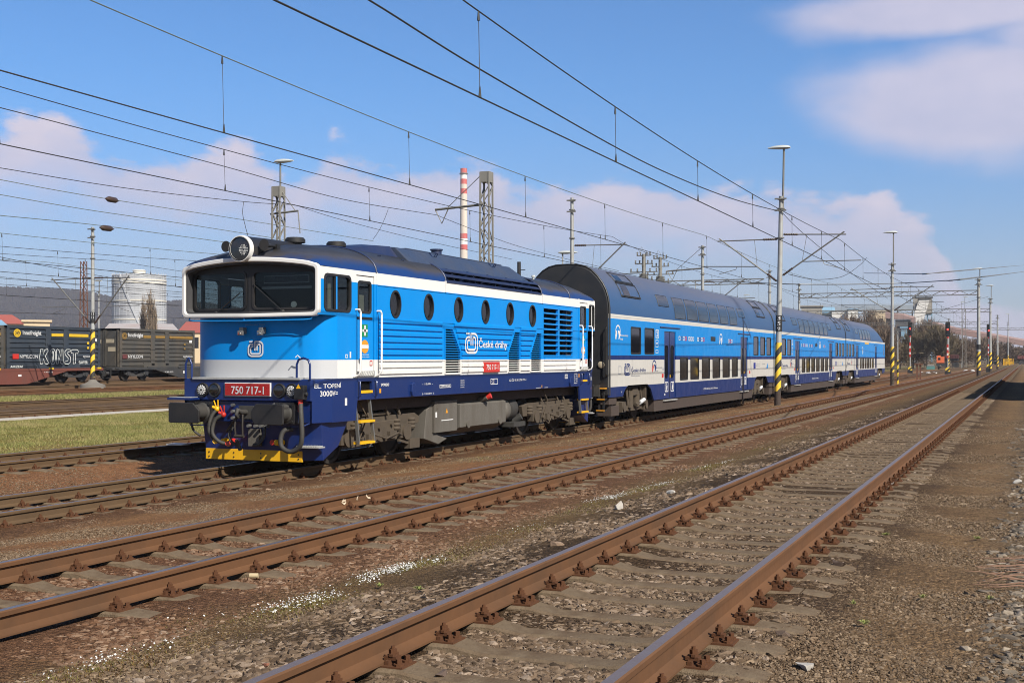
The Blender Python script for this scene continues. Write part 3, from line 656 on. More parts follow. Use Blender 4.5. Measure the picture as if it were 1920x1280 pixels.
def blades(name, X, Y, h, w, lean, m, zoff=0.0):
    n = len(X); Z = np.interp(X, PX, PZ)+zoff; a = RNG.uniform(0, 6.28, n); b_ = RNG.uniform(0, 6.28, n); l = lean*h*RNG.random(n)
    base = np.stack([X, Y, Z-.01], 1); wv = np.stack([np.cos(a)*w/2, np.sin(a)*w/2, 0*a], 1); tip = base+np.stack([np.cos(b_)*l, np.sin(b_)*l, h], 1)
    V = np.stack([base-wv, base+wv, tip], 1).reshape(-1, 3); F = np.arange(3*n).reshape(-1, 3)
    o = raw_mesh(name, V, F, m); tag(o, kind='stuff'); return o
def grass_mat(name, cols):
    m, nt, N, L, b = newmat(name); g = N.new('ShaderNodeNewGeometry'); n = noise_node(N, L, objvec(N, L), 0.45, 4, 0.6)
    k = N.new('ShaderNodeMath'); k.operation = 'MULTIPLY_ADD'; L.new(g.outputs['Random Per Island'], k.inputs[0]); k.inputs[1].default_value = 0.55
    L.new(maprange(N, L, n, 0.3, 0.7, -0.05, 0.5), k.inputs[2])
    L.new(ramp(N, L, k.outputs[0], [(i/(len(cols)-1), tuple(q*K_ALB for q in c)) for i, c in enumerate(cols)]), b.inputs['Base Color']); b.inputs['Roughness'].default_value = 0.8; return m
G_GRASS = grass_mat('spring grass', [(.098,.122,.022),(.150,.160,.036),(.20,.19,.055),(.27,.225,.085),(.33,.26,.125)])
G_STRAW = grass_mat('dry straw', [(.20,.155,.085),(.28,.225,.130),(.17,.12,.06),(.34,.28,.18)])
def zone_pts(n, x0, x1, y0, y1, dens=None):
    X = RNG.uniform(x0, x1, n); Y = RNG.uniform(y0, y1, n); ok, z = in_view(X, Y, np.interp(X, PX, PZ), 100)
    if dens is not None: ok &= RNG.random(n) < dens(X, Y)
    return X[ok], Y[ok]
tuft = lambda X, Y: np.clip(.55+.30*np.sin(X*.9+Y*.31+np.sin(Y*.5)*1.5)+.25*np.sin(Y*1.1-X*1.7)+.2*np.sin(X*3.1+Y*2.3), .10, 1)*np.clip((X+33.2)/1.6, .15, 1)
X, Y = zone_pts(420000, -32.8, -20.2, 16, 52, tuft); q = tuft(X, Y); blades('grass', X, Y, RNG.uniform(.02, .07, len(X))+.07*q*RNG.random(len(X)), RNG.uniform(.010, .028, len(X)), .9, G_GRASS)
X, Y = zone_pts(50000, -32.8, -20.2, 16, 52, lambda X, Y: 1-tuft(X, Y)); blades('straw', X, Y, RNG.uniform(.01, .05, len(X)), RNG.uniform(.008, .022, len(X)), 2.0, G_STRAW)
X, Y = zone_pts(60000, -44.2, -42.0, 26, 70); blades('grass', X, Y, RNG.uniform(.06, .16, len(X)), RNG.uniform(.02, .05, len(X)), .8, G_GRASS)
patch = lambda X, Y: np.clip((np.sin(X*1.7+Y*.35)+np.sin(Y*.55-X*.8+1)+np.sin(Y*1.9+X*2.3))*.28, 0, 1)
X, Y = zone_pts(40000, -11.6, -9.2, 20, 60, patch); blades('straw', X, Y, RNG.uniform(.01, .045, len(X)), RNG.uniform(.008, .02, len(X)), 1.8, G_STRAW)
X, Y = zone_pts(12000, -11.4, -9.4, 22, 50, patch); blades('grass', X, Y, RNG.uniform(.01, .05, len(X)), RNG.uniform(.008, .02, len(X)), 1.2, G_GRASS)
X, Y = zone_pts(26000, -5.4, -4.35, 5, 40, patch); blades('straw', X, Y, RNG.uniform(.008, .035, len(X)), RNG.uniform(.003, .008, len(X)), 3.5, G_STRAW)
X, Y = zone_pts(9000, -1.4, 0.6, 5, 20, patch); blades('straw', X, Y, RNG.uniform(.004, .02, len(X)), RNG.uniform(.002, .005, len(X)), 5, G_STRAW)
# moss mats and drifts of tiny white flowers on the strip between the two near tracks
G_MOSS = grass_mat('rusty moss', [(.19,.075,.012),(.15,.080,.016),(.12,.10,.02),(.14,.13,.025),(.20,.095,.018)])
def along(n, x0, y0, x1, y1, sx, sy):
    t = RNG.random(n); return x0+(x1-x0)*t+RNG.normal(0, sx, n), y0+(y1-y0)*t+RNG.normal(0, sy, n)
mX = []; mY = []; fX = []; fY = []
def gxy(px, py, D=5.0):
    """ground point under a pixel of the strip (level .19)"""
    z = F_PX*(CZ-0.2)/(py-VPY); u = (px-960)/F_PX; return z*(-ST+u*CT), z*(CT+u*ST)
for (a, b_, n) in (((110,1255),(215,1225),320),((230,1205),(330,1205),70),((330,1135),(470,1155),120),((480,1150),(610,1110),420),((560,1135),(640,1120),160),((650,1095),(740,1070),900),((720,1070),(815,1048),620),((930,1000),(1000,985),110),((1105,940),(1160,928),620),((1160,928),(1260,905),420),((1290,880),(1370,866),300)):
    p = gxy(*a); q = gxy(*b_); x, y = along(n, *p, *q, .095, .14); kk = RNG.random(n) < np.clip(.5+.5*np.sin(y*4.1)+.35*np.sin(y*9.7+x*13), .15, .95); fX.append(x[kk]); fY.append(y[kk]); x, y = along(n*3, *p, *q, .13, .2); mX.append(x); mY.append(y)
mX = np.concatenate(mX+[RNG.uniform(-5.3, -4.6, 7000)]); mY = np.concatenate(mY+[RNG.uniform(5, 26, 7000)])
blades('moss', mX, mY, RNG.uniform(.008, .03, len(mX)), RNG.uniform(.006, .014, len(mX)), 1.2, G_MOSS)
fX = np.concatenate(fX); fY = np.concatenate(fY); n = len(fX)
a = RNG.uniform(0, 6.28, n); s = RNG.uniform(.0035, .0085, n); h = RNG.uniform(.015, .045, n); base = np.stack([fX, fY, np.interp(fX, PX, PZ)+h], 1)
tilt = RNG.normal(0, .4, (n, 2)); V = []
for k in range(4):
    t = a+k*math.pi/2; V.append(base+np.stack([np.cos(t)*s, np.sin(t)*s, (np.cos(t)*tilt[:,0]+np.sin(t)*tilt[:,1])*s], 1))
V = np.stack(V, 1).reshape(-1, 3); M_PETAL = mat('white petals', (.62, .61, .58), 0.7, dirt=0.0)
tag(raw_mesh('white_flowers', V, np.arange(4*n).reshape(-1, 4), M_PETAL), kind='stuff')
blades('flower_stems', fX, fY, h, np.full(n, .003), .1, G_GRASS)

# single stones and litter one can point at
def rock(px, py, h, r, m, label, flat=0.7):
    z = F_PX*(CZ-h)/(py-VPY); p = atz(px, py, z); V, F = LIB2[0][RNG.integers(0, 14)], LIB2[1]
    o = raw_mesh('stone', V*r*np.array([1, .9, flat/.65]), F, m); o.location = (p.x, p.y, gz(p.x)+r*.22); o.rotation_euler = (0, 0, RNG.uniform(0, 6)); tag(o, label, 'stone', 'loose stones beside the near tracks'); return o
M_LIME = mat('pale limestone', (.42, .39, .35), 0.85, dirt=0.35, scale=9, bmp=0.4); M_TANST = mat('tan stone', (.30, .20, .13), 0.85, dirt=0.3, scale=9, bmp=0.4); M_BRST = mat('dark brown stone', (.105, .068, .048), 0.9, dirt=0.4, scale=9, bmp=0.4)
M_REDST = mat('brick red stone', (.26, .10, .055), 0.85, dirt=0.3, scale=9, bmp=0.4)
rock(1160, 950, .30, .085, M_LIME, 'largest white limestone beside the white flowers', 0.9)
rock(1257, 924, .30, .060, M_LIME, 'small white limestone lying further along beyond the largest white one')
rock(1045, 1028, .33, .080, M_TANST, 'rounded tan stone beside the nearest left rail')
rock(830, 1265, .35, .085, M_BRST, 'large flat dark brown stone between the nearest rails', 0.5)
rock(1140, 1253, .35, .060, M_REDST, 'small reddish stone between the nearest rails') if False else None
rock(498, 1255, .33, .030, M_REDST, 'small brick red stone among grey ballast at the bottom')
rock(1672, 910, .36, .095, M_LIME, 'flat pale stone beside the right rail', 0.45)
rock(1571, 1064, .36, .075, M_BRST, 'dark chunky stone right of the nearest track', 0.8)
rock(1465, 1192, .36, .060, M_BRST, 'brown clod in the dark soil beside the path', 0.7)
rock(1510, 1250, .36, .070, M_LIME, 'pale grey flat stone near the bottom right of the rails', 0.4)
rock(1905, 905, .36, .08, M_LIME, 'pale stone at the right edge beyond the path', 0.5)
p = atz(468, 1081, F_PX*(CZ-.15)/(1081-VPY)); mb = MB(); d = Vector((.9, .35, 0)).normalized()
mb.tube([Vector((0,0,0)), d*.075], .022, 14, caps=False); mb.tube([Vector((0,0,0)), d*.075], .019, 14, caps=False); mb.cyl(d*.068, d*.075, .021, 14)
o = mb.build('tin_can', mat('faded cream tin', (.50, .40, .24), .5, dirt=.4), smooth=30); o.location = (p.x, p.y, gz(p.x)+.035); tag(o, 'empty cream tin can lying beside the rail', 'tin can')
# little weeds
def weed(px, py, h, r, label):
    z = F_PX*(CZ-h)/(py-VPY); p = atz(px, py, z); mb = MB()
    for k in range(30):
        a = random.uniform(0, 6.28); q = r*random.uniform(.25, .8); zz = random.uniform(.008, .03); w = r*.10
        c, s = math.cos(a), math.sin(a); mb.add([(0,0,0),(c*q*.6-s*w, s*q*.6+c*w, zz),(c*q, s*q, zz*.8),(c*q*.6+s*w, s*q*.6-c*w, zz)], [(0,1,2,3)])
    o = mb.build('weed', G_WEED); o.location = (p.x, p.y, gz(p.x)+.02); tag(o, label, 'weed', 'small green weeds in the gravel')
G_WEED = grass_mat('fresh weed leaves', [(.14,.17,.035),(.22,.24,.06),(.27,.26,.11)])
for px, py, h, r, l in ((785,1126,.25,.07,'bright green weed rosette in stones by the white flowers'),(712,1107,.22,.06,'green weed rosette at the near end of the white flowers'),(1660,1008,.35,.07,'yellow green weed beside the dark soil of the path'),(1620,1175,.35,.06,'lowest green weed in the dark soil right of the rails'),(1600,1138,.35,.05,'small weed in the soil a little above the lowest weed'),(1832,1010,.36,.07,'green weed on the path near the right edge stones'),(1855,1125,.36,.05,'weed among grey stones near the right edge'),(1730,1120,.36,.05,'reddish weed clump in the middle of the path')): weed(px, py, h, r, l)
# dead bramble at the right edge
mb = MB(); rr = random.Random(4)
for k in range(16):
    z0 = F_PX*(CZ-.36)/(1085+rr.uniform(-25, 20)-VPY); q = atz(1925+rr.uniform(-10, 60), 1085, z0); q.z = gz(q.x)+rr.uniform(.02, .10); pts = [q.copy()]
    d = Vector((-.85, -.30+rr.uniform(-.25, .25), rr.uniform(-.02, .10)))
    for i in range(7):
        q = q+d*rr.uniform(.04, .085); d = (d+Vector((rr.uniform(-.18,.18), rr.uniform(-.2,.2), rr.uniform(-.12,.08)))).normalized(); q.z = max(q.z, gz(q.x)+.02); pts.append(q.copy())
    mb.tube(pts, [.006*(1-.1*i) for i in range(8)], 5)
tag(mb.build('dead_bramble', mat('red brown stems', (.25,.14,.09), .8, dirt=.2)), 'tangle of dead reddish bramble stems at the right edge', 'dead bramble')

# ------------------------------------------------------------------ diesel locomotive (local x: right, y: along the train, z: above the rail)
Y0 = 18.963; XT = -13.33; LS = 15.45; HW = 1.5
def cd_logo(mb, u0, v0, w, h, fn, t=0.085):
    """railway company emblem: interlocked C and D in double lines"""
    def P(pts): return [(u0+w*a, v0+h*b) for a, b in pts]
    def arc(cx, cy, r, a0, a1, n=6): return [(cx+r*math.cos(R(a0+(a1-a0)*k/n)), cy+r*math.sin(R(a0+(a1-a0)*k/n))) for k in range(n+1)]
    T = t*min(w, h)*1.15
    out = [(.46,.97)]+arc(.76,.73,.24,90,0)+arc(.76,.26,.24,0,-90)+arc(.26,.26,.24,-90,-180)+arc(.26,.56,.24,180,90)+[(.36,.80)]
    inn = [(.58,.80)]+arc(.72,.69,.11,90,0)+arc(.70,.30,.13,0,-90)+arc(.30,.30,.13,-90,-180)+arc(.30,.52,.13,180,90)+[(.36,.65)]
    for p in (out, inn): mb.stroke(P(p), T, fn)
    mb.stroke(P([(.46,1.0),(.46,.38)]), T, fn); mb.stroke(P([(.62,.84),(.62,.38)]), T, fn); mb.stroke(P([(.08,.97),(.34,.97)]), T*.9, fn)

def build_loco():
    root = thing('diesel_locomotive', (XT, Y0, 0), 'blue and white diesel locomotive with a red number plate 750 717-1 and wide black windscreens', 'locomotive')
    def part(mb, name, m, p=None, **k): return mb.build(name, m, p or root, **k)
    def sfn(sg, off=0.0): return lambda u, v, w: (sg*(HW+off-w), u, v)
    WIN = rrect(.30, 1.22, 2.93, 3.58, .10); WINR = rrect(14.86, 15.30, 2.93, 3.58, .07)
    ports = [(3.01),(4.50),(5.99),(7.47),(8.95),(10.44)]
    louv = [[(5.28,1.70),(6.07,1.70),(6.07,2.18),(5.65,2.70),(5.28,2.70)], [(8.83,1.70),(9.56,1.70),(9.56,2.70),(9.24,2.70),(8.83,2.19)], [(10.31,1.70),(11.03,1.70),(11.03,2.70),(10.72,2.70),(10.31,2.19)]]
    grill = rect(11.24, 13.46, 2.08, 3.37); DOORS = ((1.45, 2.14), (14.06, 14.74))
    outer = [(.75,1.67),(14.7,1.67),(14.7,2.84),(15.37,2.84),(15.37,3.72),(.08,3.72),(.08,2.84),(.75,2.84)]
    for sg in (1, -1):
        holes = [WIN, WINR]+[ellipse(s, 3.14, .215, .26, 28) for s in ports]+louv+[grill]+[rect(a, b, 1.70, 3.64) for a, b in DOORS]
        mb = MB(); mb.plate(outer, holes, .05, sfn(sg)); wall = part(mb, 'side_wall', M_LOCO)
        # belt rails and seams: raised strips of the same paint
        mb = MB(); X = sg*(HW+.012)
        for a, b_, z0, z1 in ((2.25,14.05,2.815,2.835),(2.25,14.05,3.475,3.49),(2.25,14.05,1.985,1.997)): mb.box(sg*(HW-.01), X, a, b_, z0, z1)
        for s_, z0, z1, d in ((5.30,3.49,3.74,.03),(11.12,3.49,3.74,.03),(2.24,1.67,3.74,.012),(13.98,1.67,3.74,.012)): mb.box(sg*(HW-.01), sg*(HW+d), s_-.018, s_+.018, z0, z1)
        part(mb, 'moulding', M_LOCO)
        # ribbed panels
        for a, b_ in ((2.33,5.14),(6.14,8.76),(9.63,10.24),(11.24,13.7)):
            mb = MB(); z = 1.72
            while z < 2.75:
                if not (a > 11 and z > 2.02): 
                    a1, b1 = a, b_
                    if a == 6.14 and z > 2.2: a1 = 6.14-.36*(z-2.2)/.5; b1 = 8.76+.4*(z-2.2)/.5
                    if a == 9.63 and z > 2.2: b1 = 10.24+.4*(z-2.2)/.5
                    X0, X1 = sg*(HW-.002), sg*(HW+.030)
                    mb.add([(X0,a1,z),(X0,b1,z),(X1,b1,z+.012),(X1,a1,z+.012),(X1,b1,z+.075),(X1,a1,z+.075),(X0,b1,z+.10),(X0,a1,z+.10)], [(0,1,2,3),(3,2,4,5),(5,4,6,7),(0,3,5,7),(1,6,4,2)])
                z += .128
            part(mb, 'ribbed_panel', M_LOCO)
        # trapezoid louvres: dark backing and slats
        for poly in louv:
            mb = MB(); mb.slot(1); mb.plate([(p[0], p[1]) for p in poly], [], .02, sfn(sg, -.085)); mb.slot(0)
            z = 1.705
            while z < 2.69:
                def xr(zz):
                    lo, hi = poly[0][0], poly[1][0]
                    if poly is louv[0]: hi = hi if zz < 2.18 else 6.07-.42*(zz-2.18)/.52
                    else:
                        lo = lo if zz < 2.19 else lo+.41*(zz-2.19)/.51
                    return lo, hi
                a, b_ = xr(z+.03); X0, X1 = sg*(HW-.08), sg*(HW+.012)
                mb.add([(X0,a,z+.006),(X0,b_,z+.006),(X1,b_,z),(X1,a,z),(X1,b_,z+.017),(X1,a,z+.017),(X0,b_,z+.012),(X0,a,z+.012)], [(0,1,2,3),(3,2,4,5),(5,4,6,7),(0,3,5,7),(1,6,4,2)]); z += .0545
            for i in range(len(poly)):
                p, q = poly[i], poly[(i+1) % len(poly)]; mb.bar((sg*(HW+.008), p[0], p[1]), (sg*(HW+.008), q[0], q[1]), .022)
            part(mb, 'louvre', [M_LOCO, M_VOID])
        # big two-column radiator grille
        mb = MB(); mb.slot(1); mb.plate(grill, [], .02, sfn(sg, -.16)); mb.slot(0)
        mb.box(sg*(HW-.06), sg*(HW+.012), 12.30, 12.40, 2.08, 3.37)
        for k in range(10):
            z = 2.085+k*.1425
            for a, b_ in ((11.24,12.30),(12.40,13.46)):
                X0, X1 = sg*(HW-.13), sg*(HW+.018)
                mb.add([(X0,a,z+.045),(X0,b_,z+.045),(X1,b_,z-.004),(X1,a,z-.004),(X1,b_,z+.02),(X1,a,z+.02),(X0,b_,z+.06),(X0,a,z+.06)], [(0,1,2,3),(3,2,4,5),(5,4,6,7),(0,3,5,7),(1,6,4,2)])
        part(mb, 'radiator_grille', [M_BLUE, M_VOID])
        # portholes
        for s in ports:
            mb = MB(); mb.ring(ellipse(s, 3.14, .235, .283, 28), ellipse(s, 3.14, .200, .243, 28), .05, sfn(sg, .016)); p = part(mb, 'porthole', M_BLACK, smooth=40)
            mb = MB(); mb.plate(ellipse(s, 3.14, .215, .26, 28), [], .012, sfn(sg, -.03)); part(mb, 'pane', M_DGLASS, p)
        # cab windows
        for w, post in ((WIN, .70), (WINR, 15.06)):
            a, b_ = min(p[0] for p in w), max(p[0] for p in w)
            mb = MB(); mb.ring(rrect(a-.025, b_+.025, 2.905, 3.605, .11), rrect(a+.02, b_-.02, 2.95, 3.56, .09), .06, sfn(sg, .014)); mb.box(sg*(HW+.006), sg*(HW-.04), post-.03, post+.03, 2.94, 3.57)
            p = part(mb, 'cab_window', M_BLACK, smooth=40); mb = MB(); mb.plate(w, [], .008, sfn(sg, -.022)); part(mb, 'pane', M_GLASS, p)
            mb = MB(); mb.box(sg*(HW+.012), sg*(HW+.018), post-.022, post+.022, 2.95, 3.56); part(mb, 'post', M_BLUE if a < 5 else M_WHITE, p)
        # doors
        for a, b_ in DOORS:
            w = rrect(a+.10, b_-.10, 2.93, 3.52, .07)
            mb = MB(); mb.plate(rect(a+.012, b_-.012, 1.80, 3.63), [w], .04, sfn(sg, -.02)); d = part(mb, 'door', M_LOCO)
            mb = MB(); mb.ring(rrect(a+.08, b_-.08, 2.91, 3.54, .08), rrect(a+.125, b_-.125, 2.955, 3.495, .06), .03, sfn(sg, -.012)); p = part(mb, 'door_window', M_BLACK, d, smooth=40)
            mb = MB(); mb.plate(w, [], .008, sfn(sg, -.035)); mb.build('door_pane', M_GLASS, d)
            mb = MB(); mb.box(sg*(HW-.02), sg*(HW-.005), a+.06, b_-.06, 2.80, 2.84); mb.bar((sg*(HW+.01), a+.13, 1.98), (sg*(HW+.01), a+.13, 2.04), .05, .03); part(mb, 'handle', M_BLACK, d)
            if sg > 0:
                mb = MB(); mb.plate(rect(a+.24, a+.46, 2.46, 2.70), [], .003, sfn(sg, -.016)); q = part(mb, 'first_aid_sign', M_GREEN, d); mb = MB(); f = sfn(sg, -.012); mb.plate(rect(a+.32,a+.38,2.48,2.68), [], .002, f); mb.plate(rect(a+.25,a+.45,2.555,2.605), [], .002, f); part(mb, 'cross', M_LETTER, d)
                mb = MB(); mb.plate(ellipse(a+.35, 2.27, .15, .13), [], .003, sfn(sg, -.016)); part(mb, 'round_sticker', M_ORANGE, d)
                mb = MB(); mb.plate(rrect(a+.21, a+.49, 2.235, 2.305, .02), [], .002, sfn(sg, -.012)); write(mb, 'PO NASTOUPENÍ', a+.20, a+.50, 2.10, 2.128, sfn(sg, -.012)); write(mb, 'ZAJISTĚTE KLIKOU', a+.19, a+.51, 2.055, 2.083, sfn(sg, -.012)); part(mb, 'lettering', M_LETTER, d)
                mb = MB(); mb.ring(rect(a+.54,a+.64,1.90,2.0), rect(a+.555,a+.625,1.915,1.985), .002, sfn(sg, -.012)); part(mb, 'red_mark', M_REDB, d)
            mb = MB(); mb.box(sg*(HW-.02), sg*(HW+.03), a+.02, b_-.02, 1.70, 1.80)
            for k in range(9): y = a+.05+k*(b_-a-.1)/9; mb.bar((sg*(HW+.034), y, 1.71), (sg*(HW+.034), y+.05, 1.79), .012, .012)
            part(mb, 'door_sill', M_PLAT)
            for y, yo in ((a-.03, -.02), (b_+.10, .02)):
                mb = MB(); X = sg*(HW+.11); mb.tube([(sg*HW, y, 2.97),(X-sg*.02, y, 2.97),(X, y, 2.93),(X, y, 1.80),(X-sg*.02, y-.04 if yo > 0 else y-.02, 1.73),(sg*HW, y-.08, 1.69)], .021, 8); part(mb, 'handrail', M_WHITE, smooth=60)
        # underframe beam with steps
        mb = MB(); A = [(0.53,.86),(1.40,.86),(1.46,1.245),(13.99,1.245),(14.05,.86),(14.92,.86),(14.92,1.665),(.53,1.665)]
        steps = [rrect(1.56, 2.02, 1.40, 1.60, .04, 3), rrect(14.16, 14.62, 1.40, 1.60, .04, 3)]
        mb.plate(A, steps, .06, sfn(sg, .02)); part(mb, 'underframe_beam', M_NAVY, bevel=.008)
        for a in (1.56, 14.16):
            mb = MB(); mb.slot(1).box(sg*(HW-.04), sg*(HW-.20), a-.03, a+.49, 1.36, 1.64); mb.slot(0).box(sg*(HW-.14), sg*(HW+.035), a, a+.46, 1.375, 1.425); part(mb, 'step_recess', [M_YEL, M_VOID])
            for y in (a-.09, a+.56):
                mb = MB(); X = sg*(HW+.07); mb.tube([(sg*(HW+.02), y, 1.30),(X, y, 1.32),(X, y, 1.60),(sg*(HW+.02), y, 1.62)], .016, 6); part(mb, 'step_handle', M_NAVY, smooth=60)
            # ladder
            mb = MB(); zb = .40 if a < 5 else .48; yo = .28
            for y in (a-.10, a+.46): mb.bar((sg*(HW-.05), y, 1.26), (sg*(HW+.01), y+(.05 if y < a else .09), zb), .035, .06)
            lad = part(mb, 'ladder', M_STEEL)
            for z in (.42 if a < 5 else .50, .83 if a < 5 else .86):
                mb = MB(); mb.box(sg*(HW-.10), sg*(HW+.055), a-.07+.02, a+.52, z-.022, z+.022); part(mb, 'step', M_YEL, lad)
        mb = MB()
        for y in (3.74, 13.24): mb.prism([(y-.14,1.36),(y-.12,1.52),(y-.02,1.55),(y+.06,1.46),(y,1.28),(y-.10,1.26)], lambda u, v, w: (sg*(HW+.02+w), u, v), -.02, .055)
        part(mb, 'lifting_boss', M_NAVY, bevel=.015)
        # inscriptions
        if sg > 0:
            fn = sfn(1, .026); mb = MB()
            write(mb, '9900', 2.36, 2.70, 1.49, 1.55, fn); write(mb, '- 10,0t -', 4.15, 4.65, 1.475, 1.52, fn); write(mb, '|- 16,66m -|', 4.15, 4.70, 1.27, 1.315, fn)
            for a, b_, c, d in ((4.98,5.55,1.40,1.47),): mb.ring(rect(a,b_,c,d), rect(a+.012,b_-.012,c+.012,d-.012), .001, fn)
            write(mb, 'DEPO KAR', 5.03, 5.50, 1.42, 1.455, fn)
            for k in range(4): write(mb, 'KVS 1'[:4], 6.05, 6.25, 1.53-.05*k, 1.555-.05*k, fn)
            mb.ring(rect(7.72,8.14,1.42,1.56), rect(7.735,8.125,1.435,1.545), .001, fn); write(mb, 'CZ', 7.78, 7.94, 1.455, 1.525, fn)
            write(mb, 'CZ-ČD 92 54 2 750 717-1', 8.85, 9.95, 1.475, 1.545, fn)
            for k in range(6): write(mb, ('18,4t','P 45','R 64','12 PN','SS 100','REV')[k], 13.52, 13.80, 1.59-.052*k, 1.62-.052*k, fn)
            mb.ring(rect(12.78,13.0,1.48,1.60), rect(12.80,12.98,1.50,1.58), .001, fn); write(mb, 'R', 12.83, 12.93, 1.51, 1.57, fn)
            write(mb, '▽' if False else 'v', 3.78, 3.84, 1.40, 1.45, fn); write(mb, 'v', 13.28, 13.34, 1.40, 1.45, fn)
            mb.plate(rect(.98,1.06,1.16,1.30), [], .002, fn); mb.plate(rect(14.95,15.0,1.40,1.50), [], .002, fn)
            mb.box(HW+.02, HW+.024, 10.65, 10.98, 1.27, 1.28); mb.box(HW+.02, HW+.024, 11.25, 11.5, 1.265, 1.275)
            part(mb, 'lettering', M_LETTER)
            mb = MB(); mb.plate(rect(2.30,2.37,1.36,1.45), [], .002, fn); mb.plate(rect(13.9,13.97,1.50,1.60), [], .002, fn); mb.plate(rect(11.03,11.07,1.27,1.34), [], .002, fn); part(mb, 'orange_mark', M_ORANGE)
            mb = MB(); fn = sfn(1, .036); write(mb, 'České dráhy', 7.02, 8.71, 2.24, 2.52, fn); part(mb, 'company_lettering', M_LETTER); mb = MB(); cd_logo(mb, 6.28, 2.16, .66, .46, fn); part(mb, 'emblem', M_LETTER)
            mb = MB(); fn = sfn(1, .026); write(mb, '1', 1.19, 1.245, 2.05, 2.17, sfn(1, .004)); mb.ring(rect(1.03,1.12,2.05,2.12), rect(1.045,1.105,2.065,2.105), .001, sfn(1, .004)); part(mb, 'cab_number', M_LETTER)
        mb = MB(); mb.plate(rect(7.31, 8.22, 1.715, 1.955), [], .035, sfn(sg, .048)); pl = part(mb, 'number_plate', M_REDB, bevel=.006)
        if sg > 0:
            mb = MB(); fn = sfn(1, .053); write(mb, '750 717-1', 7.42, 8.11, 1.77, 1.90, fn); part(mb, 'plate_numbers', M_LETTER, pl)
    # curved noses below the windscreens (both ends)
    def nose(k, inset=0.0):
        pts = []
        for i in range(29):
            x = -1.5+3.0*i/28; t = abs(x)/1.5; y = .17+.58*(1-(1-t**2.9)**(1/2.1) if t < 1 else 1); pts.append((x*(1-inset), y))
        return [(x, y if k == 0 else LS-y) for x, y in pts]
    for k in (0, 1):
        sgn = 1 if k == 0 else -1; E = (lambda y: y) if k == 0 else (lambda y: LS-y)
        pl = nose(k); mb = MB(); n = len(pl)
        vs = [(x, y, 1.67) for x, y in pl]+[(x, y, 2.30) for x, y in pl]+[(x, y, 2.845) for x, y in pl]
        mb.add(vs, [(i, i+1, n+i+1, n+i) for i in range(n-1)]+[(n+i, n+i+1, 2*n+i+1, 2*n+i) for i in range(n-1)]); part(mb, 'nose_panel', M_NOSE, smooth=50)
        mb = MB(); mb.add([(x, y, 2.842) for x, y in pl]+[(x, E(-.08+.16*abs(x)/1.5), 2.842) for x, y in pl], [(i, i+1, n+i+1, n+i) for i in range(n-1)]); part(mb, 'windscreen_soffit', M_BLUE)
        # windscreen frame: ring that leans in plan towards both sides
        def arch(x): return 3.905-.125*(abs(x)/1.5)**2.2
        def loop(o, top, r):
            W_ = 1.51-o; zb = 2.81+o; pts = []
            for cx, cz, a0 in ((W_-r, zb+r, -90), (W_-r, arch(W_)-top-r, 0)):
                for i in range(6): a = R(a0+90*i/5); pts.append((cx+r*math.cos(a), cz+r*math.sin(a)))
            for i in range(1, 22): x = (W_-r)*(1-2*i/22); pts.append((x, arch(x)-top))
            for cx, cz, a0 in ((-W_+r, arch(W_)-top-r, 90), (-W_+r, zb+r, 180)):
                for i in range(6): a = R(a0+90*i/5); pts.append((cx+r*math.cos(a), cz+r*math.sin(a)))
            for i in range(1, 22): x = (W_-r)*(-1+2*i/22); pts.append((x, zb-.02*(1-abs(x)/W_)))
            return pts
        def vfn(u, v, w): return (u, E(-.10+.17*abs(u)/1.5+w), v)
        mb = MB(); mb.ring(loop(0, 0, .10), loop(.072, .088, .08), .10, vfn); part(mb, 'windscreen_frame', M_WHITE, smooth=40, bevel=.018)
        mb = MB(); mb.ring(loop(.062, .078, .085), loop(.105, .122, .09), .22, lambda u, v, w: vfn(u, v, w+.05)); part(mb, 'windscreen_reveal', M_GREYD, smooth=40)
        for sg in (1, -1):
            def hf(u, v, w): return (sg*u, E(.105+.17*u/1.5+w), v)
            top = [(1.40-1.40*i/8, arch(1.40-1.40*i/8)-.11) for i in range(9)]
            po = [(0,2.88)]+[(1.42,2.90)]+[(1.42,arch(1.42)-.11)]+top
            hole = rrect(.085, 1.33, 2.965, 3.645, .09)
            mb = MB(); mb.plate(po, [hole], .05, hf); part(mb, 'windscreen_surround', M_BLACK)
            mb = MB(); mb.ring(rrect(.06, 1.355, 2.94, 3.67, .11), rrect(.10, 1.315, 2.98, 3.63, .08), .04, lambda u, v, w: hf(u, v, w-.018)); ws = part(mb, 'windscreen', M_BLACK, smooth=40)
            mb = MB(); mb.plate(hole, [], .006, lambda u, v, w: hf(u, v, w+.02)); part(mb, 'pane', M_GLASS, ws)
            # wiper
            b0 = Vector(hf(.72, 2.90, -.06)); b1 = Vector(hf(.17 if sg > 0 else .30, 3.36, -.035)); mb = MB()
            if sg < 0: b0 = Vector(hf(.76, 2.89, -.06)); b1 = Vector(hf(.26, 3.22, -.035))
            mb.ball(b0, .04); mb.bar(b0, b1, .014); mb.bar(b0+(b1-b0)*.30, b1+(b1-b0)*.12, .022, .012); part(mb, 'wiper', M_BLACK)
        # roof above the cab, rising from the frame to the full height
        # rail below the frame
        mb = MB(); mb.tube([(-1.36, E(.12), 2.81),(-1.35, E(.09), 2.76),(-1.2, E(.06), 2.745),(0, E(-.06), 2.735),(1.2, E(.06), 2.745),(1.35, E(.09), 2.76),(1.36, E(.12), 2.81)], .014, 6); mb.tube([(0, E(-.06), 2.735),(0, E(-.05), 2.82)], .012, 6); part(mb, 'cleaning_rail', M_BLUE, smooth=60)
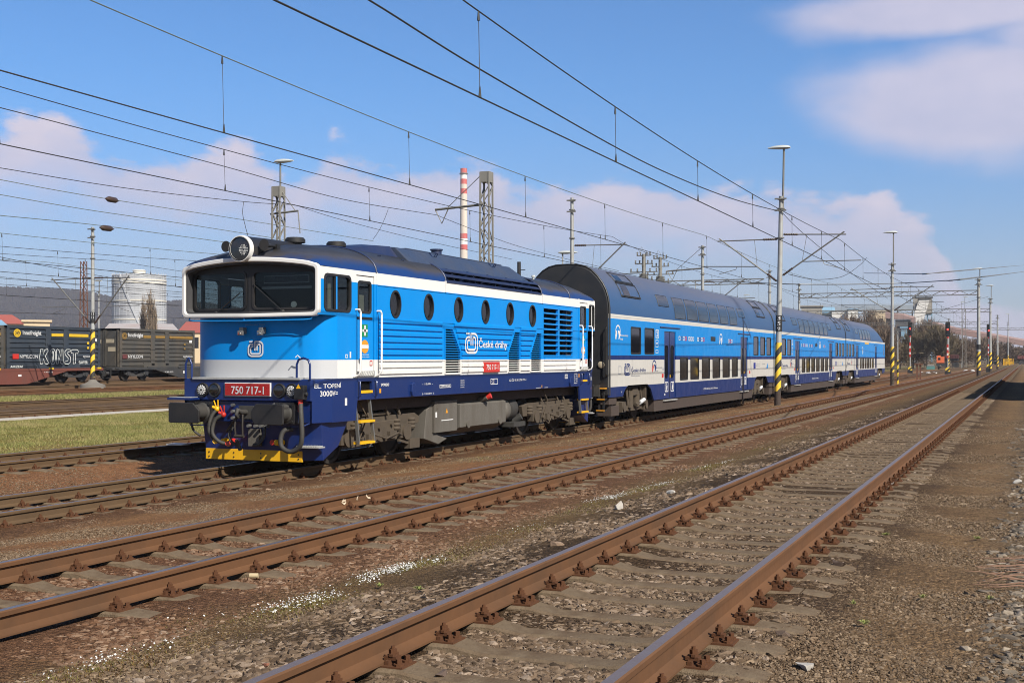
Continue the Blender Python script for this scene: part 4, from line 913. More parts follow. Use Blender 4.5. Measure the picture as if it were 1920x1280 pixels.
        # sockets on the nose and the emblem
        for x in (-.14, .29):
            mb = MB(); mb.box(x-.045, x+.045, E(.04), E(.16), 2.50, 2.62); mb.box(x-.055, x+.055, E(.0), E(.06), 2.47, 2.555); mb.cyl((x, E(-.01), 2.50), (x+.02, E(.07), 2.50), .03, 10); sk = part(mb, 'control_socket', M_STEEL, bevel=.01)
            mb = MB(); mb.box(x-.03, x+.03, E(-.004), E(.001), 2.485, 2.515); part(mb, 'mark', M_REDB if x < 0 else M_BLUE, sk)
        def nf(u, v, w):
            t = min(abs(u)/1.5, .999); return (u, E(.155+.58*(1-(1-t**2.9)**(1/2.1))), v)
        if k == 0:
            mb = MB(); cd_logo(mb, -.06, 2.08, .32, .28, nf, .10); part(mb, 'emblem', M_SLETTER)
            mb = MB(); write(mb, 'ZÁSUVKY DÁLK. ŘÍZENÍ', -.13, .31, 2.65, 2.685, nf); part(mb, 'lettering', mat('faint lettering', (.10,.24,.45), .5, dirt=0))
            mb = MB(); mb.tube([(1.02,.08,2.06),(1.05,.10,2.10),(1.10,.14,2.04)], .012, 6); part(mb, 'hook', M_SLETTER)
        # buffer beam, hood and plough
        mb = MB(); mb.box(-1.40, 1.40, E(.0), E(1.0), 1.26, 1.665); mb.box(-1.40,1.40,E(.06),E(1.0),.86,1.26); part(mb, 'buffer_beam', M_NAVY, bevel=.02)
        for sx in (1, -1): mb = MB(); mb.loft([[(sx*1.40, E(.02), z),(sx*1.515, E(.52), z),(sx*1.515, E(1.0), z),(sx*1.36, E(1.0), z)] for z in (.865, 1.66)]); part(mb, 'corner_panel', M_NAVY, bevel=.012)
        mb = MB(); mb.box(-1.18, 1.18, E(-.035), E(.30), 1.655, 1.69); part(mb, 'tread_edge', M_PLAT)
        mb = MB()
        for zt, zb, y0, y1 in ((.86, .17, .14, .26),): 
            mb.loft([[(-1.40,E(.80),.17),(-1.06,E(.25),.17),(1.07,E(.25),.17),(1.40,E(.42),.17),(1.40,E(.95),.40),(-1.40,E(.95),.40)], [(-1.40,E(.60),.87),(-1.10,E(.18),.87),(1.10,E(.18),.87),(1.42,E(.30),.87),(1.42,E(1.28),.87),(-1.42,E(1.28),.87)]]); 
        part(mb, 'snow_plough', M_NAVY, bevel=.008)
        mb = MB(); mb.box(-1.06, 1.07, E(.215), E(.26), .145, .345); yp = part(mb, 'yellow_plate', M_YEL, bevel=.004)
        for x in (-.98,-.42,.18,1.0):
            for z in (.20,.28): mb = MB(); mb.cyl((x, E(.205), z), (x, E(.22), z), .014, 8); part(mb, 'bolt', M_BLACK, yp)
        mb = MB(); mb.box(1.02, 1.50, E(.10), E(.32), .415, .44)
        for i in range(9): mb.box(1.03+i*.05, 1.05+i*.05, E(.10), E(.32), .44, .455)
        part(mb, 'corner_step', M_PLAT)
        mb = MB(); mb.box(-1.78, -1.40, E(-.05), E(.20), .40, .425); part(mb, 'corner_step', M_PLAT)
        mb = MB(); mb.box(-1.55, -1.03, E(-.30), E(.02), 1.27, 1.31); part(mb, 'buffer_step', M_NAVY); mb = MB(); mb.box(-1.52,-1.06,E(-.28),E(-.02),1.311,1.32); part(mb, 'tread', M_PLAT)
        # lamps
        for x, lit in ((-.96, 1), (-.69, 0), (.74, 0), (1.01, 1)):
            mb = MB(); mb.lathe((x, E(-.035), 1.455), (0, sgn, 0), [(0,.098),(-.01,.12),(.02,.135),(.05,.135)], 28); lp = part(mb, 'headlight', M_BLACK, smooth=40)
            mb = MB(); mb.lathe((x, E(-.045), 1.455), (0, sgn, 0), [(-.012,0),(-.009,.05),(0,.095),(.02,.10)], 24); part(mb, 'lens', M_LENS, lp, smooth=60)
            mb = MB()
            if lit:
                for i in range(12):
                    a = 2*math.pi*(i+.5)/12
                    for r0, r1 in ((.022,.05),(.056,.092)):
                        c, s = math.cos(a), math.sin(a); p = lambda r, da: (x+r*math.cos(a+da), E(-.064+.014*(r/.09)**2), 1.455+r*math.sin(a+da)); d = .17
                        mb.add([p(r0,-d), p(r0,d), p(r1,d), p(r1,-d)], [(0,1,2,3)])
                part(mb, 'facets', M_LED, lp)
            else:
                mb.ball((x, E(-.03), 1.455), .028); part(mb, 'bulb', M_CHROME, lp)
        mb = MB(); mb.box(-.455, .555, E(-.03), E(.01), 1.345, 1.595); npl = part(mb, 'number_plate', M_LETTER, bevel=.006)
        mb = MB(); mb.box(-.44, .54, E(-.036), E(-.028), 1.36, 1.58); part(mb, 'red_panel', M_RED, npl)
        if k == 0: mb = MB(); write(mb, '750 717-1', -.30, .42, 1.385, 1.53, front_fn(-.041)); part(mb, 'plate_numbers', M_SLETTER, npl)
        # buffers
        for sx in (-1, 1):
            cx = .90*sx; mb = MB(); ch = .17
            prof = [(-.34,-.165),(-.30,-.185),(.30,-.185),(.34,-.165),(.34,.05),(.20,.185),(-.30,.185),(-.34,.165)]
            if sx > 0: prof = [(-.34,-.05),(-.34,.05),(-.24,.185),(.31,.185),(.34,.165),(.34,-.165),(.31,-.185),(-.26,-.185)]
            mb.prism([(cx+p[0], 1.05+p[1]) for p in prof], lambda u, v, w: (u, E(w), v), -.66, -.62)
            bf = part(mb, 'buffer', M_BLACK, bevel=.012)
            mb = MB(); mb.lathe((cx, E(-.63), 1.05), (0, sgn, 0), [(0,.17),(.10,.12),(.26,.115),(.262,.135),(.50,.145),(.52,.17),(.56,.17)], 20); part(mb, 'shank', M_HOSE, bf, smooth=40)
            mb = MB(); mb.box(cx-.20, cx+.20, E(-.10), E(.07), .86, 1.24)
            for a in (-.16,.16):
                for z in (.90, 1.20): mb.cyl((cx+a, E(-.13), z), (cx+a, E(-.09), z), .028, 8)
            part(mb, 'buffer_base', M_BLACK, bf)
        # coupling hook, screw coupling
        mb = MB(); mb.box(-.16,.16,E(.0),E(.08),.93,1.17); mb.tube([(0,E(.05),1.05),(0,E(-.16),1.06),(0,E(-.27),1.10),(0,E(-.30),1.02),(0,E(-.24),.96)], [.05,.05,.045,.035,.025], 8); hk = part(mb, 'coupling_hook', M_HOSE, smooth=50)
        mb = MB(); 
        for dx in (-.07,.07): mb.tube([(dx,E(-.20),1.02),(dx*1.2,E(-.23),.80),(dx*1.1,E(-.21),.62)], .018, 6)
        mb.cyl((-.10,E(-.21),.62),(.10,E(-.21),.62),.03,8); mb.tube([(-.02,E(-.22),1.0),(-.28,E(-.16),.74),(-.34,E(-.12),.70)], .022, 6); mb.cyl((-.06,E(-.21),.56),(.02,E(-.20),.36),.035,8); part(mb, 'screw_coupling', M_WHEEL, hk, smooth=50)
        mb = MB(); mb.box(-.02,.22,E(.10),E(.20),.42,.74); part(mb, 'grey_box', M_TANK)
        # hoses and taps
        def hose(name, pts, r, m, capm=None, cap=None):
            # smooth the polyline
            P = [Vector((p[0], E(p[1]), p[2])) for p in pts]; Q = []
            for i in range(len(P)-1):
                p0, p1, p2, p3 = P[max(i-1,0)], P[i], P[i+1], P[min(i+2,len(P)-1)]
                for q in range(5):
                    t = q/5; Q.append(0.5*((2*p1)+(p2-p0)*t+(2*p0-5*p1+4*p2-p3)*t*t+(3*p1-p0-3*p2+p3)*t**3))
            Q.append(P[-1]); mb = MB(); mb.tube(Q, r, 8); h = part(mb, name, m, smooth=60)
            if cap:
                c = P[0]; mb = MB(); mb.ball(c, .055); mb.tube([c, c+Vector((-.09,-.02*sgn,.04))], .03, 8); mb.tube([c+Vector((-.02,0,.03)), c+Vector((-.06,-.02*sgn,.16))], .013, 6); mb.tube([c+Vector((.02,0,.03)), c+Vector((.03,-.02*sgn,.17))], .013, 6); part(mb, 'tap', cap, h, smooth=50); mb = MB(); mb.cyl(P[-1], P[-1]+Vector((.03,-.05*sgn,.01)), .05, 10); part(mb, 'hose_end', cap, h, smooth=50)
        hose('brake_hose', [(-.62,-.03,1.10),(-.70,-.10,.95),(-.72,-.14,.70),(-.62,-.08,.50)], .036, M_HOSE, cap=M_YEL)
        hose('brake_hose', [(-.48,-.03,1.00),(-.60,-.12,.90),(-.63,-.16,.66),(-.50,-.12,.50),(-.38,-.02,.46)], .036, M_HOSE, cap=M_REDB)
        hose('heating_cable', [(1.22,-.06,1.22),(1.27,-.12,1.0),(1.30,-.14,.66),(1.24,-.12,.46),(1.05,-.12,.36),(.86,-.12,.44),(.83,-.10,.62),(.88,-.05,.74),(.99,.05,.76)], .045, M_HOSE)
        mb = MB(); mb.cyl((1.215,E(-.06),1.08),(1.215,E(-.06),1.30),.045,12); part(mb, 'red_sleeve', M_REDB, smooth=40)
        mb = MB(); mb.box(1.12,1.32,E(-.13),E(.01),1.30,1.56); mb.cyl((1.31,E(-.07),1.40),(1.37,E(-.07),1.40),.04,8); part(mb, 'heating_socket', M_BLACK, bevel=.012)
        mb = MB(); mb.add([(1.17,E(-.134),1.50),(1.27,E(-.134),1.50),(1.22,E(-.134),1.585)], [(0,1,2)]); part(mb, 'warning_triangle', M_YEL)
        for x in (-.52,.66):
            mb = MB(); mb.cyl((x,E(.08),.50),(x,E(.20),.50),.06,10); mb.ball((x-.02,E(.05),.50),.055); part(mb, 'air_tap', M_YEL if x < 0 else M_YEL)
        for x in (-.40,.50):
            mb = MB(); mb.cyl((x,E(.10),.50),(x,E(.20),.50),.05,10); part(mb, 'red_tap', M_REDB)
        for i, x in enumerate((-.30,-.30,-.30,-.30,.05,.20,.32,.44,.62,.62)):
            z = (.82,.94,1.06,1.18,.80,.80,.80,.80,1.20,.86)[i]; mb = MB(); mb.cyl((x,E(-.02),z),(x,E(.07),z),.03,8); part(mb, 'beam_bolt', M_STEEL)
        mb = MB(); mb.tube([(.98,E(-.02),.80),(1.30,E(-.12),.82),(1.38,E(-.02),.87)], .014, 6); part(mb, 'shunter_handle', M_NAVY); mb = MB(); mb.tube([(-.80,E(-.02),.80),(-1.15,E(-.14),.80),(-1.20,E(-.12),.86),(-1.1,E(0),.87)], .014, 6); part(mb, 'shunter_handle', M_NAVY)
        hose('air_hose', [(.42,-.02,.80),(.46,-.10,.62),(.38,-.14,.48),(.24,-.10,.46)], .028, M_HOSE)
        hose('air_hose', [(-.26,-.02,.80),(-.30,-.10,.64),(-.22,-.13,.50),(-.10,-.10,.46)], .028, M_HOSE)
        hose('jumper_cable', [(-1.10,-.04,1.20),(-1.16,-.10,1.0),(-1.10,-.12,.72),(-.96,-.08,.60)], .022, M_HOSE)
        # grab hoops on the deck
        for x0, x1, z1 in ((1.10,1.38,2.05),(-1.36,-1.22,2.05)):
            mb = MB(); mb.tube([(x0,E(-.0),1.66),(x0,E(-.0),z1-.12),(x0+.04,E(0),z1-.03),((x0+x1)/2,E(0),z1),(x1-.04,E(0),z1-.03),(x1,E(0),z1-.12),(x1,E(0),1.66)], .021, 8); part(mb, 'grab_hoop', M_NAVY, smooth=60)
        if k == 0:
            mb = MB(); 
            def cf(u, v, w): return (1.408+.23*u if u < .50 else 1.526, .02+u, v)
            write(mb, 'EL. TOPENÍ', .06, .82, 1.50, 1.60, cf); write(mb, '3000V=', .20, .70, 1.35, 1.45, cf); part(mb, 'lettering', M_LETTER)
    # roof: lofted shell
    def rprof(zs, zc, n=22, p=2.15):
        out = []
        for i in range(n+1):
            a = math.pi*i/n; c, s = math.cos(a), math.sin(a); out.append((1.5*abs(c)**(2/p)*(1 if c >= 0 else -1), zs+(zc-zs)*abs(s)**(2/p)))
        return out
    st = [(.15,3.73,3.99),(.30,3.73,4.05),(.50,3.725,4.11),(.80,3.72,4.19),(1.2,3.72,4.25),(2.2,3.72,4.295)]
    st += [(LS-y, a, b_) for y, a, b_ in reversed(st)]
    mb = MB(); secs = [[(x, y, z) for x, z in rprof(a, b_)] for y, a, b_ in st]
    for q in (0, -1):                                              # the front edge runs down into the windscreen frame
        s0 = secs[q]; sg_ = 1 if q == 0 else -1; k0 = 0 if q == 0 else LS; n0 = len(s0); rim = [(x*.985, k0+sg_*(-.05+.17*abs(x)/1.5), 3.89-.125*(abs(x*.985)/1.5)**2.2) for x, y, z in s0]
        secs.insert(0, rim) if q == 0 else secs.append(rim)
    # open the radiator slots: leave the roof haunches out between 5.35 and 11.07
    n = len(secs[0]); cuts = [0, 5, 6, 11]
    front = secs[:7]+[[(p[0], 5.33, p[2]) for p in secs[6]]]; rear = [[(p[0], 11.09, p[2]) for p in secs[6]]]+secs[7:]
    mb.loft(front, caps=False, closed=False); mb.loft(rear, caps=False, closed=False)
    mid = [[(p[0], y, p[2]) for p in secs[6][5:n-5]] for y in (5.33, 11.09)]; mb.loft(mid, caps=False, closed=False)
    part(mb, 'roof', M_ROOF, smooth=50)
    mb = MB()
    for sg in (1, -1):
        mb.slot(1); mb.box(sg*1.0, sg*1.02, 5.33, 11.09, 3.60, 4.15); mb.box(sg*1.0, sg*1.48, 5.33, 11.09, 3.58, 3.70); mb.slot(0)
        for x, z in ((1.505,3.74),(1.47,3.87),(1.39,3.995)): mb.prism([(x-.10,z+.030),(x+.012,z-.030),(x+.012,z-.008),(x-.10,z+.05)], lambda u, v, w: (sg*u, w, v), 5.34, 11.08)
        for i in range(5):
            y = 5.33+(i+.5)*5.76/5; mb.prism([(1.02,3.70),(1.47,3.72),(1.40,3.92),(1.28,4.05),(1.02,4.12)], lambda u, v, w: (sg*u, w, v), y-.012, y+.012)
    part(mb, 'roof_louvre', [M_SLAT, M_VOID])
    for y in (2.22, 5.33, 11.09, LS-2.22): mb = MB(); mb.tube([(x*1.004, y, z+.006) for x, z in rprof(3.72, 4.295)], .022, 6, caps=False); part(mb, 'roof_seam', M_SLAT, smooth=60)
    # raised hatch
    def hs(y, w0, w1, z0, z1): return [(-w0,y,z0),(-w1,y,z1),(-w1*.5,y,z1+.03),(w1*.5,y,z1+.03),(w1,y,z1),(w0,y,z0)]
    mb = MB(); mb.loft([hs(2.85,.55,.40,4.19,4.22), hs(3.2,.72,.55,4.16,4.34), hs(3.7,.85,.64,4.12,4.42), hs(4.25,.98,.70,4.08,4.44)]); part(mb, 'hatch_cowl', M_SLAT, smooth=40)
    mb = MB(); mb.loft([hs(4.25,1.24,.82,4.03,4.42), hs(10.5,1.24,.82,4.03,4.42), hs(11.0,1.20,.78,4.05,4.34)]); mb.box(-.70,.70,5.0,10.3,4.44,4.47); part(mb, 'roof_hatch', M_HATCH, bevel=.015)
    mb = MB()
    for y, x, z in ((3.0,1.06,4.06),(3.9,1.12,4.03),(5.9,.93,4.33),(9.2,.93,4.33),):
        mb.tube([(x,y,z),(x+.05,y,z+.08),(x+.05,y+.10,z+.08),(x,y+.10,z)], .012, 6)
        if y > 5: mb.bar((x-.09,y-.05,z+.10),(x+.12,y-.05,z-.20),.02)
    part(mb, 'lifting_eye', M_SLAT)
    mb = MB(); mb.lathe((0,7.9,4.44),(0,0,1),[(0,.19),(.05,.19),(.06,.13),(.22,.13),(.23,.16),(.26,.16)],20); part(mb, 'exhaust_stack', M_SLAT, smooth=40)
    mb = MB(); mb.box(-.5,.5,8.3,9.6,4.45,4.50); part(mb, 'hatch_lid', M_HATCH)
    for (x, y) in ((.05,.95+.62),(.35,2.62)):
        mb = MB(); mb.lathe((x,y,4.24),(0,0,1),[(0,.13),(.06,.13),(.065,.17),(.07,.20),(.13,.20),(.17,.165),(.175,0)],24); part(mb, 'roof_vent', M_BLACK, smooth=40)
    mb = MB(); mb.cyl((.75,11.35,4.15),(.75,11.35,4.62),.05,10); mb.tube([(.75,11.35,4.40),(.95,11.3,4.40)], .01, 6); part(mb, 'aerial', M_BLACK)
    mb = MB(); mb.lathe((.9,12.0,4.12),(0,0,1),[(0,.03),(.12,.03),(.13,.06),(.18,.05)],10); part(mb, 'roof_lamp', M_LAMP)
    # top headlight and horns
    mb = MB(); mb.lathe((-.02,-.16,4.055),(0,1,0),[(.0,.205),(-.012,.215),(-.012,.238),(.02,.248),(.085,.248),(.09,.24)],36); hl = part(mb, 'headlight', M_WHITE, smooth=40)
    mb = MB(); mb.loft([[(-.02*(1-t)+w*math.cos(R(a)), y, zc+w*math.sin(R(a))) for a in range(0, 360, 15)] for t, y, zc, w in ((0,-.072,4.055,.244),(.2,.3,4.06,.246),(.5,.8,4.075,.24),(.8,1.4,4.09,.225),(1,2.1,4.08,.20))]); part(mb, 'lamp_fairing', M_ROOF, smooth=60)
    mb = MB(); mb.lathe((-.02,-.17,4.055),(0,1,0),[(0,0),(.002,.10),(.008,.212),(.02,.214)],32); part(mb, 'lens', M_LENS, hl, smooth=60)
    mb = MB(); mb.ring(ellipse(-.02,4.055,.222,.222,32), ellipse(-.02,4.055,.207,.207,32), .01, front_fn(-.178)); part(mb, 'rim', M_BLACK, hl)
    mb = MB()
    for i in range(-3, 4):
        for j in range(-3, 4):
            if i*i+j*j > 11 or (abs(i) == 0 and abs(j) == 0): continue
            a = math.atan2(j, i); r = math.hypot(i, j)*.028; cx, cz = .065+r*math.cos(a), 4.035+r*math.sin(a); d = Vector((math.cos(a), math.sin(a)))*.011; e = Vector((-d.y, d.x))*.55
            mb.add([(cx+d.x*s1+e.x*s2, -.176, cz+d.y*s1+e.y*s2) for s1, s2 in ((-1,-1),(1,-1),(1,1),(-1,1))], [(0,1,2,3)])
    part(mb, 'facets', M_LED, hl)
    for x, y, z in ((-.43,-.02,4.12),(.38,.02,4.13)):
        mb = MB(); mb.lathe((x,y,z),(0,1,0),[(0,.105),(.03,.085),(.09,.05),(.22,.032),(.42,.026)],18); mb.lathe((x,y+.02,z),(0,1,0),[(.0,0),(.001,.09)],18); mb.tube([(x,y+.40,z),(x,y+.42,z-.14)], .02, 6); mb.box(x-.05,x+.05,y+.36,y+.46,z-.06,z+.04); part(mb, 'horn', M_BLACK, smooth=40)
    mb = MB(); mb.prism([(-1.0,4.26),(1.0,4.26),(1.4,4.0),(-1.4,4.0)], lambda u, v, w: (u, w, v-.4), 2.30, 2.34); mb.box(-1.45,1.45,2.30,2.34,1.70,3.62); mb.box(-1.45,1.45,LS-2.34,LS-2.30,1.70,3.62); part(mb, 'bulkhead', M_GREYD)
    mb = MB(); mb.box(-1.44,1.44,.80,2.30,2.10,2.16); mb.box(-1.40,1.40,.45,.85,2.86,2.95); mb.box(-1.43,1.43,.25,2.3,3.64,3.68); mb.box(-1.46,-1.43,.75,2.3,2.1,2.9); mb.box(1.43,1.46,.75,2.3,2.1,2.85)
    mb.box(.30,.80,1.45,2.0,2.2,3.15); mb.box(-.80,-.30,1.45,2.0,2.2,2.9); part(mb, 'cab_interior', M_GREYD); mb = MB(); mb.box(-1.44,1.44,LS-2.3,LS-.8,2.10,2.16); mb.box(-1.40,1.40,LS-.85,LS-.45,2.86,2.95); mb.box(-1.43,1.43,LS-2.3,LS-.25,3.64,3.68); part(mb, 'cab_interior', M_GREYD)
    mb = MB(); mb.slot(1); mb.box(.20,1.18,.285,.30,3.435,3.575); mb.slot(0); mb.box(.215,1.165,.275,.287,3.45,3.56); mb.box(.10,1.25,.28,.32,3.36,3.405) if False else None
    part(mb, 'destination_display', [mat('unlit dark red display', (.020,.006,.006), .3, dirt=0), M_SLETTER])
    mb = MB(); mb.box(.14,1.22,.30,.33,3.33,3.375); mb.cyl((.80,.36,3.04),(.80,.37,3.04),.06,14); part(mb, 'sun_visor', M_SLETTER)
    mb = MB(); mb.box(1.36,1.38,.62,.78,2.93,3.55); mb.box(1.30,1.32,1.85,2.05,2.93,3.28); part(mb, 'cream_panel', M_CREAM)
    # floor pan and body core so that no light leaks under the body
    mb = MB(); mb.box(-1.42,1.42,.7,LS-.7,1.45,1.66); mb.box(-1.2,1.2,1.0,LS-1.0,1.0,1.45); part(mb, 'frame', M_UNDER)
    mb = MB(); mb.box(-1.2,1.2,2.45,LS-2.45,1.7,3.5); part(mb, 'engine_room', M_VOID)
    # bogies
    for yb in (2.80, 12.60):
        mb = MB(); fr = None
        for sg in (1, -1):
            prof = [(-2.0,.80),(-1.6,.86),(1.75,.88),(1.95,.80),(1.95,.66),(1.45,.58),(.85,.34),(-.55,.34),(-1.05,.52),(-1.9,.52)]
            mb.prism([(yb+p[0]*1.0, p[1]) for p in prof], lambda u, v, w: (sg*w, u, v), 1.02, 1.14)
            mb.prism([(yb+p[0], p[1]) for p in ((-.95,.30),(.9,.36),(.9,.78),(-.95,.74))], lambda u, v, w: (sg*w, u, v), 1.14, 1.17)
        mb.box(-1.0,1.0,yb-.4,yb+.4,.5,.9)
        fr = part(mb, 'bogie', M_BRKT, bevel=.015)
        for sg in (1, -1):
            for dy in (-1.2, 1.2):
                mb = MB(); mb.cyl((sg*1.10,yb+dy,.50),(sg*1.26,yb+dy,.50),.17,16); mb.box(sg*1.06,sg*1.22,yb+dy-.24,yb+dy+.24,.38,.66)
                for q in (-.34,.34): mb.lathe((sg*1.15,yb+dy+q,.55),(0,0,1),[(0,.09),(.04,.11),(.08,.09),(.12,.11),(.16,.09),(.20,.11),(.24,.09)],12)
                part(mb, 'axle_box', M_BRKT, fr, smooth=40)
            mb = MB()
            for dy in (-.55,.1,.62): mb.cyl((sg*1.17,yb+dy,.62+.1*dy),(sg*1.22,yb+dy,.62+.1*dy),.035,10); mb.cyl((sg*1.17,yb+dy*.8-.2,.45),(sg*1.25,yb+dy*.8-.2,.45),.05,10)
            mb.tube([(sg*1.22,yb-.3,.55),(sg*1.30,yb+.2,.42),(sg*1.25,yb+.8,.50),(sg*1.2,yb+1.1,.42)], .02, 6)
            mb.box(sg*1.17,sg*1.24,yb-.42,yb-.22,.38,.54); mb.box(sg*1.17,sg*1.25,yb+.45,yb+.75,.40,.55)
            mb.bar((sg*1.2,yb+.9,.34),(sg*1.2,yb+1.5,.22),.05); mb.box(sg*1.12,sg*1.26,yb+1.3,yb+1.75,.14,.34)
            for dy in (-.9,-.5,.3,.8): mb.tube([(sg*1.05,yb+dy,1.22),(sg*1.18,yb+dy+.05,1.05),(sg*1.22,yb+dy+.12,.88)], .035, 6)
            mb.tube([(sg*1.3,yb-.9,1.2),(sg*1.36,yb-.7,.9),(sg*1.3,yb-.9,.45),(sg*1.34,yb-.6,.28),(sg*1.32,yb-.35,.44)], .016, 6)
            mb.cyl((sg*1.15,yb-.6,.92),(sg*1.15,yb+.6,.92),.035,8)
            part(mb, 'bogie_gear', M_BRKT, fr, smooth=40)
        for dy in (-1.2, 1.2):
            mb = MB(); 
            for sg in (1, -1): mb.lathe((sg*.70,yb+dy,.50),(sg,0,0),[(-.02,.53),(.015,.53),(.02,.50),(.12,.495),(.125,.43),(.09,.40),(.07,.18),(.14,.14),(.15,0)],36)
            mb.cyl((-.8,yb+dy,.5),(.8,yb+dy,.5),.09,12); part(mb, 'wheelset', M_WHEEL, smooth=35)
    # tanks
    mb = MB(); mb.box(.40,1.30,5.20,6.34,.40,1.10); mb.prism([(5.2,.40),(5.2,1.05),(4.92,.92),(4.80,.30),(5.5,.14),(5.95,.24)], lambda u, v, w: (w, u, v), .5, 1.24); mb.box(1.28,1.31,5.30,5.34,.92,1.08); mb.box(1.28,1.31,6.2,6.24,.92,1.08); t1 = part(mb, 'battery_box', M_TANK, bevel=.012)
    mb = MB(); mb.add([(1.306,5.73,.82),(1.306,5.85,.82),(1.306,5.79,.93)], [(0,1,2)]); part(mb, 'warning_triangle', M_ORANGE, t1)
    mb = MB(); mb.plate(rect(5.52,6.12,.655,.675), [], .002, lambda u, v, w: (1.306-w, u, v)); mb.plate(rect(5.22,5.30,.74,.86), [], .002, lambda u, v, w: (1.306-w, u, v)); part(mb, 'label', M_LETTER, t1)
    mb = MB(); mb.prism([(-1.0,.30),(1.0,.30),(1.32,.46),(1.32,.98),(1.08,1.10),(-1.08,1.10),(-1.32,.98),(-1.32,.46)], lambda u, v, w: (u, w, v), 6.42, 9.12); mb.box(1.31,1.335,6.42,6.48,.46,1.0); t2 = part(mb, 'fuel_tank', M_TANK, bevel=.012)
    mb = MB(); 
    for y in (6.85, 8.7): mb.cyl((1.31,y,.52),(1.36,y,.52),.09,16)
    mb.cyl((1.15,7.75,1.02),(1.42,7.75,1.12),.07,12); part(mb, 'tank_cap', M_TANK, t2, smooth=40)
    mb = MB(); mb.cyl((1.40,7.78,1.12),(1.50,7.80,1.16),.075,12); mb.cyl((1.38,7.86,1.10),(1.43,7.9,1.13),.05,8); part(mb, 'filler_cap', M_REDB, t2, smooth=40)
    mb = MB(); mb.box(-1.25,-.4,5.0,9.3,.35,1.05); mb.box(-.6,.6,5.2,9.4,.5,1.4); part(mb, 'equipment_box', M_TANK)
    mb = MB(); mb.lathe((.95,9.26,.74),(0,1,0),[(0,.10),(.03,.26),(.10,.31),(.34,.31),(.40,.25)],24); part(mb, 'air_reservoir', M_TANK, smooth=50)
    mb = MB(); mb.lathe((.95,9.70,.76),(0,1,0),[(0,.20),(.04,.29),(.40,.30),(.44,.26),(.50,.1)],24); mb.box(.9,1.28,9.72,10.5,.30,.42); mb.cyl((1.0,10.3,.42),(1.22,10.35,.55),.10,10); part(mb, 'air_reservoir', M_HOSE, smooth=50)
    return root
build_loco()

# ------------------------------------------------------------------ double-deck coaches
CW = 1.40
CPROF = [(1.40,3.42),(1.398,3.60),(1.36,3.90),(1.285,4.15),(1.18,4.36),(1.00,4.60),(.80,4.79),(.60,4.90),(.36,4.955),(0,4.97)]
def prof_x(z):
    P = CPROF
    for (x0, z0), (x1, z1) in zip(P[:-1], P[1:]):
        if z0 <= z <= z1: return x0+(x1-x0)*(z-z0)/(z1-z0)
    return 1.4
def region_emblem(parent, build, fn, u0, v0, w, h, white):
    mb = MB(); mb.stroke([(u0+w*(.5+.42*math.cos(R(a))), v0+h*(.58+.42*math.sin(R(a)))) for a in range(-20, 215, 12)], w*.09, fn); build(mb, 'region_emblem_ring', M_LETTER if white else M_NLETTER)
    mb = MB(); mb.plate([(u0+w*a, v0+h*b) for a, b in ((.02,.30),(.06,.58),(.30,.66),(.36,.44),(.24,.22),(.16,.02),(.03,.05))], [], .002, fn); build(mb, 'region_emblem_left', M_LETTER if white else M_REDB)
    mb = MB(); mb.plate([(u0+w*a, v0+h*b) for a, b in ((.46,.68),(.94,.60),(.96,.34),(.70,.02),(.62,.02),(.66,.30))], [], .002, fn); build(mb, 'region_emblem_right', M_LETTER if white else M_NLETTER)
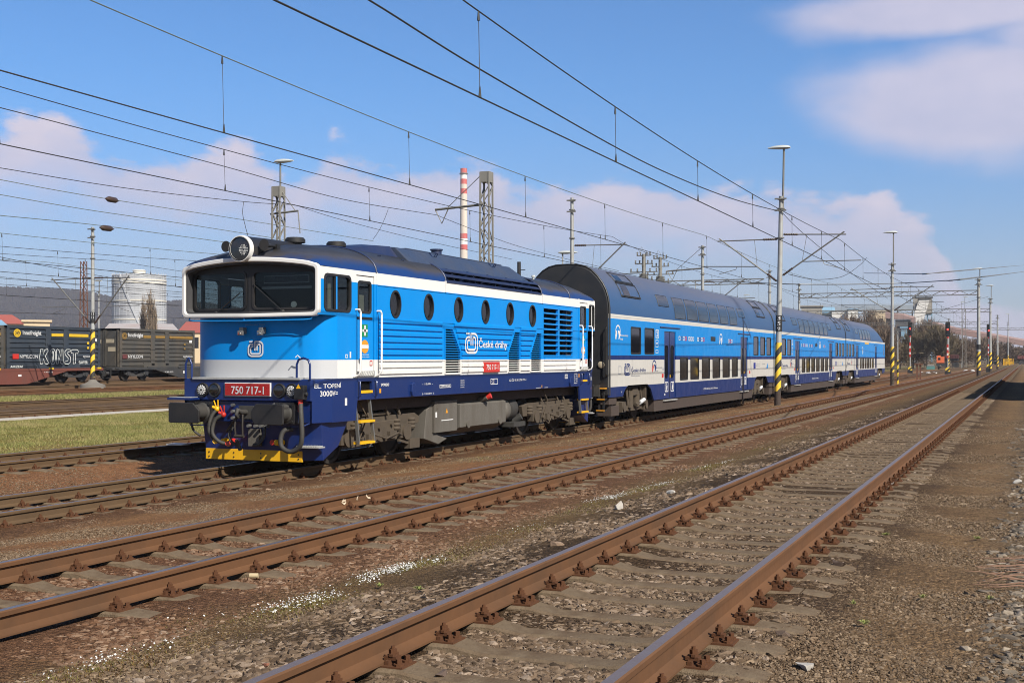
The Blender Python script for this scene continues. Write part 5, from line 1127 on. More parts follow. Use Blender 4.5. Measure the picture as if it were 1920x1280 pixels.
def build_coach(loc, label, cab=False):
    L = 25.35 if cab else 26.38
    root = thing('double_deck_coach', loc, label, 'railway coach', 'double-deck coaches behind the locomotive')
    def part(mb, name, m, p=None, **k): return mb.build(name, m, p or root, **k)
    def sfn(sg, off=0.0): return lambda u, v, w: (sg*(CW+off-w), u, v)
    if not cab:
        doors = [(6.23,7.77),(18.70,20.22)]; ws = [(2.26,3.37),(3.81,4.94),(21.5,22.62),(23.08,24.2),(24.6,25.7)]
        lw = [(8.35,9.48),(9.86,11.18),(11.64,12.96),(13.42,14.74),(15.2,16.52),(16.95,18.1)]; uw = [(7.67,9.13),(9.43,10.94),(11.19,12.7),(13.0,14.4),(14.8,16.2),(16.6,17.95)]; us = [(5.6,6.95),(18.5,19.7)]; vents = [(1.5,3.55),(22.6,24.5)]
    else:
        doors = [(5.7,7.2),(17.9,19.3)]; ws = [(.45,1.35),(1.85,2.9),(3.4,4.5)]
        lw = [(7.9,8.9),(9.3,10.5),(10.9,12.0),(12.4,13.6),(14.0,15.1),(15.6,16.9)]; uw = [(7.9,9.3),(9.7,11.0),(11.4,12.8),(13.2,14.6)]; us = [(5.6,6.95)]; vents = [(1.0,2.6)]
    a0 = .04; e = L
    outer = [(a0,.83),(1.42,.83),(1.62,1.02),(1.95,1.17),(4.15,1.17),(4.55,1.0),(4.92,.60)]
    if not cab: outer += [(e-4.92,.60),(e-4.55,1.0),(e-4.15,1.17),(e-1.95,1.17),(e-1.62,1.02),(e-1.42,.83),(e,.83)]
    else: outer += [(e-6.0,.60),(e-5.7,.95),(e-5.3,1.15),(e-2.5,1.15),(e-2.1,.95),(e-1.9,.70),(e-.3,.75),(e,1.0)]
    outer += [(e,3.42),(a0,3.42)]
    for sg in (1, -1):
        holes = [rrect(a, b, 2.19, 3.05, .07, 3) for a, b in ws]+[rrect(a, b, 1.24, 2.06, .07, 3) for a, b in lw]+[rect(a, b, .602, 3.0) if False else rect(a, b, .63, 3.0) for a, b in doors]
        mb = MB(); mb.plate(outer, holes, .05, sfn(sg)); part(mb, 'side_wall', M_COACHE)
        for a, b, z0, z1 in [(a, b, 2.19, 3.05) for a, b in ws]+[(a, b, 1.24, 2.06) for a, b in lw]:
            mb = MB(); mb.ring(rrect(a-.02, b+.02, z0-.02, z1+.02, .08, 4), rrect(a+.03, b-.03, z0+.03, z1-.03, .06, 4), .03, sfn(sg, .005)); w = part(mb, 'window', M_BLACK)
            mb = MB(); mb.plate(rrect(a, b, z0, z1, .07, 3), [], .02, sfn(sg, -.018)); part(mb, 'pane', M_DGLASS, w)
        if lw:
            mb = MB(); mb.box(sg*(CW-.02), sg*(CW+.003), lw[0][0]-.06, lw[-1][1]+.06, 2.06, 2.125) if False else None
        for a, b in doors:
            mb = MB(); mb.plate(rect(a+.01, b-.01, .635, 2.995), [rrect(a+.14, (a+b)/2-.12, 1.32, 2.50, .16, 5), rrect((a+b)/2+.12, b-.14, 1.32, 2.50, .16, 5)], .03, sfn(sg, -.03)); d = part(mb, 'door', M_CNAVY)
            mb = MB()
            for u0, u1 in ((a+.14, (a+b)/2-.12), ((a+b)/2+.12, b-.14)): mb.plate(rrect(u0, u1, 1.32, 2.50, .16, 5), [], .01, sfn(sg, -.045))
            part(mb, 'door_panes', M_DGLASS, d)
            mb = MB(); mb.box(sg*(CW-.02), sg*(CW-.035), (a+b)/2-.012, (a+b)/2+.012, .64, 2.99); part(mb, 'door_seam', M_BLACK, d)
            mb = MB(); mb.box(sg*(CW+.03), sg*(CW-.12), a-.05, b+.12, .52, .565); part(mb, 'door_step', M_PLAT)
            mb = MB(); mb.box(sg*(CW-.01), sg*(CW+.035), a-.55, b+.55, 3.125, 3.155); part(mb, 'rain_strip', M_CNAVY)
            if sg > 0:
                for u in (a+.18, (a+b)/2+.16):
                    mb = MB(); f = sfn(1, -.024); mb.ring(rrect(u, u+.42, .84, 1.20, .03), rrect(u+.035, u+.385, .875, 1.165, .02), .002, f); mb.plate([(u+.16,.90),(u+.27,.90),(u+.30,1.05),(u+.24,1.10),(u+.17,1.04)], [], .002, f); mb.plate(ellipse(u+.22, 1.125, .035, .03, 10), [], .002, f); part(mb, 'door_sign', M_LETTER, d)
                mb = MB(); f = sfn(1, -.02); mb.plate(rect((a+b)/2+.03,(a+b)/2+.11,1.34,1.45), [], .004, f); part(mb, 'door_button', M_YEL, d)
                mb = MB(); mb.plate(rect(a+.10,a+.2,.72,.79), [], .002, sfn(1, -.024)); part(mb, 'mark', M_LETTER, d)
        # panel groove and stripe above the lower windows
        mb = MB(); mb.box(sg*(CW-.01), sg*(CW+.004), doors[0][1]+.2, doors[1][0]-.2, 2.46, 2.475); part(mb, 'panel_joint', M_COACHE)
        # upper deck windows follow the curve of the roof
        for (a, b, z0, z1) in [(a, b, 3.50, 4.27) for a, b in uw]+[(a, b, 3.88, 4.27) for a, b in us]:
            mb = MB(); zs = [z0+(z1-z0)*i/6 for i in range(7)]
            for a_, b_, off in ((a, b, .010),):
                vs = [(sg*(prof_x(z)+off), y, z) for z in zs for y in (a_, b_)]; mb.add(vs, [(2*i, 2*i+1, 2*i+3, 2*i+2) for i in range(6)])
            w = part(mb, 'upper_window', M_UGLASS, smooth=60)
            mb = MB(); P = [(sg*(prof_x(z)+.006), y, z) for z, y in [(z0,a),(z0,b)]+[(z, b) for z in zs[1:]]+[(z1,a)]+[(z, a) for z in reversed(zs[:-1])]]; mb.tube(P, .012, 4, caps=False); part(mb, 'window_seal', M_CBLACK, w)
        # roof vents
        for a, b in vents:
            for z0, z1, y0, y1 in ((4.02,4.46,a,b),(4.50,4.80,a+.05,b-.05)):
                mb = MB(); P = [(sg*(prof_x(z)+.008), y, z) for z, y in [(z0,y0),(z0,y1),((z0+z1)/2,y1),(z1,y1),(z1,y0),((z0+z1)/2,y0),(z0,y0)]]; mb.slot(0).tube(P, .022, 5, caps=False)
                zz = [z0+.05, (z0+z1)/2, z1-.05]; mb.slot(1); m0 = y0+(y1-y0)*.15; m1 = y0+(y1-y0)*.48
                mb.add([(sg*(prof_x(z)+.012), y, z) for z in zz for y in (m0, m1)], [(0,1,3,2),(2,3,5,4)])
                mb.bar((sg*(prof_x(z0+.04)+.012), y0, z0+.04), (sg*(prof_x(z0+.04)+.012), y1, z0+.04), .05, .02)
                part(mb, 'roof_vent', [M_CBLACK, M_DGLASS])
        # lettering on the visible side
        if sg > 0:
            fn = sfn(1, .005)
            def pb(mb, nm, m): part(mb, nm, m)
            if not cab:
                region_emblem(root, pb, fn, .62, 2.62, .55, .45, True); mb = MB(); write(mb, 'Moravskoslezský', 1.15, 1.95, 2.72, 2.80, fn); write(mb, 'kraj', 1.15, 1.40, 2.60, 2.69, fn); part(mb, 'lettering', M_LETTER)
                mb = MB(); mb.ring(rect(5.12,5.50,2.74,3.03), rect(5.16,5.46,2.77,3.0), .002, fn); write(mb, '2', 5.22, 5.40, 2.80, 2.97, fn)
                for z in (2.57, 2.43, 2.22): mb.ring(rect(5.12,5.44,z,z+.11), rect(5.15,5.41,z+.02,z+.09), .002, fn)
                part(mb, 'class_sign', M_LETTER)
                mb = MB(); cd_logo(mb, 1.55, 1.50, .62, .36, fn, .11); part(mb, 'emblem', M_NLETTER); mb = MB(); write(mb, 'České dráhy', 2.30, 3.95, 1.55, 1.76, fn); part(mb, 'company_lettering', M_NLETTER)
                mb = MB(); write(mb, 'Národní dopravce', 2.30, 3.25, 1.435, 1.50, fn); write(mb, 'Moravskoslezský', 5.22, 5.95, 1.68, 1.745, fn); write(mb, 'kraj', 5.22, 5.42, 1.57, 1.63, fn); part(mb, 'lettering', M_GLETTER)
                region_emblem(root, pb, fn, 4.70, 1.56, .52, .40, False)
                mb = MB(); mb.plate(rect(5.98,6.16,1.62,1.70), [], .004, fn); part(mb, 'plate', M_GLETTER); mb = MB(); mb.plate(rect(5.90,6.12,1.36,1.50), [], .004, fn); part(mb, 'red_plate', M_REDB)
                mb = MB(); mb.ring(rrect(.92,1.24,1.54,1.80,.04), rrect(.94,1.22,1.56,1.78,.03), .002, fn); part(mb, 'socket_mark', M_GLETTER)
                # route badges
                for i, (u, m) in enumerate([(8.15,M_SLETTER),(8.45,M_CNAVY),(8.75,M_SLETTER),(9.05,M_REDB),(9.55,M_SLETTER),(9.85,M_SLETTER),(10.15,M_SLETTER),(10.9,M_SLETTER),(11.2,M_CNAVY),(11.5,M_SLETTER),(11.8,M_REDB),(16.2,M_SLETTER),(16.5,M_REDB),(16.8,M_SLETTER)]):
                    mb = MB(); mb.ring(rrect(u, u+.24, 2.70, 2.86, .04), rrect(u+.05, u+.19, 2.73, 2.83, .03), .002, fn); part(mb, 'route_badge', m)
                mb = MB(); mb.ring(rect(13.1,13.9,2.74,2.92), rect(13.13,13.87,2.76,2.90), .01, fn); mb.plate(rect(13.12,13.88,2.75,2.91), [], .01, sfn(1,.003)); part(mb, 'route_display', M_CBLACK)
                region_emblem(root, pb, fn, 14.6, 2.60, .55, .45, True)
                mb = MB(); write(mb, 'CZ-ČD 50 54 26-18 139-3 Bdmteeo', 11.9, 14.3, .79, .88, fn); write(mb, 'v', 1.2, 1.3, .95, 1.0, fn); part(mb, 'lettering', M_LETTER)
                mb = MB(); mb.plate(rect(21.5,21.95,1.55,1.83), [], .003, fn); part(mb, 'union_flag', mat('union flag blue', (.02,.03,.24), .5, dirt=0)); mb = MB(); write(mb, 'SPOLUFINANCOVÁNO', 22.1, 23.0, 1.74, 1.78, fn); write(mb, 'EVROPSKOU UNIÍ', 22.1, 22.9, 1.66, 1.70, fn); write(mb, 'REGION', 23.5, 24.2, 1.74, 1.78, fn); part(mb, 'lettering', M_GLETTER)
                mb = MB(); mb.plate([(24.5,1.55),(24.95,1.55),(24.95,1.83)], [], .003, fn); part(mb, 'blue_badge', M_BLUE)
                mb = MB(); mb.plate(rect(20.5,20.75,1.34,1.46), [], .004, fn); part(mb, 'red_plate', M_REDB)
            else:
                mb = MB(); mb.plate(rect(10.9,13.5,3.15,3.265), [], .004, fn); part(mb, 'first_class_stripe', M_YEL)
                mb = MB(); write(mb, 'České dráhy', .9, 2.4, 1.56, 1.76, fn); part(mb, 'company_lettering', M_NLETTER); region_emblem(root, pb, fn, 3.0, 1.56, .5, .4, False); region_emblem(root, pb, fn, 9.2, 2.3, .7, .6, True)
                mb = MB(); mb.plate(rect(24.3,24.75,2.3,3.2), [], .004, fn); part(mb, 'cab_window', M_DGLASS)
    # roof shell
    full = CPROF+[(-x, z) for x, z in reversed(CPROF[:-1])]
    mb = MB()
    if not cab: secs = [(0.04,1),(.10,1.0),(L-.06,1.0),(L,.995)]; R_ = [[(x*k, y, 3.42+(z-3.42)*k) for x, z in full] for y, k in secs]
    else:
        secs = [(.04,1,1),(17.5,1,1),(19,1,.985),(20.5,1,.93),(22,.99,.82),(23.5,.975,.60),(24.6,.95,.32),(25.2,.93,.12),(25.45,.92,.02)]; R_ = [[(x*kx, y, 3.42+(z-3.42)*k) for x, z in full] for y, kx, k in secs]
    mb.loft(R_, caps=False, closed=False); part(mb, 'roof', M_CROOF, smooth=40)
    mb = MB(); pts = [(x, z) for x, z in full]; ring_ = [(1.40,.9)]+pts+[(-1.40,.9)]
    mb.loft([[(x*.985, .07, z if z < 3 else 3.42+(z-3.42)*.985) for x, z in ring_], [(x*.985, .0, z if z < 3 else 3.42+(z-3.42)*.97) for x, z in ring_]])
    part(mb, 'end_wall', M_CBLACK, bevel=.02); mb = MB()
    if not cab: mb.loft([[(x*.985, L-.03, z if z < 3 else 3.42+(z-3.42)*.985) for x, z in ring_], [(x*.985, L+.0, z if z < 3 else 3.42+(z-3.42)*.97) for x, z in ring_]])
    if not cab: part(mb, 'end_wall', M_CBLACK, bevel=.02)
    mb = MB(); mb.tube([(x*1.004, .06, z) for x, z in ring_], .03, 6, caps=False); part(mb, 'end_seal', M_CBLACK, smooth=60)
    if cab:
        mb = MB(); mb.loft([[(-1.4,e,1.0),(1.4,e,1.0),(1.4,e,3.42),(-1.4,e,3.42)], [(-1.28,e+.35,1.0),(1.28,e+.35,1.0),(1.28,e+.1,3.42),(-1.28,e+.1,3.42)]]); part(mb, 'cab_front', M_COACHE)
        for sx in (-.9,.9):
            mb = MB(); mb.cyl((sx,e+.2,1.05),(sx,e+.8,1.05),.13,12); mb.box(sx-.28,sx+.28,e+.8,e+.84,.87,1.23); part(mb, 'buffer', M_BLACK)
    # gangway, end lamps, bars, buffers at the near end
    ends = [(0, -1)]+([] if cab else [(L, 1)])
    for y, d in ends:
        mb = MB(); mb.box(-.62,.62,y,y+d*.20,.95,3.0); part(mb, 'gangway', M_BLACK, bevel=.04)
        for sx in (-1.15, 1.15):
            mb = MB(); mb.lathe((sx,y,1.84),(0,d,0),[(0,.105),(.03,.105),(.04,.09),(.041,0)],18); part(mb, 'tail_lamp', M_CREAM, smooth=40)
            mb = MB(); X = sx*1.16; mb.tube([(X,y,3.0),(X,y+d*.10,2.95),(X,y+d*.10,1.55),(X,y,1.48)], .022, 6); part(mb, 'handrail', M_BLACK)
            mb = MB(); mb.lathe((sx*.80,y,1.05),(0,d,0),[(-.2,.16),(.02,.16),(.03,.11),(.26,.11),(.27,.15),(.30,.15)],16); mb.box(sx*.80-.28,sx*.80+.28,y+d*.29,y+d*.33,.87,1.23); part(mb, 'buffer', M_HOSE, smooth=40)
            mb = MB(); mb.bar((sx*.98,y+d*.10,1.0),(sx*.98,y+d*.12,.42),.05); mb.bar((sx*1.10,y+d*.10,1.0),(sx*1.10,y+d*.12,.42),.05); mb.box(sx*.92,sx*1.16,y+d*.02,y+d*.22,.42,.46); mb.box(sx*.92,sx*1.16,y+d*.02,y+d*.22,.76,.80); mb.slot(1); mb.box(sx*.92,sx*1.16,y+d*.20,y+d*.226,.425,.455); mb.box(sx*.92,sx*1.16,y+d*.20,y+d*.226,.765,.795); mb.box(sx*.92,sx*1.16,y+d*.0,y+d*.22,1.10,1.13); part(mb, 'coach_step', [M_BLACK, M_ORANGE])
            mb = MB(); mb.box(sx*.93,sx*1.18,y-d*.15,y-d*.9,.60,1.0); mb.box(sx*.8,sx*1.2,y-d*.3,y-d*1.1,.24,.55); mb.box(sx*.95,sx*1.1,y-d*.4,y-d*.6,.5,.65); part(mb, 'equipment_box', M_UNDER, bevel=.01)
        mb = MB()
        for x in (-.5,-.35,.3,.5): mb.tube([(x,y,1.0),(x,y+d*.25,.6),(x*1.1,y+d*.4,.45),(x,y+d*.5,.7)], .03, 6)
        mb.cyl((0,y,1.02),(0,y+d*.6,1.02),.05,8); part(mb, 'hose', M_HOSE, smooth=60)
    # under frame and bogies
    mb = MB(); mb.box(-1.36,1.36,5.05,L-5.05 if not cab else L-6.2,.20,.75); mb.box(-1.0,1.0,.4,L-.4,.75,1.2); part(mb, 'underframe', M_UNDER)
    mb = MB(); mb.box(-1.34,1.34,.15,L-.2,1.1,3.35); mb.box(-1.3,1.3,5.0,L-6.3,.6,1.2); part(mb, 'interior_core', M_VOID)
    for yb in ((3.25, L-3.25) if not cab else (3.25, L-3.9)):
        mb = MB()
        for sg in (1, -1):
            mb.prism([(yb-1.75,.48),(yb-1.5,.66),(yb-.6,.62),(yb-.45,.46),(yb+.45,.46),(yb+.6,.62),(yb+1.5,.66),(yb+1.75,.48),(yb+1.7,.36),(yb+.4,.30),(yb-.4,.30),(yb-1.7,.36)], lambda u, v, w: (sg*w, u, v), 1.0, 1.14)
        mb.box(-1.1,1.1,yb-.3,yb+.3,.55,1.05); bg = part(mb, 'bogie', M_BRKT, bevel=.012)
        for sg in (1, -1):
            mb = MB()
            for dy in (-1.25, 1.25): mb.box(sg*1.08,sg*1.24,yb+dy-.18,yb+dy+.18,.30,.62); mb.cyl((sg*1.2,yb+dy,.46),(sg*1.28,yb+dy,.46),.14,14)
            for dy in (-.35,.35): mb.lathe((sg*1.14,yb+dy,.42),(0,0,1),[(0,.14),(.55,.14)],14)
            mb.tube([(sg*1.2,yb-.9,1.1),(sg*1.24,yb-.8,.5)], .05, 8); mb.cyl((sg*1.22,yb+.1,.50),(sg*1.22,yb+.85,.62),.055,10); mb.box(sg*1.1,sg*1.25,yb-.30,yb+.30,.82,1.05); mb.box(sg*1.05,sg*1.3,yb+1.0,yb+1.1,.5,1.1)
            for dy in (-.6,.7,1.1): mb.tube([(sg*1.2,yb+dy,1.1),(sg*1.22,yb+dy+.05,.7)], .03, 6)
            part(mb, 'bogie_gear', M_BRKT, bg, smooth=40)
        mb = MB(); mb.cyl((1.26,yb+.45,.55),(1.26,yb+.95,.64),.07,10); part(mb, 'damper', M_SLETTER, bg, smooth=40)
        for dy in (-1.25, 1.25):
            mb = MB()
            for sg in (1, -1): mb.lathe((sg*.70,yb+dy,.46),(sg,0,0),[(-.02,.49),(.015,.49),(.02,.46),(.12,.455),(.125,.40),(.07,.18),(.15,0)],32)
            mb.cyl((-.8,yb+dy,.46),(.8,yb+dy,.46),.08,10); part(mb, 'wheelset', M_WHEEL, smooth=35)
    return root
c1 = build_coach((XT, Y0+17.0, 0), 'first double-deck coach coupled behind the locomotive, its black end wall showing')
c2 = dup(c1); c2.location = (XT, Y0+17.0+26.42, 0); c2['label'] = 'middle double-deck coach behind the tall lamp mast with number 359'
build_coach((XT, Y0+17.0+2*26.42, 0), 'last double-deck coach with sloping cab end and yellow first class stripe', cab=True)

# ------------------------------------------------------------------ container wagons on the far left
FX = -56.0; FD = 54.7
M_CONT1 = mat('dark blue grey container', (.030,.040,.055), .5, dirt=.25, dirtcol=(.10,.095,.085), scale=1.5, streak=True)
M_CONT2 = mat('weathered grey brown container', (.062,.060,.055), .6, dirt=.55, dirtcol=(.12,.088,.055), scale=1.5, streak=True)
M_WAG1 = mat('dirty red brown wagon', (.155,.045,.030), .65, dirt=.6, dirtcol=(.07,.045,.033), scale=1.2, streak=True)
M_WAG2 = mat('black wagon frame', (.035,.036,.038), .6, dirt=.4, dirtcol=(.10,.08,.06), scale=1.5)
M_GRAF = mat('white graffiti paint', (.66,.68,.66), .6, dirt=.02); M_YELC = mat('container yellow', (.66,.42,.02), .5, dirt=.15); M_YELF = mat('faded ochre', (.26,.15,.03), .6, dirt=.4)
def container(y0, y1, z0, z1, m, label, style):
    root = thing('freight_container', (FX, y0, z0), label, 'container', 'open-top containers on the far wagons'); Lc = y1-y0; H = z1-z0; Wd = 1.25
    mb = MB(); mb.box(-Wd+.06, Wd-.06, .06, Lc-.06, .02, H-.05)
    posts = (.0, Lc*.395, Lc*.585, Lc-.14) ; pw = (.20, .42, .42, .20)
    for i in range(9):                                             # horizontal ribs
        z = .10+i*(H-.15)/8.6; 
        for a, b in ((.2, posts[1]), (posts[1]+.42, posts[2]), (posts[2]+.42, Lc-.2)):
            for sg in (1, -1): mb.add([(sg*(Wd-.07),a,z),(sg*(Wd-.07),b,z),(sg*(Wd-.005),b,z+.04),(sg*(Wd-.005),a,z+.04),(sg*(Wd-.005),b,z+.13),(sg*(Wd-.005),a,z+.13),(sg*(Wd-.07),b,z+.17),(sg*(Wd-.07),a,z+.17)], [(0,1,2,3),(3,2,4,5),(5,4,6,7),(0,3,5,7),(1,6,4,2)])
    body = mb.build('container_body', m, root)
    mb = MB()
    for y, w in zip(posts, pw):
        y = min(y, Lc-w); mb.box(-Wd-.012, Wd+.012, y, y+w, 0, H)
    mb.box(-Wd-.02, Wd+.02, 0, Lc, H-.16, H); mb.box(-Wd-.006, Wd+.006, Lc*.30, Lc*.77, .0, .30)
    mb.build('container_frame', m, root)
    mb = MB()
    for k in (1, 2): mb.box(Wd-.02, Wd+.018, posts[k]+.06, posts[k]+.36, .13, .25)
    mb.build('fork_pocket', M_VOID, root)
    mb = MB(); mb.box(-.9,.9,-.03,0,.1,H-.2)
    for x in (-1.1,-.1,.05,1.05): mb.box(x,x+.09,-.07,0,.05,H-.1)
    for i in range(6): mb.box(-1.2,1.2,-.02,0,.2+i*.38,.26+i*.38)
    mb.build('end_doors', M_CONT2, root); mb = MB(); mb.box(-.75,-.25,-.075,-.05,H-1.0,H-.75); mb.box(.15,.8,-.045,-.03,H-.95,H-.70); mb.box(.3,.9,-.045,-.03,H-1.5,H-1.22); mb.build('placards', M_CREAM, root)
    fn = lambda u, v, w: (Wd+.022-w, u, v); bright = style == 1
    mb = MB(); write(mb, 'Innofreight', Lc*.155 if bright else Lc*.10, Lc*.345 if bright else Lc*.29, H*.755, H*.89, fn); write(mb, 'NYYLCON', Lc*.125 if bright else Lc*.10, Lc*.31 if bright else Lc*.285, H*.24, H*.32, fn); write(mb, 'nyylcon.eu', Lc*.80 if bright else Lc*.835, Lc*.93 if bright else Lc*.965, H*.245, H*.315, fn)
    mb.plate(rect(Lc*.92, Lc*.96, H*.66, H*.73), [], .004, fn); mb.build('lettering', M_LETTER, root)
    mb = MB(); cy, cz, r = (Lc*.10, H*.825, H*.095) if bright else (Lc*.055, H*.81, H*.085)
    mb.ring(ellipse(cy, cz, r*1.15, r, 20), ellipse(cy, cz, r*.78, r*.68, 20), .004, fn); mb.stroke([(cy+r*.5*math.cos(R(a)), cz+r*.42*math.sin(R(a))) for a in range(40, 330, 20)]+[(cy+.05, cz)], r*.3, fn)
    for a, b in ((posts[1]+.45, posts[2]-.04), (posts[2]+.45, Lc*(.86 if bright else .97))): mb.plate(rect(a, b, H*.765, H*.835), [], .004, fn)
    if not bright: mb.plate(rect(Lc*.295, posts[1]-.02, H*.765, H*.835), [], .004, fn)
    mb.build('yellow_marking', M_YELC if bright else M_YELF, root); mb = MB()
    for z in (.50,.62): mb.plate(rect(Lc*.845, Lc*.868, H*z-.08, H*z+.06), [], .004, fn)
    mb.build('yellow_sticker', M_YELC if bright else M_YELF, root)
    mb = MB(); mb.plate(rect(Lc*(.055 if bright else .03), Lc*(.115 if bright else .09), H*.225, H*.34), [], .004, fn); mb.build('red_square', M_REDB if bright else mat('faded red square', (.12,.03,.03), .6), root)
    if bright:
        g0, g1, v0, v1 = Lc*.325, Lc*.745, H*.09, H*.47; G = lambda pts: [(g0+(g1-g0)*a, v0+(v1-v0)*b) for a, b in pts]
        mb = MB(); t = .042; gf = lambda u, v, w: (Wd+.035-w, u, v)
        K = [(.02,.04),(.0,.5),(.03,.96),(.08,.98),(.09,.62),(.13,.92),(.20,.98),(.21,.84),(.14,.52),(.22,.12),(.20,.02),(.14,.06),(.09,.38),(.08,.06),(.02,.04)]
        O = [(.30,.02),(.26,.3),(.26,.8),(.30,.97),(.36,.98),(.395,.8),(.395,.2),(.36,.02),(.30,.02)]; O2 = [(.315,.2),(.315,.8),(.335,.84),(.35,.8),(.35,.2),(.33,.15),(.315,.2)]
        Nn = [(.43,.04),(.42,.9),(.45,.98),(.49,.9),(.54,.45),(.545,.95),(.59,.98),(.60,.1),(.57,.02),(.53,.1),(.48,.55),(.475,.06),(.43,.04)]
        S_ = [(.64,.04),(.64,.18),(.72,.24),(.73,.40),(.65,.62),(.64,.82),(.69,.96),(.78,.97),(.79,.84),(.72,.80),(.71,.70),(.79,.46),(.79,.16),(.73,.02),(.64,.04)]
        Tt = [(.86,.04),(.86,.72),(.81,.72),(.80,.86),(.84,.95),(.97,.95),(1.0,.84),(.98,.70),(.92,.72),(.92,.06),(.86,.04)]
        for p in (K, O, O2, Nn, S_, Tt): mb.stroke(G(p), t, gf)
        write(mb, '·SAWER·', Lc*.745, Lc*.855, H*.10, H*.185, gf); write(mb, 'AIRZEA?', Lc*.03, Lc*.155, H*.02, H*.075, gf); mb.build('graffiti', M_GRAF, root)
    return root
yc = [at(px, 650, FD).y for px in (-190, 8, 14, 189, 226, 372)]
zc0 = 1.43; container(yc[0], yc[1], zc0, 3.93, M_CONT2, 'brown container cut off by the left edge of the photo', 0)
container(yc[2], yc[3], zc0, 3.96, M_CONT1, 'dark blue container with white KONST graffiti on the far wagon', 1)
container(yc[4], yc[4]+(yc[3]-yc[2]), zc0, 3.99, M_CONT2, 'weathered grey brown container right of the blue graffiti container, beside the locomotive nose', 2)
def wagon(y0, y1, m, label, low, bogs):
    root = thing('container_wagon', (FX, y0, .56), label, 'freight wagon', 'flat wagons under the far containers'); Lw = y1-y0
    mb = MB(); mb.box(-1.3,1.3,0,Lw,.70,.86); mb.box(-.8,.8,.2,Lw-.2,.45,.70)
    for sg in (1, -1): mb.prism([(p, z) for p, z in low], lambda u, v, w: (sg*w, u, v), 1.16, 1.30)
    mb.build('wagon_frame', m, root, bevel=.015)
    for yb in bogs:
        mb = MB()
        for sg in (1, -1):
            mb.prism([(yb-1.25,.62),(yb-.6,.58),(yb,.36),(yb+.6,.58),(yb+1.25,.62),(yb+1.25,.46),(yb+.5,.28),(yb-.5,.28),(yb-1.25,.46)], lambda u, v, w: (sg*w, u, v), .98, 1.08)
            for dy in (-.9,.9): mb.box(sg*1.0,sg*1.16,yb+dy-.16,yb+dy+.16,.34,.66); mb.lathe((sg*1.1,yb+dy,.46),(sg,0,0),[(0,.13),(.10,.13)],12)
            for dy in (-1.05,-.72,.72,1.05): mb.lathe((sg*1.08,yb+dy,.40),(0,0,1),[(0,.08),(.22,.08)],8)
        mb.box(-1.0,1.0,yb-.2,yb+.2,.45,.62); bg = mb.build('bogie', M_WAG2, root)
        for dy in (-.9,.9):
            mb = MB()
            for sg in (1, -1): mb.lathe((sg*.72,yb+dy,.46),(sg,0,0),[(-.02,.49),(.02,.46),(.12,.455),(.125,.40),(.07,.16),(.1,0)],24)
            mb.cyl((-.75,yb+dy,.46),(.75,yb+dy,.46),.08,10)
            mb.build('wheelset', M_WHEEL, root, smooth=35)
    mb = MB()
    for y in np.linspace(.4, Lw-.4, 7): mb.box(1.25,1.34,y-.16,y+.16,.80,.90)
    mb.build('container_spigots', M_YELC if m is M_WAG1 else M_WAG2, root)
    mb = MB(); fn = lambda u, v, w: (1.306-w, u, v); write(mb, '4 VTG 26', Lw*.80, Lw*.80+.7, .60, .68, fn) if m is M_WAG1 else write(mb, '37 80 4575', 5.2, 6.1, .50, .58, fn)
    mb.plate(rect(Lw*.72, Lw*.72+.25, .40, .52), [], .003, fn) if m is M_WAG1 else mb.plate(rect(7.2, 7.5, .42, .60), [], .003, fn); mb.build('lettering', M_LETTER, root)
    for y, d in ((0, -1), (Lw, 1)):
        mb = MB()
        for x in (-.88,.88): mb.lathe((x,y,.5),(0,d,0),[(-.1,.12),(.3,.10),(.31,.22),(.34,.22)],12)
        mb.bar((1.2,y+d*.05,.86),(1.2,y+d*.05,.20),.04); mb.box(.9,1.25,y,y+d*.12,.18,.22); mb.build('buffer', M_WAG2, root)
    return root
yw = at(200, 690, FD).y
wagon(yw-26, yw-.3, M_WAG1, 'red brown container wagon under the blue graffiti container', [(1,.70),(3.4,.70),(5.6,-.06),(19.2,-.06),(22.6,.70),(24,.70)], (2.2, 23.4))
wagon(yw+.55, yw+20.5, M_WAG2, 'black container wagon under the weathered container beside the locomotive nose', [(.3,.70),(4.2,.70),(6.8,.12),(13,.12),(15.5,.70),(19,.70)], (2.6, 17.4))

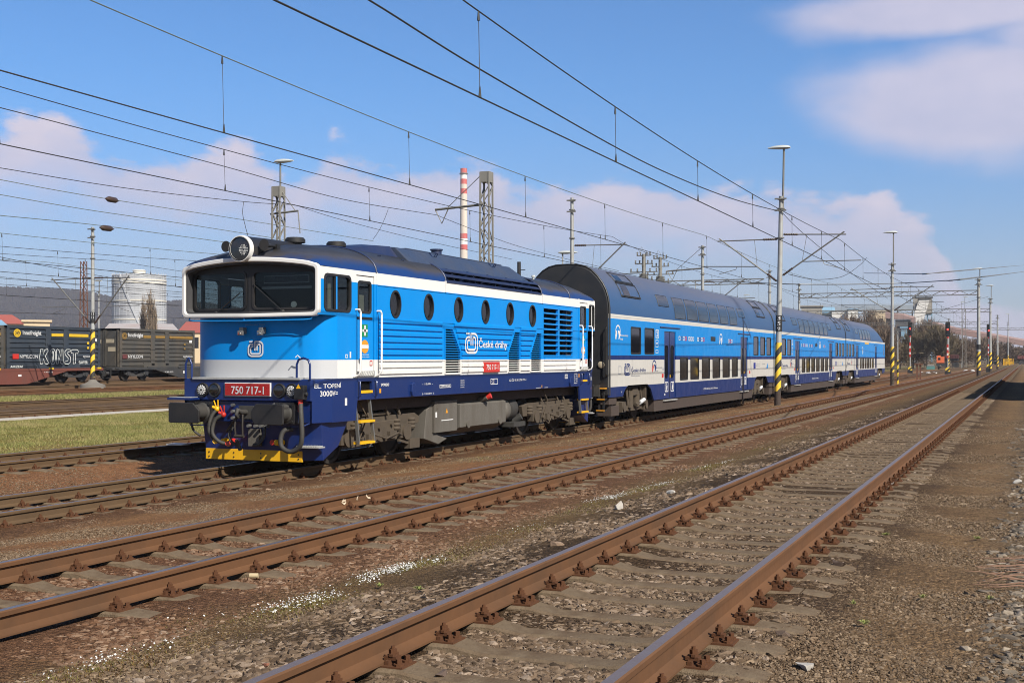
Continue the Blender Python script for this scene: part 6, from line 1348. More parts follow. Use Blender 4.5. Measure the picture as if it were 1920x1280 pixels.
# ------------------------------------------------------------------ masts, towers, portals
def lamp_head(mb_parent, p, dx, size=.85):
    mb = MB(); a = Vector(p); s = size
    mb.loft([[(a.x+dx*x, a.y+y*w, a.z+z*h) for y, z in ((-1,0),(-.8,.7),(0,1),(.8,.7),(1,0),(.7,-.5),(-.7,-.5))] for x, w, h in ((-.12,.08,.05),(0,.13,.10),(s*.3,.15,.12),(s*.7,.12,.09),(s,.04,.03))]); return mb.build('lamp_head', M_LAMP, mb_parent, smooth=50)
def cantilever(root, sg, reach, z1, z2, zc, r=.03):
    """swivelling bracket: top tube, raking strut, steady tube, brown insulators"""
    tip = Vector((sg*reach, 0, z1-.05)); mb = MB(); mb.tube([(sg*.12,0,z1),(tip.x+sg*.25, 0, tip.z)], r, 6); mb.tube([(sg*.12,0,z2), tip+Vector((sg*.18,0,.12))], r*1.15, 6)
    k = (zc+.35-z2)/(tip.z-z2); m = Vector((sg*.12+(tip.x-sg*.12)*k, 0, zc+.35)); 
    mb.tube([m, m+Vector((sg*(reach-abs(m.x)+.9),0,.03))], r*.8, 6); mb.tube([m+Vector((sg*.9,0,.0)), m+Vector((sg*.95,0,-.12)), m+Vector((sg*1.7,0,-.32))], r*.5, 5); mb.tube([m, (sg*reach*.45,0,z1)], r*.35, 5)
    br = mb.build('bracket_arm', M_GALVD, root, smooth=50); mb = MB()
    for a, b in (((sg*.15,0,z1),(sg*.75,0,z1-.012)), ((sg*.15,0,z2+.02),(sg*.55,0,z2+.02+.43*(tip.z-z2)/reach))):
        a, b = Vector(a), Vector(b); P = [a.lerp(b, i/12) for i in range(13)]; mb = MB(); mb.tube(P, [.035+.022*(i % 2) for i in range(13)], 8); mb.build('insulator', M_INSU, br)
    return br
def mast(x, y, zg, h, r, label, group='catenary masts between the tracks', lamp=None, arms=(), haz=None, num=None, plinth=0.0, m=M_GALV, rusty=False, lean=0.0):
    root = thing('catenary_mast', (x, y, zg), label, 'mast', group); root.rotation_euler = (0, lean, 0)
    z0 = 0; b0 = haz[0] if haz else 0
    mb = MB(); secs = [b0 if not haz else haz[1], h*.33, h*.66, h]; mb.tube([(0,0,z) for z in secs], [r, r*.92, r*.8, r*.68], 14); mb.cyl((0,0,h),(0,0,h+.02),r*.75,14); mb.build('pole', m, root, smooth=50)
    if haz:
        mb = MB(); mb.tube([(0,0,-.3),(0,0,haz[0])], r*1.04, 14); mb.build('pole_foot', M_BRKT if rusty else M_UNDER, root, smooth=50); mb = MB(); mb.tube([(0,0,haz[0]),(0,0,haz[1])], r*1.03, 14); mb.build('hazard_band', M_HAZ if r > .08 else M_HAZS, root, smooth=50)
    mb = MB()
    for z in (h*.985, h*.94, h*.80): mb.lathe((0,0,z),(0,0,1),[(0,r*1.0),(.01,r*1.25),(.05,r*1.25),(.06,r*1.0)],12)
    for z in (h*.985, h*.93): mb.box(-r*1.9,r*1.9,-r*1.2,-r*.9,z,z+.07)
    mb.build('clamp', M_GALVD, root)
    if num:
        mb = MB(); mb.tube([(0,0,num[1]),(0,0,num[2])], r*1.05, 14); nb = mb.build('number_band', M_BLACK, root, smooth=50); mb = MB(); hh = (num[2]-num[1])/len(num[0]); d = Vector((CT*0.35+.0, -1, 0)); ang = math.atan2(-y, -x)
        def pf(u, v, w): a = ang+u/r; return (r*1.075*math.cos(a), r*1.075*math.sin(a), v)
        for i, ch in enumerate(num[0]): z1 = num[2]-(i+.15)*hh; write(mb, ch, -r*.45, r*.45, z1-hh*.72, z1, pf)
        mb.build('numbers', M_LETTER, nb)
    if plinth:
        mb = MB(); mb.lathe((0,0,-.4),(0,0,1),[(0,plinth),(.42,plinth*.9),(.50,plinth*.55),(.58,r*2.2),(.70,r*1.4)],12); mb.build('concrete_foot', M_FOOT, root, smooth=40)
    if lamp:
        mb = MB(); mb.tube([(r*.6,0,h-.6),(r*.6,0,lamp)], .045, 8); mb.build('lamp_pole', M_GALVD, root, smooth=50); lamp_head(root, (r*.6+.15,0,lamp), -1, .85)
    for a in arms: cantilever(root, *a)
    return root
pA = at(1459, 745, 10.2); zA = gz(-10.2); MASTA_Y = 54.2
mA = mast(-10.2, MASTA_Y, zA, 9.15, .135, 'tall grey lamp mast with number 359 and striped base standing in front of the coaches', lamp=11.3, arms=((-1,2.55,7.30,5.45,5.75),(1,2.55,7.50,5.70,5.95)), haz=(.62,2.75), num=('359',3.25,3.95), lean=.018)
mast(-9.06, 91.7, .15, 8.7, .135, 'rust stained lamp mast with striped base just beyond the last coach', lamp=10.9, arms=((-1,2.7,6.9,5.2,5.4),(1,2.6,7.0,5.3,5.5)), haz=(.9,2.7), rusty=True)
mast(-8.75, 92.3, .15, 3.9, .06, 'thin short pole with yellow stripes beside the rust stained lamp mast', haz=(0,1.75), group=None)
mast(-4.80, 134.7, .50, 9.7, .20, 'thick mast with bold striped foot and black band between the far tracks', lamp=10.7, haz=(.3,2.2), num=('  ',2.45,2.95))
mast(-4.65, 170.5, .50, 9.3, .17, 'lamp mast directly behind the right signal', lamp=10.9, haz=(.2,2.3))
mast(-4.8, 216, .50, 8.6, .16, 'mast beyond the right signal carrying the end of the third beam', haz=(.2,2.0))
p = at(1808, 690, 12); mast(-13.5, 236, .2, 9.0, .12, 'white pole in the yard between the middle and right signals', haz=(.2,3.0))
mast(-4.9, 330, .5, 10.5, .15, 'far thin lamp mast close to the vanishing rails', lamp=12.5, haz=(.2,2.2))
mast(-48.0, 53.8, .55, 8.75, .125, 'left mast with striped foot and two bracket arms in front of the containers', arms=((-1,2.75,5.95,3.4,4.0),(1,2.35,5.95,3.4,4.0)), haz=(.45,3.1), num=('11 ',3.45,4.05), plinth=.75)
mast(-21.0, 57.5, -.1, 10.1, .125, 'plain grey post rising behind the first coach roof beside a small lamp', arms=((1,2.6,7.75,5.4,5.9),))
mast(-20.0, 80, -.1, 9.6, .13, 'plain grey post with a dark bracket to its left above the coach roofs', arms=((1,2.6,7.2,5.2,5.7),))
mast(-21.4, 110, -.1, 10.0, .15, 'slim grey post just left of the tall numbered mast')
mast(-23.0, 134.7, -.1, 10.2, .15, 'grey portal post between the middle and last coach roofs')
mast(-84, 95, .4, 8.2, .10, 'white lamp post beside the gas holder', lamp=9.2)
def bracket_beam(x, y, zg, z, ln, label):
    mb = MB(); mb.tube([(0,0,z),(-ln,0,z-.12)], .055, 6); mb.tube([(0,0,z+1.35),(-ln*.75,0,z-.08)], .018, 5); mb.tube([(-ln,0,z-.12),(-ln*.86,0,z-.75),(-ln*.72,0,z-.10)], .03, 5); o = mb.build('bracket', M_GALVD, None, loc=(x, y, zg)); return tag(o, label, 'bracket')
def lattice(x, y, zg, h, w0, w1, label, m, lamp=None, cap=True, group='lattice towers', arms=()):
    root = thing('lattice_tower', (x, y, zg), label, 'tower', group); mb = MB(); t = w1*.17
    for sx in (-1, 1):
        for sy in (-1, 1): mb.bar((sx*w0/2, sy*w0/2, 0), (sx*w1/2, sy*w1/2, h), t, t)
    n = int(h/(w1*1.5)); 
    for i in range(n):
        a, b = h*i/n, h*(i+1)/n; wa, wb = w0+(w1-w0)*a/h, w0+(w1-w0)*b/h; s = 1 if i % 2 else -1
        for f in (-1, 1):
            mb.bar((-s*wa/2, f*wa/2, a), (s*wb/2, f*wb/2, b), t*.6, t*.5); mb.bar((f*wa/2, -s*wa/2, a), (f*wb/2, s*wb/2, b), t*.5, t*.6)
    mb.build('lattice_frame', m, root)
    if cap: mb = MB(); mb.box(-w1*.56,w1*.56,-w1*.56,w1*.56,h-w1*1.1,h+.02); mb.build('cap', m, root)
    for z, ln, sg in arms:
        mb = MB(); mb.tube([(-sg*.4,0,z),(sg*ln,0,z+.08)], .045, 6); mb.tube([(0,0,z+1.2),(sg*ln*.85,0,z+.10)], .02, 5); mb.tube([(sg*ln,0,z+.05),(sg*(ln+.1),0,z-.9)], .025, 5); mb.build('arm', M_GALVD, root)
    if lamp: mb = MB(); mb.tube([(.1,0,h-.5),(.1,0,lamp)], .04, 6); mb.build('lamp_pole', M_GALVD, root); lamp_head(root, (-.05,0,lamp+.05), 1, .8)
    return root
M_LATC = mat('grey weathered lattice', (.22,.21,.19), .85, dirt=.45, dirtcol=(.13,.12,.10), scale=2, bmp=.2)
p = at(522, 420, 30); lattice(-30, p.y, -.1, 9.55, .44, .37, 'pale grey lattice tower with a lamp behind the locomotive cab', M_LATC, lamp=10.6, arms=((8.4,1.0,1),))
p = at(912, 420, 22); lattice(-22, p.y, -.1, 10.3, .50, .40, 'tall grey lattice tower beside the red and white chimney', M_LATC); TBY = p.y
bracket_beam(-22.2, TBY, -.1, 8.9, 2.3, 'dark bracket reaching left from the tall grey lattice tower')
bracket_beam(-20.1, 80, -.1, 8.1, 2.3, 'dark bracket reaching left from the plain post above the coach roofs')
p = at(157, 550, 78); lattice(-78, p.y, .4, 10.3, .55, .36, 'rusty brown lattice mast behind the containers', M_RUSTM, cap=False)
p = at(1808, 650, 11.5); lattice(-11.5, p.y, .2, 11.2, .7, .5, 'grey lattice tower with a lamp between the middle and right signals', M_LATC, lamp=13.5, cap=False)
def pole_pair(px, D, label):
    p = at(px, 520, D); root = thing('utility_pole', (-D, p.y, 0), label, 'utility pole', 'twin utility poles above the first coach roof'); mb = MB(); mb.tube([(0,0,0),(0,0,12.2)], [.22,.17], 10); mb.build('pole', M_LATC, root, smooth=40)
    mb = MB()
    for z, w in ((12.0,.7),(11.2,.9),(10.4,1.4),(9.6,.9),(9.0,.8)):
        mb.box(-w,w,-.06,.06,z,z+.09); mb.box(-.06,.06,-w*.6,w*.6,z-.2,z-.12)
        for s in (-1, -.5, .5, 1): mb.lathe((s*w*.92,0,z+.09),(0,0,1),[(0,.05),(.08,.10),(.16,.05),(.24,.10),(.32,.04)],8)
    mb.tube([(-.5,0,12.3),(-.2,0,12.9),(.1,0,12.4)], .02, 5); mb.box(-.35,.35,-.3,.3,9.8,10.25); mb.build('cross_arms', M_GALVD, root); return root
pole_pair(1207, 34.7, 'left one of the twin utility poles above the first coach roof'); pole_pair(1238, 34.2, 'right one of the twin utility poles above the first coach roof')
def small_lamp(px, py, D, label, r=.04):
    p = at(px, py, D); root = thing('yard_lamp', (-D, p.y, gz(-D)), label, 'street lamp', 'small yard lamps behind the coaches'); h = p.z-gz(-D); mb = MB(); mb.tube([(0,0,0),(0,0,h)], r, 8); mb.build('pole', M_GALV, root); lamp_head(root, (-.1,0,h), 1, .9)
small_lamp(1055, 474, 22, 'small yard lamp peeking over the black coach end'); small_lamp(1304, 527, 36, 'small yard lamp above the middle of the first coach roof'); small_lamp(1397, 553, 42, 'small yard lamp just above the rear end of the first coach roof'); small_lamp(1256, 540, 30, 'short pale post on the skyline of the first coach roof')
small_lamp(1715, 555, 24, 'lamp in front of the concrete conveyor tower'); small_lamp(1803, 566, 14, 'tall thin lamp left of the thick striped mast')
def portal(y, x0, x1, z, label):
    L_ = x1-x0; mb = MB()
    for dy in (-.2,.2):
        for dz in (0,.45): mb.bar((0,dy,dz), (-L_,dy,dz), .07, .07)
    n = int(L_/.9)
    for i in range(n):
        a, b = -L_*i/n, -L_*(i+1)/n; 
        for dy in (-.2,.2): mb.bar((a,dy,0 if i % 2 else .45), (b,dy,.45 if i % 2 else 0), .04, .04)
    o = mb.build('portal_beam', M_GALVD, None, loc=(x1, y, z)); return tag(o, label, 'portal beam', 'catenary portal beams across the far tracks')
portal(134.7, -23.0, -4.8, 8.55, 'nearest truss beam between the thick striped mast and the grey portal post'); portal(170.5, -30, -4.65, 8.0, 'second truss beam ending at the lamp mast behind the right signal'); portal(216, -40, -4.8, 7.6, 'third truss beam lower on the skyline beyond the second'); portal(262, -52, 6, 7.6, 'farthest thin truss beam crossing behind the signals')
portal(118, -75, -23.5, 9.2, 'dark cross beam above the middle coach roof ending left of the grey portal post') 

# ------------------------------------------------------------------ overhead lines
def sagwire(mb, D, f, y0, y1, r, step=1.5):
    n = max(2, int((y1-y0)/step)); mb.tube([(-D, y0+(y1-y0)*i/n, f(y0+(y1-y0)*i/n)) for i in range(n+1)], r, 5)
def overhead(D, label, fm, fc, y0, y1, drops, r=.012, m=M_WIRE, dx=0.0, group='overhead contact lines'):
    root = thing('overhead_line', (0, 0, 0), label, 'overhead line', group)
    mb = MB(); sagwire(mb, D-dx, fm, y0, y1, r*.9); mb.build('messenger_wire', m, root); mb = MB(); sagwire(mb, D, fc, y0, y1, r, 6); mb.build('contact_wire', M_WIRE, root)
    for y in drops:
        mb = MB(); a, b = (-D+dx, y, fm(y)), (-D, y+.05, fc(y)); mb.tube([a, b], .006, 4); mb.cyl(Vector(a)-Vector((0,0,.14)), a, .022, 6, .012); mb.cyl(b, Vector(b)+Vector((0,0,.16)), .024, 6, .010); mb.build('dropper', M_WIRE, root)
    return root
def spans(ys, zend, zmid, zcs=None):
    def f(y):
        for a, b in zip(ys[:-1], ys[1:]):
            if a <= y <= b: t = (y-a)/(b-a); return zmid+(zend-zmid)*(2*t-1)**2
        return zend
    return f
fa = lambda y: 7.25+(.0009 if y < 33 else .0006)*(y-33)**2 if y < 54.2 else spans([54.2,92,134.7,170.5,216,260], 7.5, 7.2)(y)
overhead(13.3, 'overhead line above the blue train, its contact wire crossing the upper left of the photo', fa, lambda y: 6.08, -4, 260, [18.2+7.15*k for k in range(24)], m=M_WIREG)
fb = lambda y: 6.83+(.00105 if y < 33.5 else .00065)*(y-33.5)**2 if y < 54.2 else spans([54.2,92,134.7,170.5,216,260], 7.1, 6.8)(y)
overhead(7.45, 'overhead line above the empty middle track, uppermost in the centre of the photo', fb, lambda y: 5.88, -2, 260, [16.4+6.45*k for k in range(26)], r=.013)
fcat = lambda y: 7.2+.0009*(y-29)**2 if y < 57.5 else spans([57.5,95,134.7,170,216,260], 7.7, 7.25)(y)
overhead(18.4, 'overhead line above the brown track behind the train, passing just over the locomotive roof', fcat, lambda y: 6.2, 2, 260, [18.0+7.25*k for k in range(22)])
for D, zr, lab in ((34.6,.06,'overhead line above the pale concrete strip'),(40.2,.16,'overhead line just behind the one above the concrete strip'),(46.6,.42,'overhead line carried by the right arm of the left mast'),(51.2,.48,'overhead line carried by the left arm of the left mast'),(62,.6,'farthest overhead line behind the container wagons')):
    f = spans([-2,53.8,105,160,220,280], zr+7.0, zr+6.5); overhead(D, lab, f, (lambda z: lambda y: z)(zr+5.55), -2, 280, [6+D*.1+8.2*k for k in range(24)], r=.013, m=M_WIREG if D in (34.6, 51.2) else M_WIRE)
def wire(label, D, pts, r=.012, m=M_WIRE, ins=None, group='feeder wires', drop=None):
    """single wire through points seen at pixels on the vertical plane X = -D"""
    root = thing('feeder_wire', (0,0,0), label, 'wire', group); P = [at(x, y, d) for (x, y), d in zip(pts, D if isinstance(D, (list, tuple)) else [D]*len(pts))]; Q = []
    for i in range(len(P)-1):
        p0, p1, p2, p3 = P[max(i-1,0)], P[i], P[i+1], P[min(i+2,len(P)-1)]
        for k in range(8):
            t = k/8; Q.append(0.5*((2*p1)+(p2-p0)*t+(2*p0-5*p1+4*p2-p3)*t*t+(3*p1-p0-3*p2+p3)*t**3))
    Q.append(P[-1]); mb = MB(); mb.tube(Q, r, 5); cb = mb.build('cable', m, root)
    if not ins:
        cb.parent = None; tag(cb, label, 'wire', group); cb.name = 'feeder_wire'; bpy.data.objects.remove(root); return cb
    if ins:
        a = at(*ins, D if not isinstance(D, (list, tuple)) else D[0]); d = (P[1]-P[0]).normalized(); mb = MB(); L_ = .95
        mb.tube([a+d*L_*t for t in (-.62,-.5,-.42,-.3,.3,.42,.5,.62)], [.02,.06,.10,.16,.16,.10,.06,.02], 10); mb.build('insulator', M_INSU, root, smooth=40)
    return root
wire('thick feeder wire sagging from the camera side to the top of the numbered mast', 10.2, [(430,-150),(691,0),(903,132),(1167,283),(1280,337),(1380,375),(1460,396)], .018)
wire('feeder wire running down to the right beyond the top of the numbered mast', 10.0, [(1466,398),(1500,432),(1564,486),(1610,522),(1665,560)], .014)
wire('feeder wire held by the bracket of the tall lattice tower', [24.5,24.2,24,23.9,23.9], [(-60,192),(0,202),(420,312),(640,373),(818,403)], .013)
wire('feeder wire running from the lattice tower bracket down over the locomotive roof', 24, [(818,403),(860,420),(960,458),(1060,485),(1160,508)], .012)
wire('green wire with a brown insulator above the left mast', 48, [(-60,326),(0,337),(183,370),(493,418),(700,452)], .02, M_WIREG, ins=(210,374.5))
wire('lower wire with a brown insulator beside the top of the left mast', 47, [(-60,397),(0,404),(172,421),(340,443),(480,462)], .02, M_WIREG, ins=(200,428))
wire('green wire between the two insulated wires on the left', 44, [(-60,355),(0,365),(162,393),(340,419),(560,454)], .018, M_WIREG)
wire('upper left wire sloping to the lamp bracket of the lattice tower behind the cab', 30, [(-60,306),(0,315),(230,352),(455,378),(552,384)], .013)
wire('wire falling from the lattice tower bracket behind the cab', 29.5, [(552,384),(640,412),(790,450),(960,486)], .012)
wire('thin wire crossing the left sky just above the containers', 60, [(-60,548),(0,553),(250,568),(350,573)], .016)
wire('thin wire low over the far hill on the left', 66, [(-60,582),(0,585),(220,592),(345,596)], .016)
wire('wire crossing the hill from the left edge to the gas holder', 58, [(-60,470),(0,482),(180,516),(350,540)], .018)
wire('cross cable rising to the right edge above the thick mast', [21,13,9,5.2,2.0,.55], [(1360,527),(1500,533),(1669,531.5),(1765,526.5),(1850,518),(1925,508.5)], .03, M_GALVD, group='cross span cables')
wire('thin upper cross cable rising to the right edge', [10,7,4,1.8,.55], [(1620,512),(1669,512.5),(1730,513),(1840,504),(1925,496.5)], .018, M_GALVD, group='cross span cables')
wire('slack jumper cable hanging below the right arm of the numbered mast', [9.0,9.0,9.0,9.0,9.0], [(1478,514),(1530,524),(1580,518),(1612,497),(1625,483)], .014)
wire('guy wire falling right from the thick mast top', [5,7,12,18], [(1853,556),(1800,571),(1725,593),(1700,600)], .02)
wire('jumper wire curling down onto the cab roof side', [30,30,30,30], [(457,378),(455,400),(460,424),(466,446)], .012)
wire('jumper wire curling down beside the roof vents', [30,30,30,30], [(728,392),(722,408),(712,430),(700,448)], .012)

# ------------------------------------------------------------------ light signals
def signal(px, D, zg, h, hz, label):
    p = at(px, 640, D); root = thing('light_signal', (-D, p.y, zg), label, 'railway signal', 'light signals showing red'); hh = hz[1]-hz[0]; w = hh*.155
    mb = MB(); mb.cyl((0,0,.3),(0,0,h*.30),.075,10); mb.build('post', M_GALV, root, smooth=40); mb = MB(); mb.cyl((0,0,h*.30),(0,0,hz[0]-.95),.075,10); mb.box(-.11,.11,-.10,-.075,h*.30,hz[0]-.95); mb.build('red_post', M_REDB, root); mb = MB(); mb.cyl((0,0,hz[0]-.95),(0,0,hz[0]-.18),.085,10); mb.build('white_post', M_GALV, root, smooth=40); mb = MB(); mb.cyl((0,0,hz[0]-.18),(0,0,hz[0]),.13,10); mb.build('red_collar', M_REDB, root)
    mb = MB(); mb.box(-.35,.35,-.35,.35,-.3,.25); mb.build('base', M_BLACK, root); mb = MB(); mb.box(-.25,.25,-.25,.25,.25,.75); mb.build('yellow_base', M_HAZS, root)
    mb = MB(); mb.loft([[(-w,-.05,hz[0]+.12),(-w*.7,-.05,hz[0]),(w*.7,-.05,hz[0]),(w,-.05,hz[0]+.12),(w,-.05,hz[1]-.12),(w*.7,-.05,hz[1]),(-w*.7,-.05,hz[1]),(-w,-.05,hz[1]-.12)], [(-w,.12,hz[0]+.12),(-w*.7,.12,hz[0]),(w*.7,.12,hz[0]),(w,.12,hz[0]+.12),(w,.12,hz[1]-.12),(w*.7,.12,hz[1]),(-w*.7,.12,hz[1]),(-w,.12,hz[1]-.12)]]); hd = mb.build('signal_head', M_BLACK, root)
    for k in range(5):
        z = hz[0]+hh*(.13+.185*k); lit = k == 2; mb = MB(); mb.lathe((0,-.05,z),(0,-1,0),[(0,.10),(.02,.10),(.021,0)],16); mb.build('lens', M_SIGRED if lit else M_LENS, hd)
        mb = MB(); mb.tube([(.12*math.cos(R(a)),-.16,z+.12*math.sin(R(a))) for a in range(0,181,20)], .03, 5); mb.build('hood', M_BLACK, hd)
    mb = MB(); pass
    for z in (.18,.60): mb = MB(); zz = h*.30+(hz[0]-.95-h*.30)*z; mb.box(-.10,.10,-.115,-.101,zz,zz+.30); mb.build('plate', M_LETTER, root)
    return root
M_SIGRED = emis('lit red signal lens', (1.0,.03,.02), 5.0)
signal(1706.5, 16, .0, 7.4, (5.3,7.3), 'left light signal showing red, near the coach end'); signal(1777, 9.4, .1, 6.5, (4.6,6.45), 'middle light signal showing red, standing alone between the tracks'); signal(1854, 4.9, .5, 6.3, (4.3,6.0), 'right light signal showing red, in front of a lamp mast')
p = at(1722, 690, 9.6); root = thing('rusty_post', (-9.6, p.y, .05), 'short rusty post with a cap between the tracks beyond the train', 'post'); mb = MB(); mb.bar((-.12,0,-.2),(-.12,0,1.45),.13); mb.bar((.18,0,-.2),(.18,0,1.35),.14); mb.build('post', M_RUSTM, root); mb = MB(); mb.box(-.35,.4,-.15,.15,1.35,1.47); mb.build('cap', M_RUSTM, root)
mb = MB(); q = at(1784, 690, 9.8)
for px, py, D, lab in ((1735,694,14,'white marker stones beside the middle signal'),(1818,690,8,'white marker stones left of the thick mast')):
    p = at(px, py, D); mb = MB()
    for k in range(3): mb.ball((k*.9,0,.08), .35, .3, .14, 8, 5)
    o = mb.build('marker_stones', M_LETTER); o.location = (-D-.5, p.y, gz(-D)); tag(o, lab, 'marker')

# ------------------------------------------------------------------ distant things
def hill():
    def ridge(px): return float(np.interp(px, [-900,-300,-100,0,60,130,180,230,280,340,420,600,900,1300,1900,2600], [560,548,543,541,543,546,553,565,572,566,575,610,655,664,668,668]))
    n, m = 260, 46; V = []; zr = 1900.
    for i in range(n):
        px = -1200+3800*i/(n-1); u = (px-960)/F_PX; hgt = max((VPY-ridge(px))*zr/F_PX, 2)
        for j in range(m):
            t = j/(m-1); z = zr-650*(1-t); k = t**1.3; q = atz(px, VPY, z); wob = 5*math.sin(px*.05+j*.8)+4*math.sin(px*.13-j*1.7)+3*math.sin(px*.31+j)
            V.append((q.x, q.y, -3+(hgt+2)*k+wob*k*(.3+.7*(1-t)) + (RNG.uniform(-1, 3)*k)))
    V = np.array(V); i = (np.arange(n-1)[:, None]*m+np.arange(m-1)[None]).ravel(); F = np.stack([i, i+m, i+m+1, i+1], 1)
    mm, nt, N, L, b = newmat('wooded hill'); v = objvec(N, L); n1 = noise_node(N, L, v, .035, 6, .7); n2 = noise_node(N, L, v, .004, 4, .6); s = N.new('ShaderNodeSeparateXYZ'); L.new(v, s.inputs[0])
    c = ramp(N, L, n1, [(.3, (.020,.016,.016)), (.5, (.045,.036,.030)), (.7, (.075,.060,.045))]); c = mixc(N, L, maprange(N, L, n2, .45, .6, 0, .6), c, (.035,.030,.030))
    add = N.new('ShaderNodeMath'); add.operation = 'MULTIPLY_ADD'; L.new(n2, add.inputs[0]); add.inputs[1].default_value = 45; L.new(s.outputs[2], add.inputs[2])
    c = mixc(N, L, maprange(N, L, add.outputs[0], 75, 60), c, (.085,.092,.038)); L.new(c, b.inputs['Base Color']); b.inputs['Roughness'].default_value = 1; b.inputs['Specular IOR Level'].default_value = 0
    bump(N, L, b, n1, 1.0, 8); tag(raw_mesh('hills', V, F, mm, smooth=True), kind='structure')
    # rows of bare tree crowns that roughen the ridge line
    k = 26000; px = RNG.uniform(-500, 460, k); z = zr-RNG.random(k)**1.5*500; t = 1-(zr-z)/650; P = []
    u = (px-960)/F_PX; hg = (VPY-np.array([ridge(a) for a in px]))*zr/F_PX; X = z*(-ST+u*CT); Y = z*(CT+u*ST); Z = -3+(hg+2)*t**1.3; s_ = RNG.uniform(2, 5, k); h = RNG.uniform(3.5, 8, k)
    base = np.stack([X, Y, Z-4], 1); r = np.stack([np.full(k, CT), np.full(k, ST), 0*X], 1); V = np.stack([base-r*s_[:,None], base+r*s_[:,None], base+r*(s_*.5)[:,None]+np.stack([0*X,0*X,h+3],1), base-r*(s_*.4)[:,None]+np.stack([0*X,0*X,h+4],1)], 1)
    d = np.stack([-np.full(k, ST), np.full(k, CT), 0*X], 1)*s_[:,None]; V2 = np.stack([base-d, base+d, base+d*.4+np.stack([0*X,0*X,h+3.5],1), base-d*.5+np.stack([0*X,0*X,h+3],1)], 1)
    V = np.concatenate([V.reshape(-1, 3), V2.reshape(-1, 3)]); tag(raw_mesh('hill_woods', V, np.arange(len(V)).reshape(-1, 4), mm2), kind='stuff')
mm2, nt_, N_, L_, b_ = newmat('far bare woods'); g_ = N_.new('ShaderNodeNewGeometry'); L_.new(ramp(N_, L_, g_.outputs['Random Per Island'], [(0, (.022,.017,.017)), (.5, (.045,.034,.029)), (1, (.070,.055,.042))]), b_.inputs['Base Color']); b_.inputs['Roughness'].default_value = 1; b_.inputs['Specular IOR Level'].default_value = 0
hill()

def axes(px, z):
    """ground point and a frame facing the camera for far buildings"""
    p = atz(px, VPY, z); return Vector((p.x, p.y, 0)), math.atan2(p.x, p.y)
def facing(name, px, z, label, cat, group=None, turn=0.0):
    p, a = axes(px, z); return thing(name, (p.x, p.y, 0.3), label, cat, group, rotz=-a+turn)
PM = lambda z: z/F_PX                                    # metres per photo pixel at depth z
def hgt(py, z): return CZ-(py-VPY)*z/F_PX-0.3
# gas holder
z = 820; root = facing('gas_holder', 261, z, 'large pale grey cylindrical gas holder on the left skyline', 'gas tank'); r = 48.5*PM(z); h = hgt(517, z)
M_GAS = mat('pale grey gas holder plates', (.44,.45,.47), .6, dirt=.25, dirtcol=(.25,.26,.28), scale=.08, streak=True); M_GASR = mat('cream walkway', (.68,.64,.55), .7, dirt=.2, scale=.2)
mb = MB(); mb.lathe((0,0,0),(0,0,1),[(0,r),(h,r),(h+.3,r*.985),(h+1.1,r*.5),(h+1.3,r*.25),(h+1.35,0)],64); mb.build('shell', M_GAS, root, smooth=30)
mb = MB(); mb.lathe((0,0,h+1.0),(0,0,1),[(0,r*.24),(2.0,r*.24),(2.2,r*.26),(2.9,r*.22),(3.2,r*.1),(3.25,0)],24); mb.build('roof_vent', M_GASR, root, smooth=30)
for py in (528, 533, 566, 601):
    zz = hgt(py, z); mb = MB(); mb.lathe((0,0,zz),(0,0,1),[(0,r*1.0),(.02,r*1.025),(.9,r*1.025),(.92,r*1.0)],64); mb.build('walkway', M_GASR, root, smooth=30)
mb = MB()
for k in range(40):
    a = 2*math.pi*k/40; mb.bar((r*1.005*math.cos(a), r*1.005*math.sin(a), 0), (r*1.005*math.cos(a), r*1.005*math.sin(a), h+1.3), .24, .24)
for i in range(48): mb.tube([(r*1.006*math.cos(2*math.pi*k/48), r*1.006*math.sin(2*math.pi*k/48), h*(i+.5)/48) for k in range(49)], .13, 4, caps=False)
mb.build('ribs', M_GAS, root); mb = MB()
for i in range(60):
    t0, t1 = i/60, (i+1)/60; a0, a1 = -2.35+1.35*t0, -2.35+1.35*t1; mb.bar((r*1.02*math.cos(a0), r*1.02*math.sin(a0), h*(1-t0)), (r*1.02*math.cos(a1), r*1.02*math.sin(a1), h*(1-t1)), .8, 1.2)
mb.build('stair', M_GAS, root)
# striped chimney
z = 900; root = facing('chimney', 869.5, z, 'tall red and white striped chimney', 'chimney'); H = hgt(316, z); r0 = 8.4*PM(z); r1 = 6.2*PM(z)
m, nt, N, L, b = newmat('striped chimney paint'); v = objvec(N, L); s = N.new('ShaderNodeSeparateXYZ'); L.new(v, s.inputs[0]); zr = lambda py: hgt(py, z)/140.
RD, CR, WH = (.46,.075,.06), (.55,.48,.40), (.72,.69,.64); c = ramp(N, L, maprange(N, L, s.outputs[2], 0, 140), [(0, CR), (zr(469), RD), (zr(460), RD), (zr(459), WH), (zr(448), RD), (zr(438), CR), (zr(365), RD), (zr(355), CR), (zr(347), RD), (zr(337), WH), (zr(328), RD)], True)
c = mixc(N, L, maprange(N, L, noise_node(N, L, objvec(N, L, (1,1,.2)), .5, 5), .45, .8, 0, .45), c, (.42,.33,.27)); L.new(c, b.inputs['Base Color']); b.inputs['Roughness'].default_value = .8
mb = MB(); mb.tube([(0,0,0),(0,0,H*.5),(0,0,H)], [r0,(r0+r1)/2,r1], 24); mb.build('stack', m, root, smooth=40)
mb = MB(); mb.lathe((0,0,hgt(327,z)),(0,0,1),[(0,r1),(.05,r1*1.3),(.8,r1*1.3),(.85,r1)],24); mb.build('platform', M_GALVD, root); mb = MB(); mb.cyl((0,0,H),(0,0,H+.02),r1*.8,20); mb.build('flue', M_VOID, root)
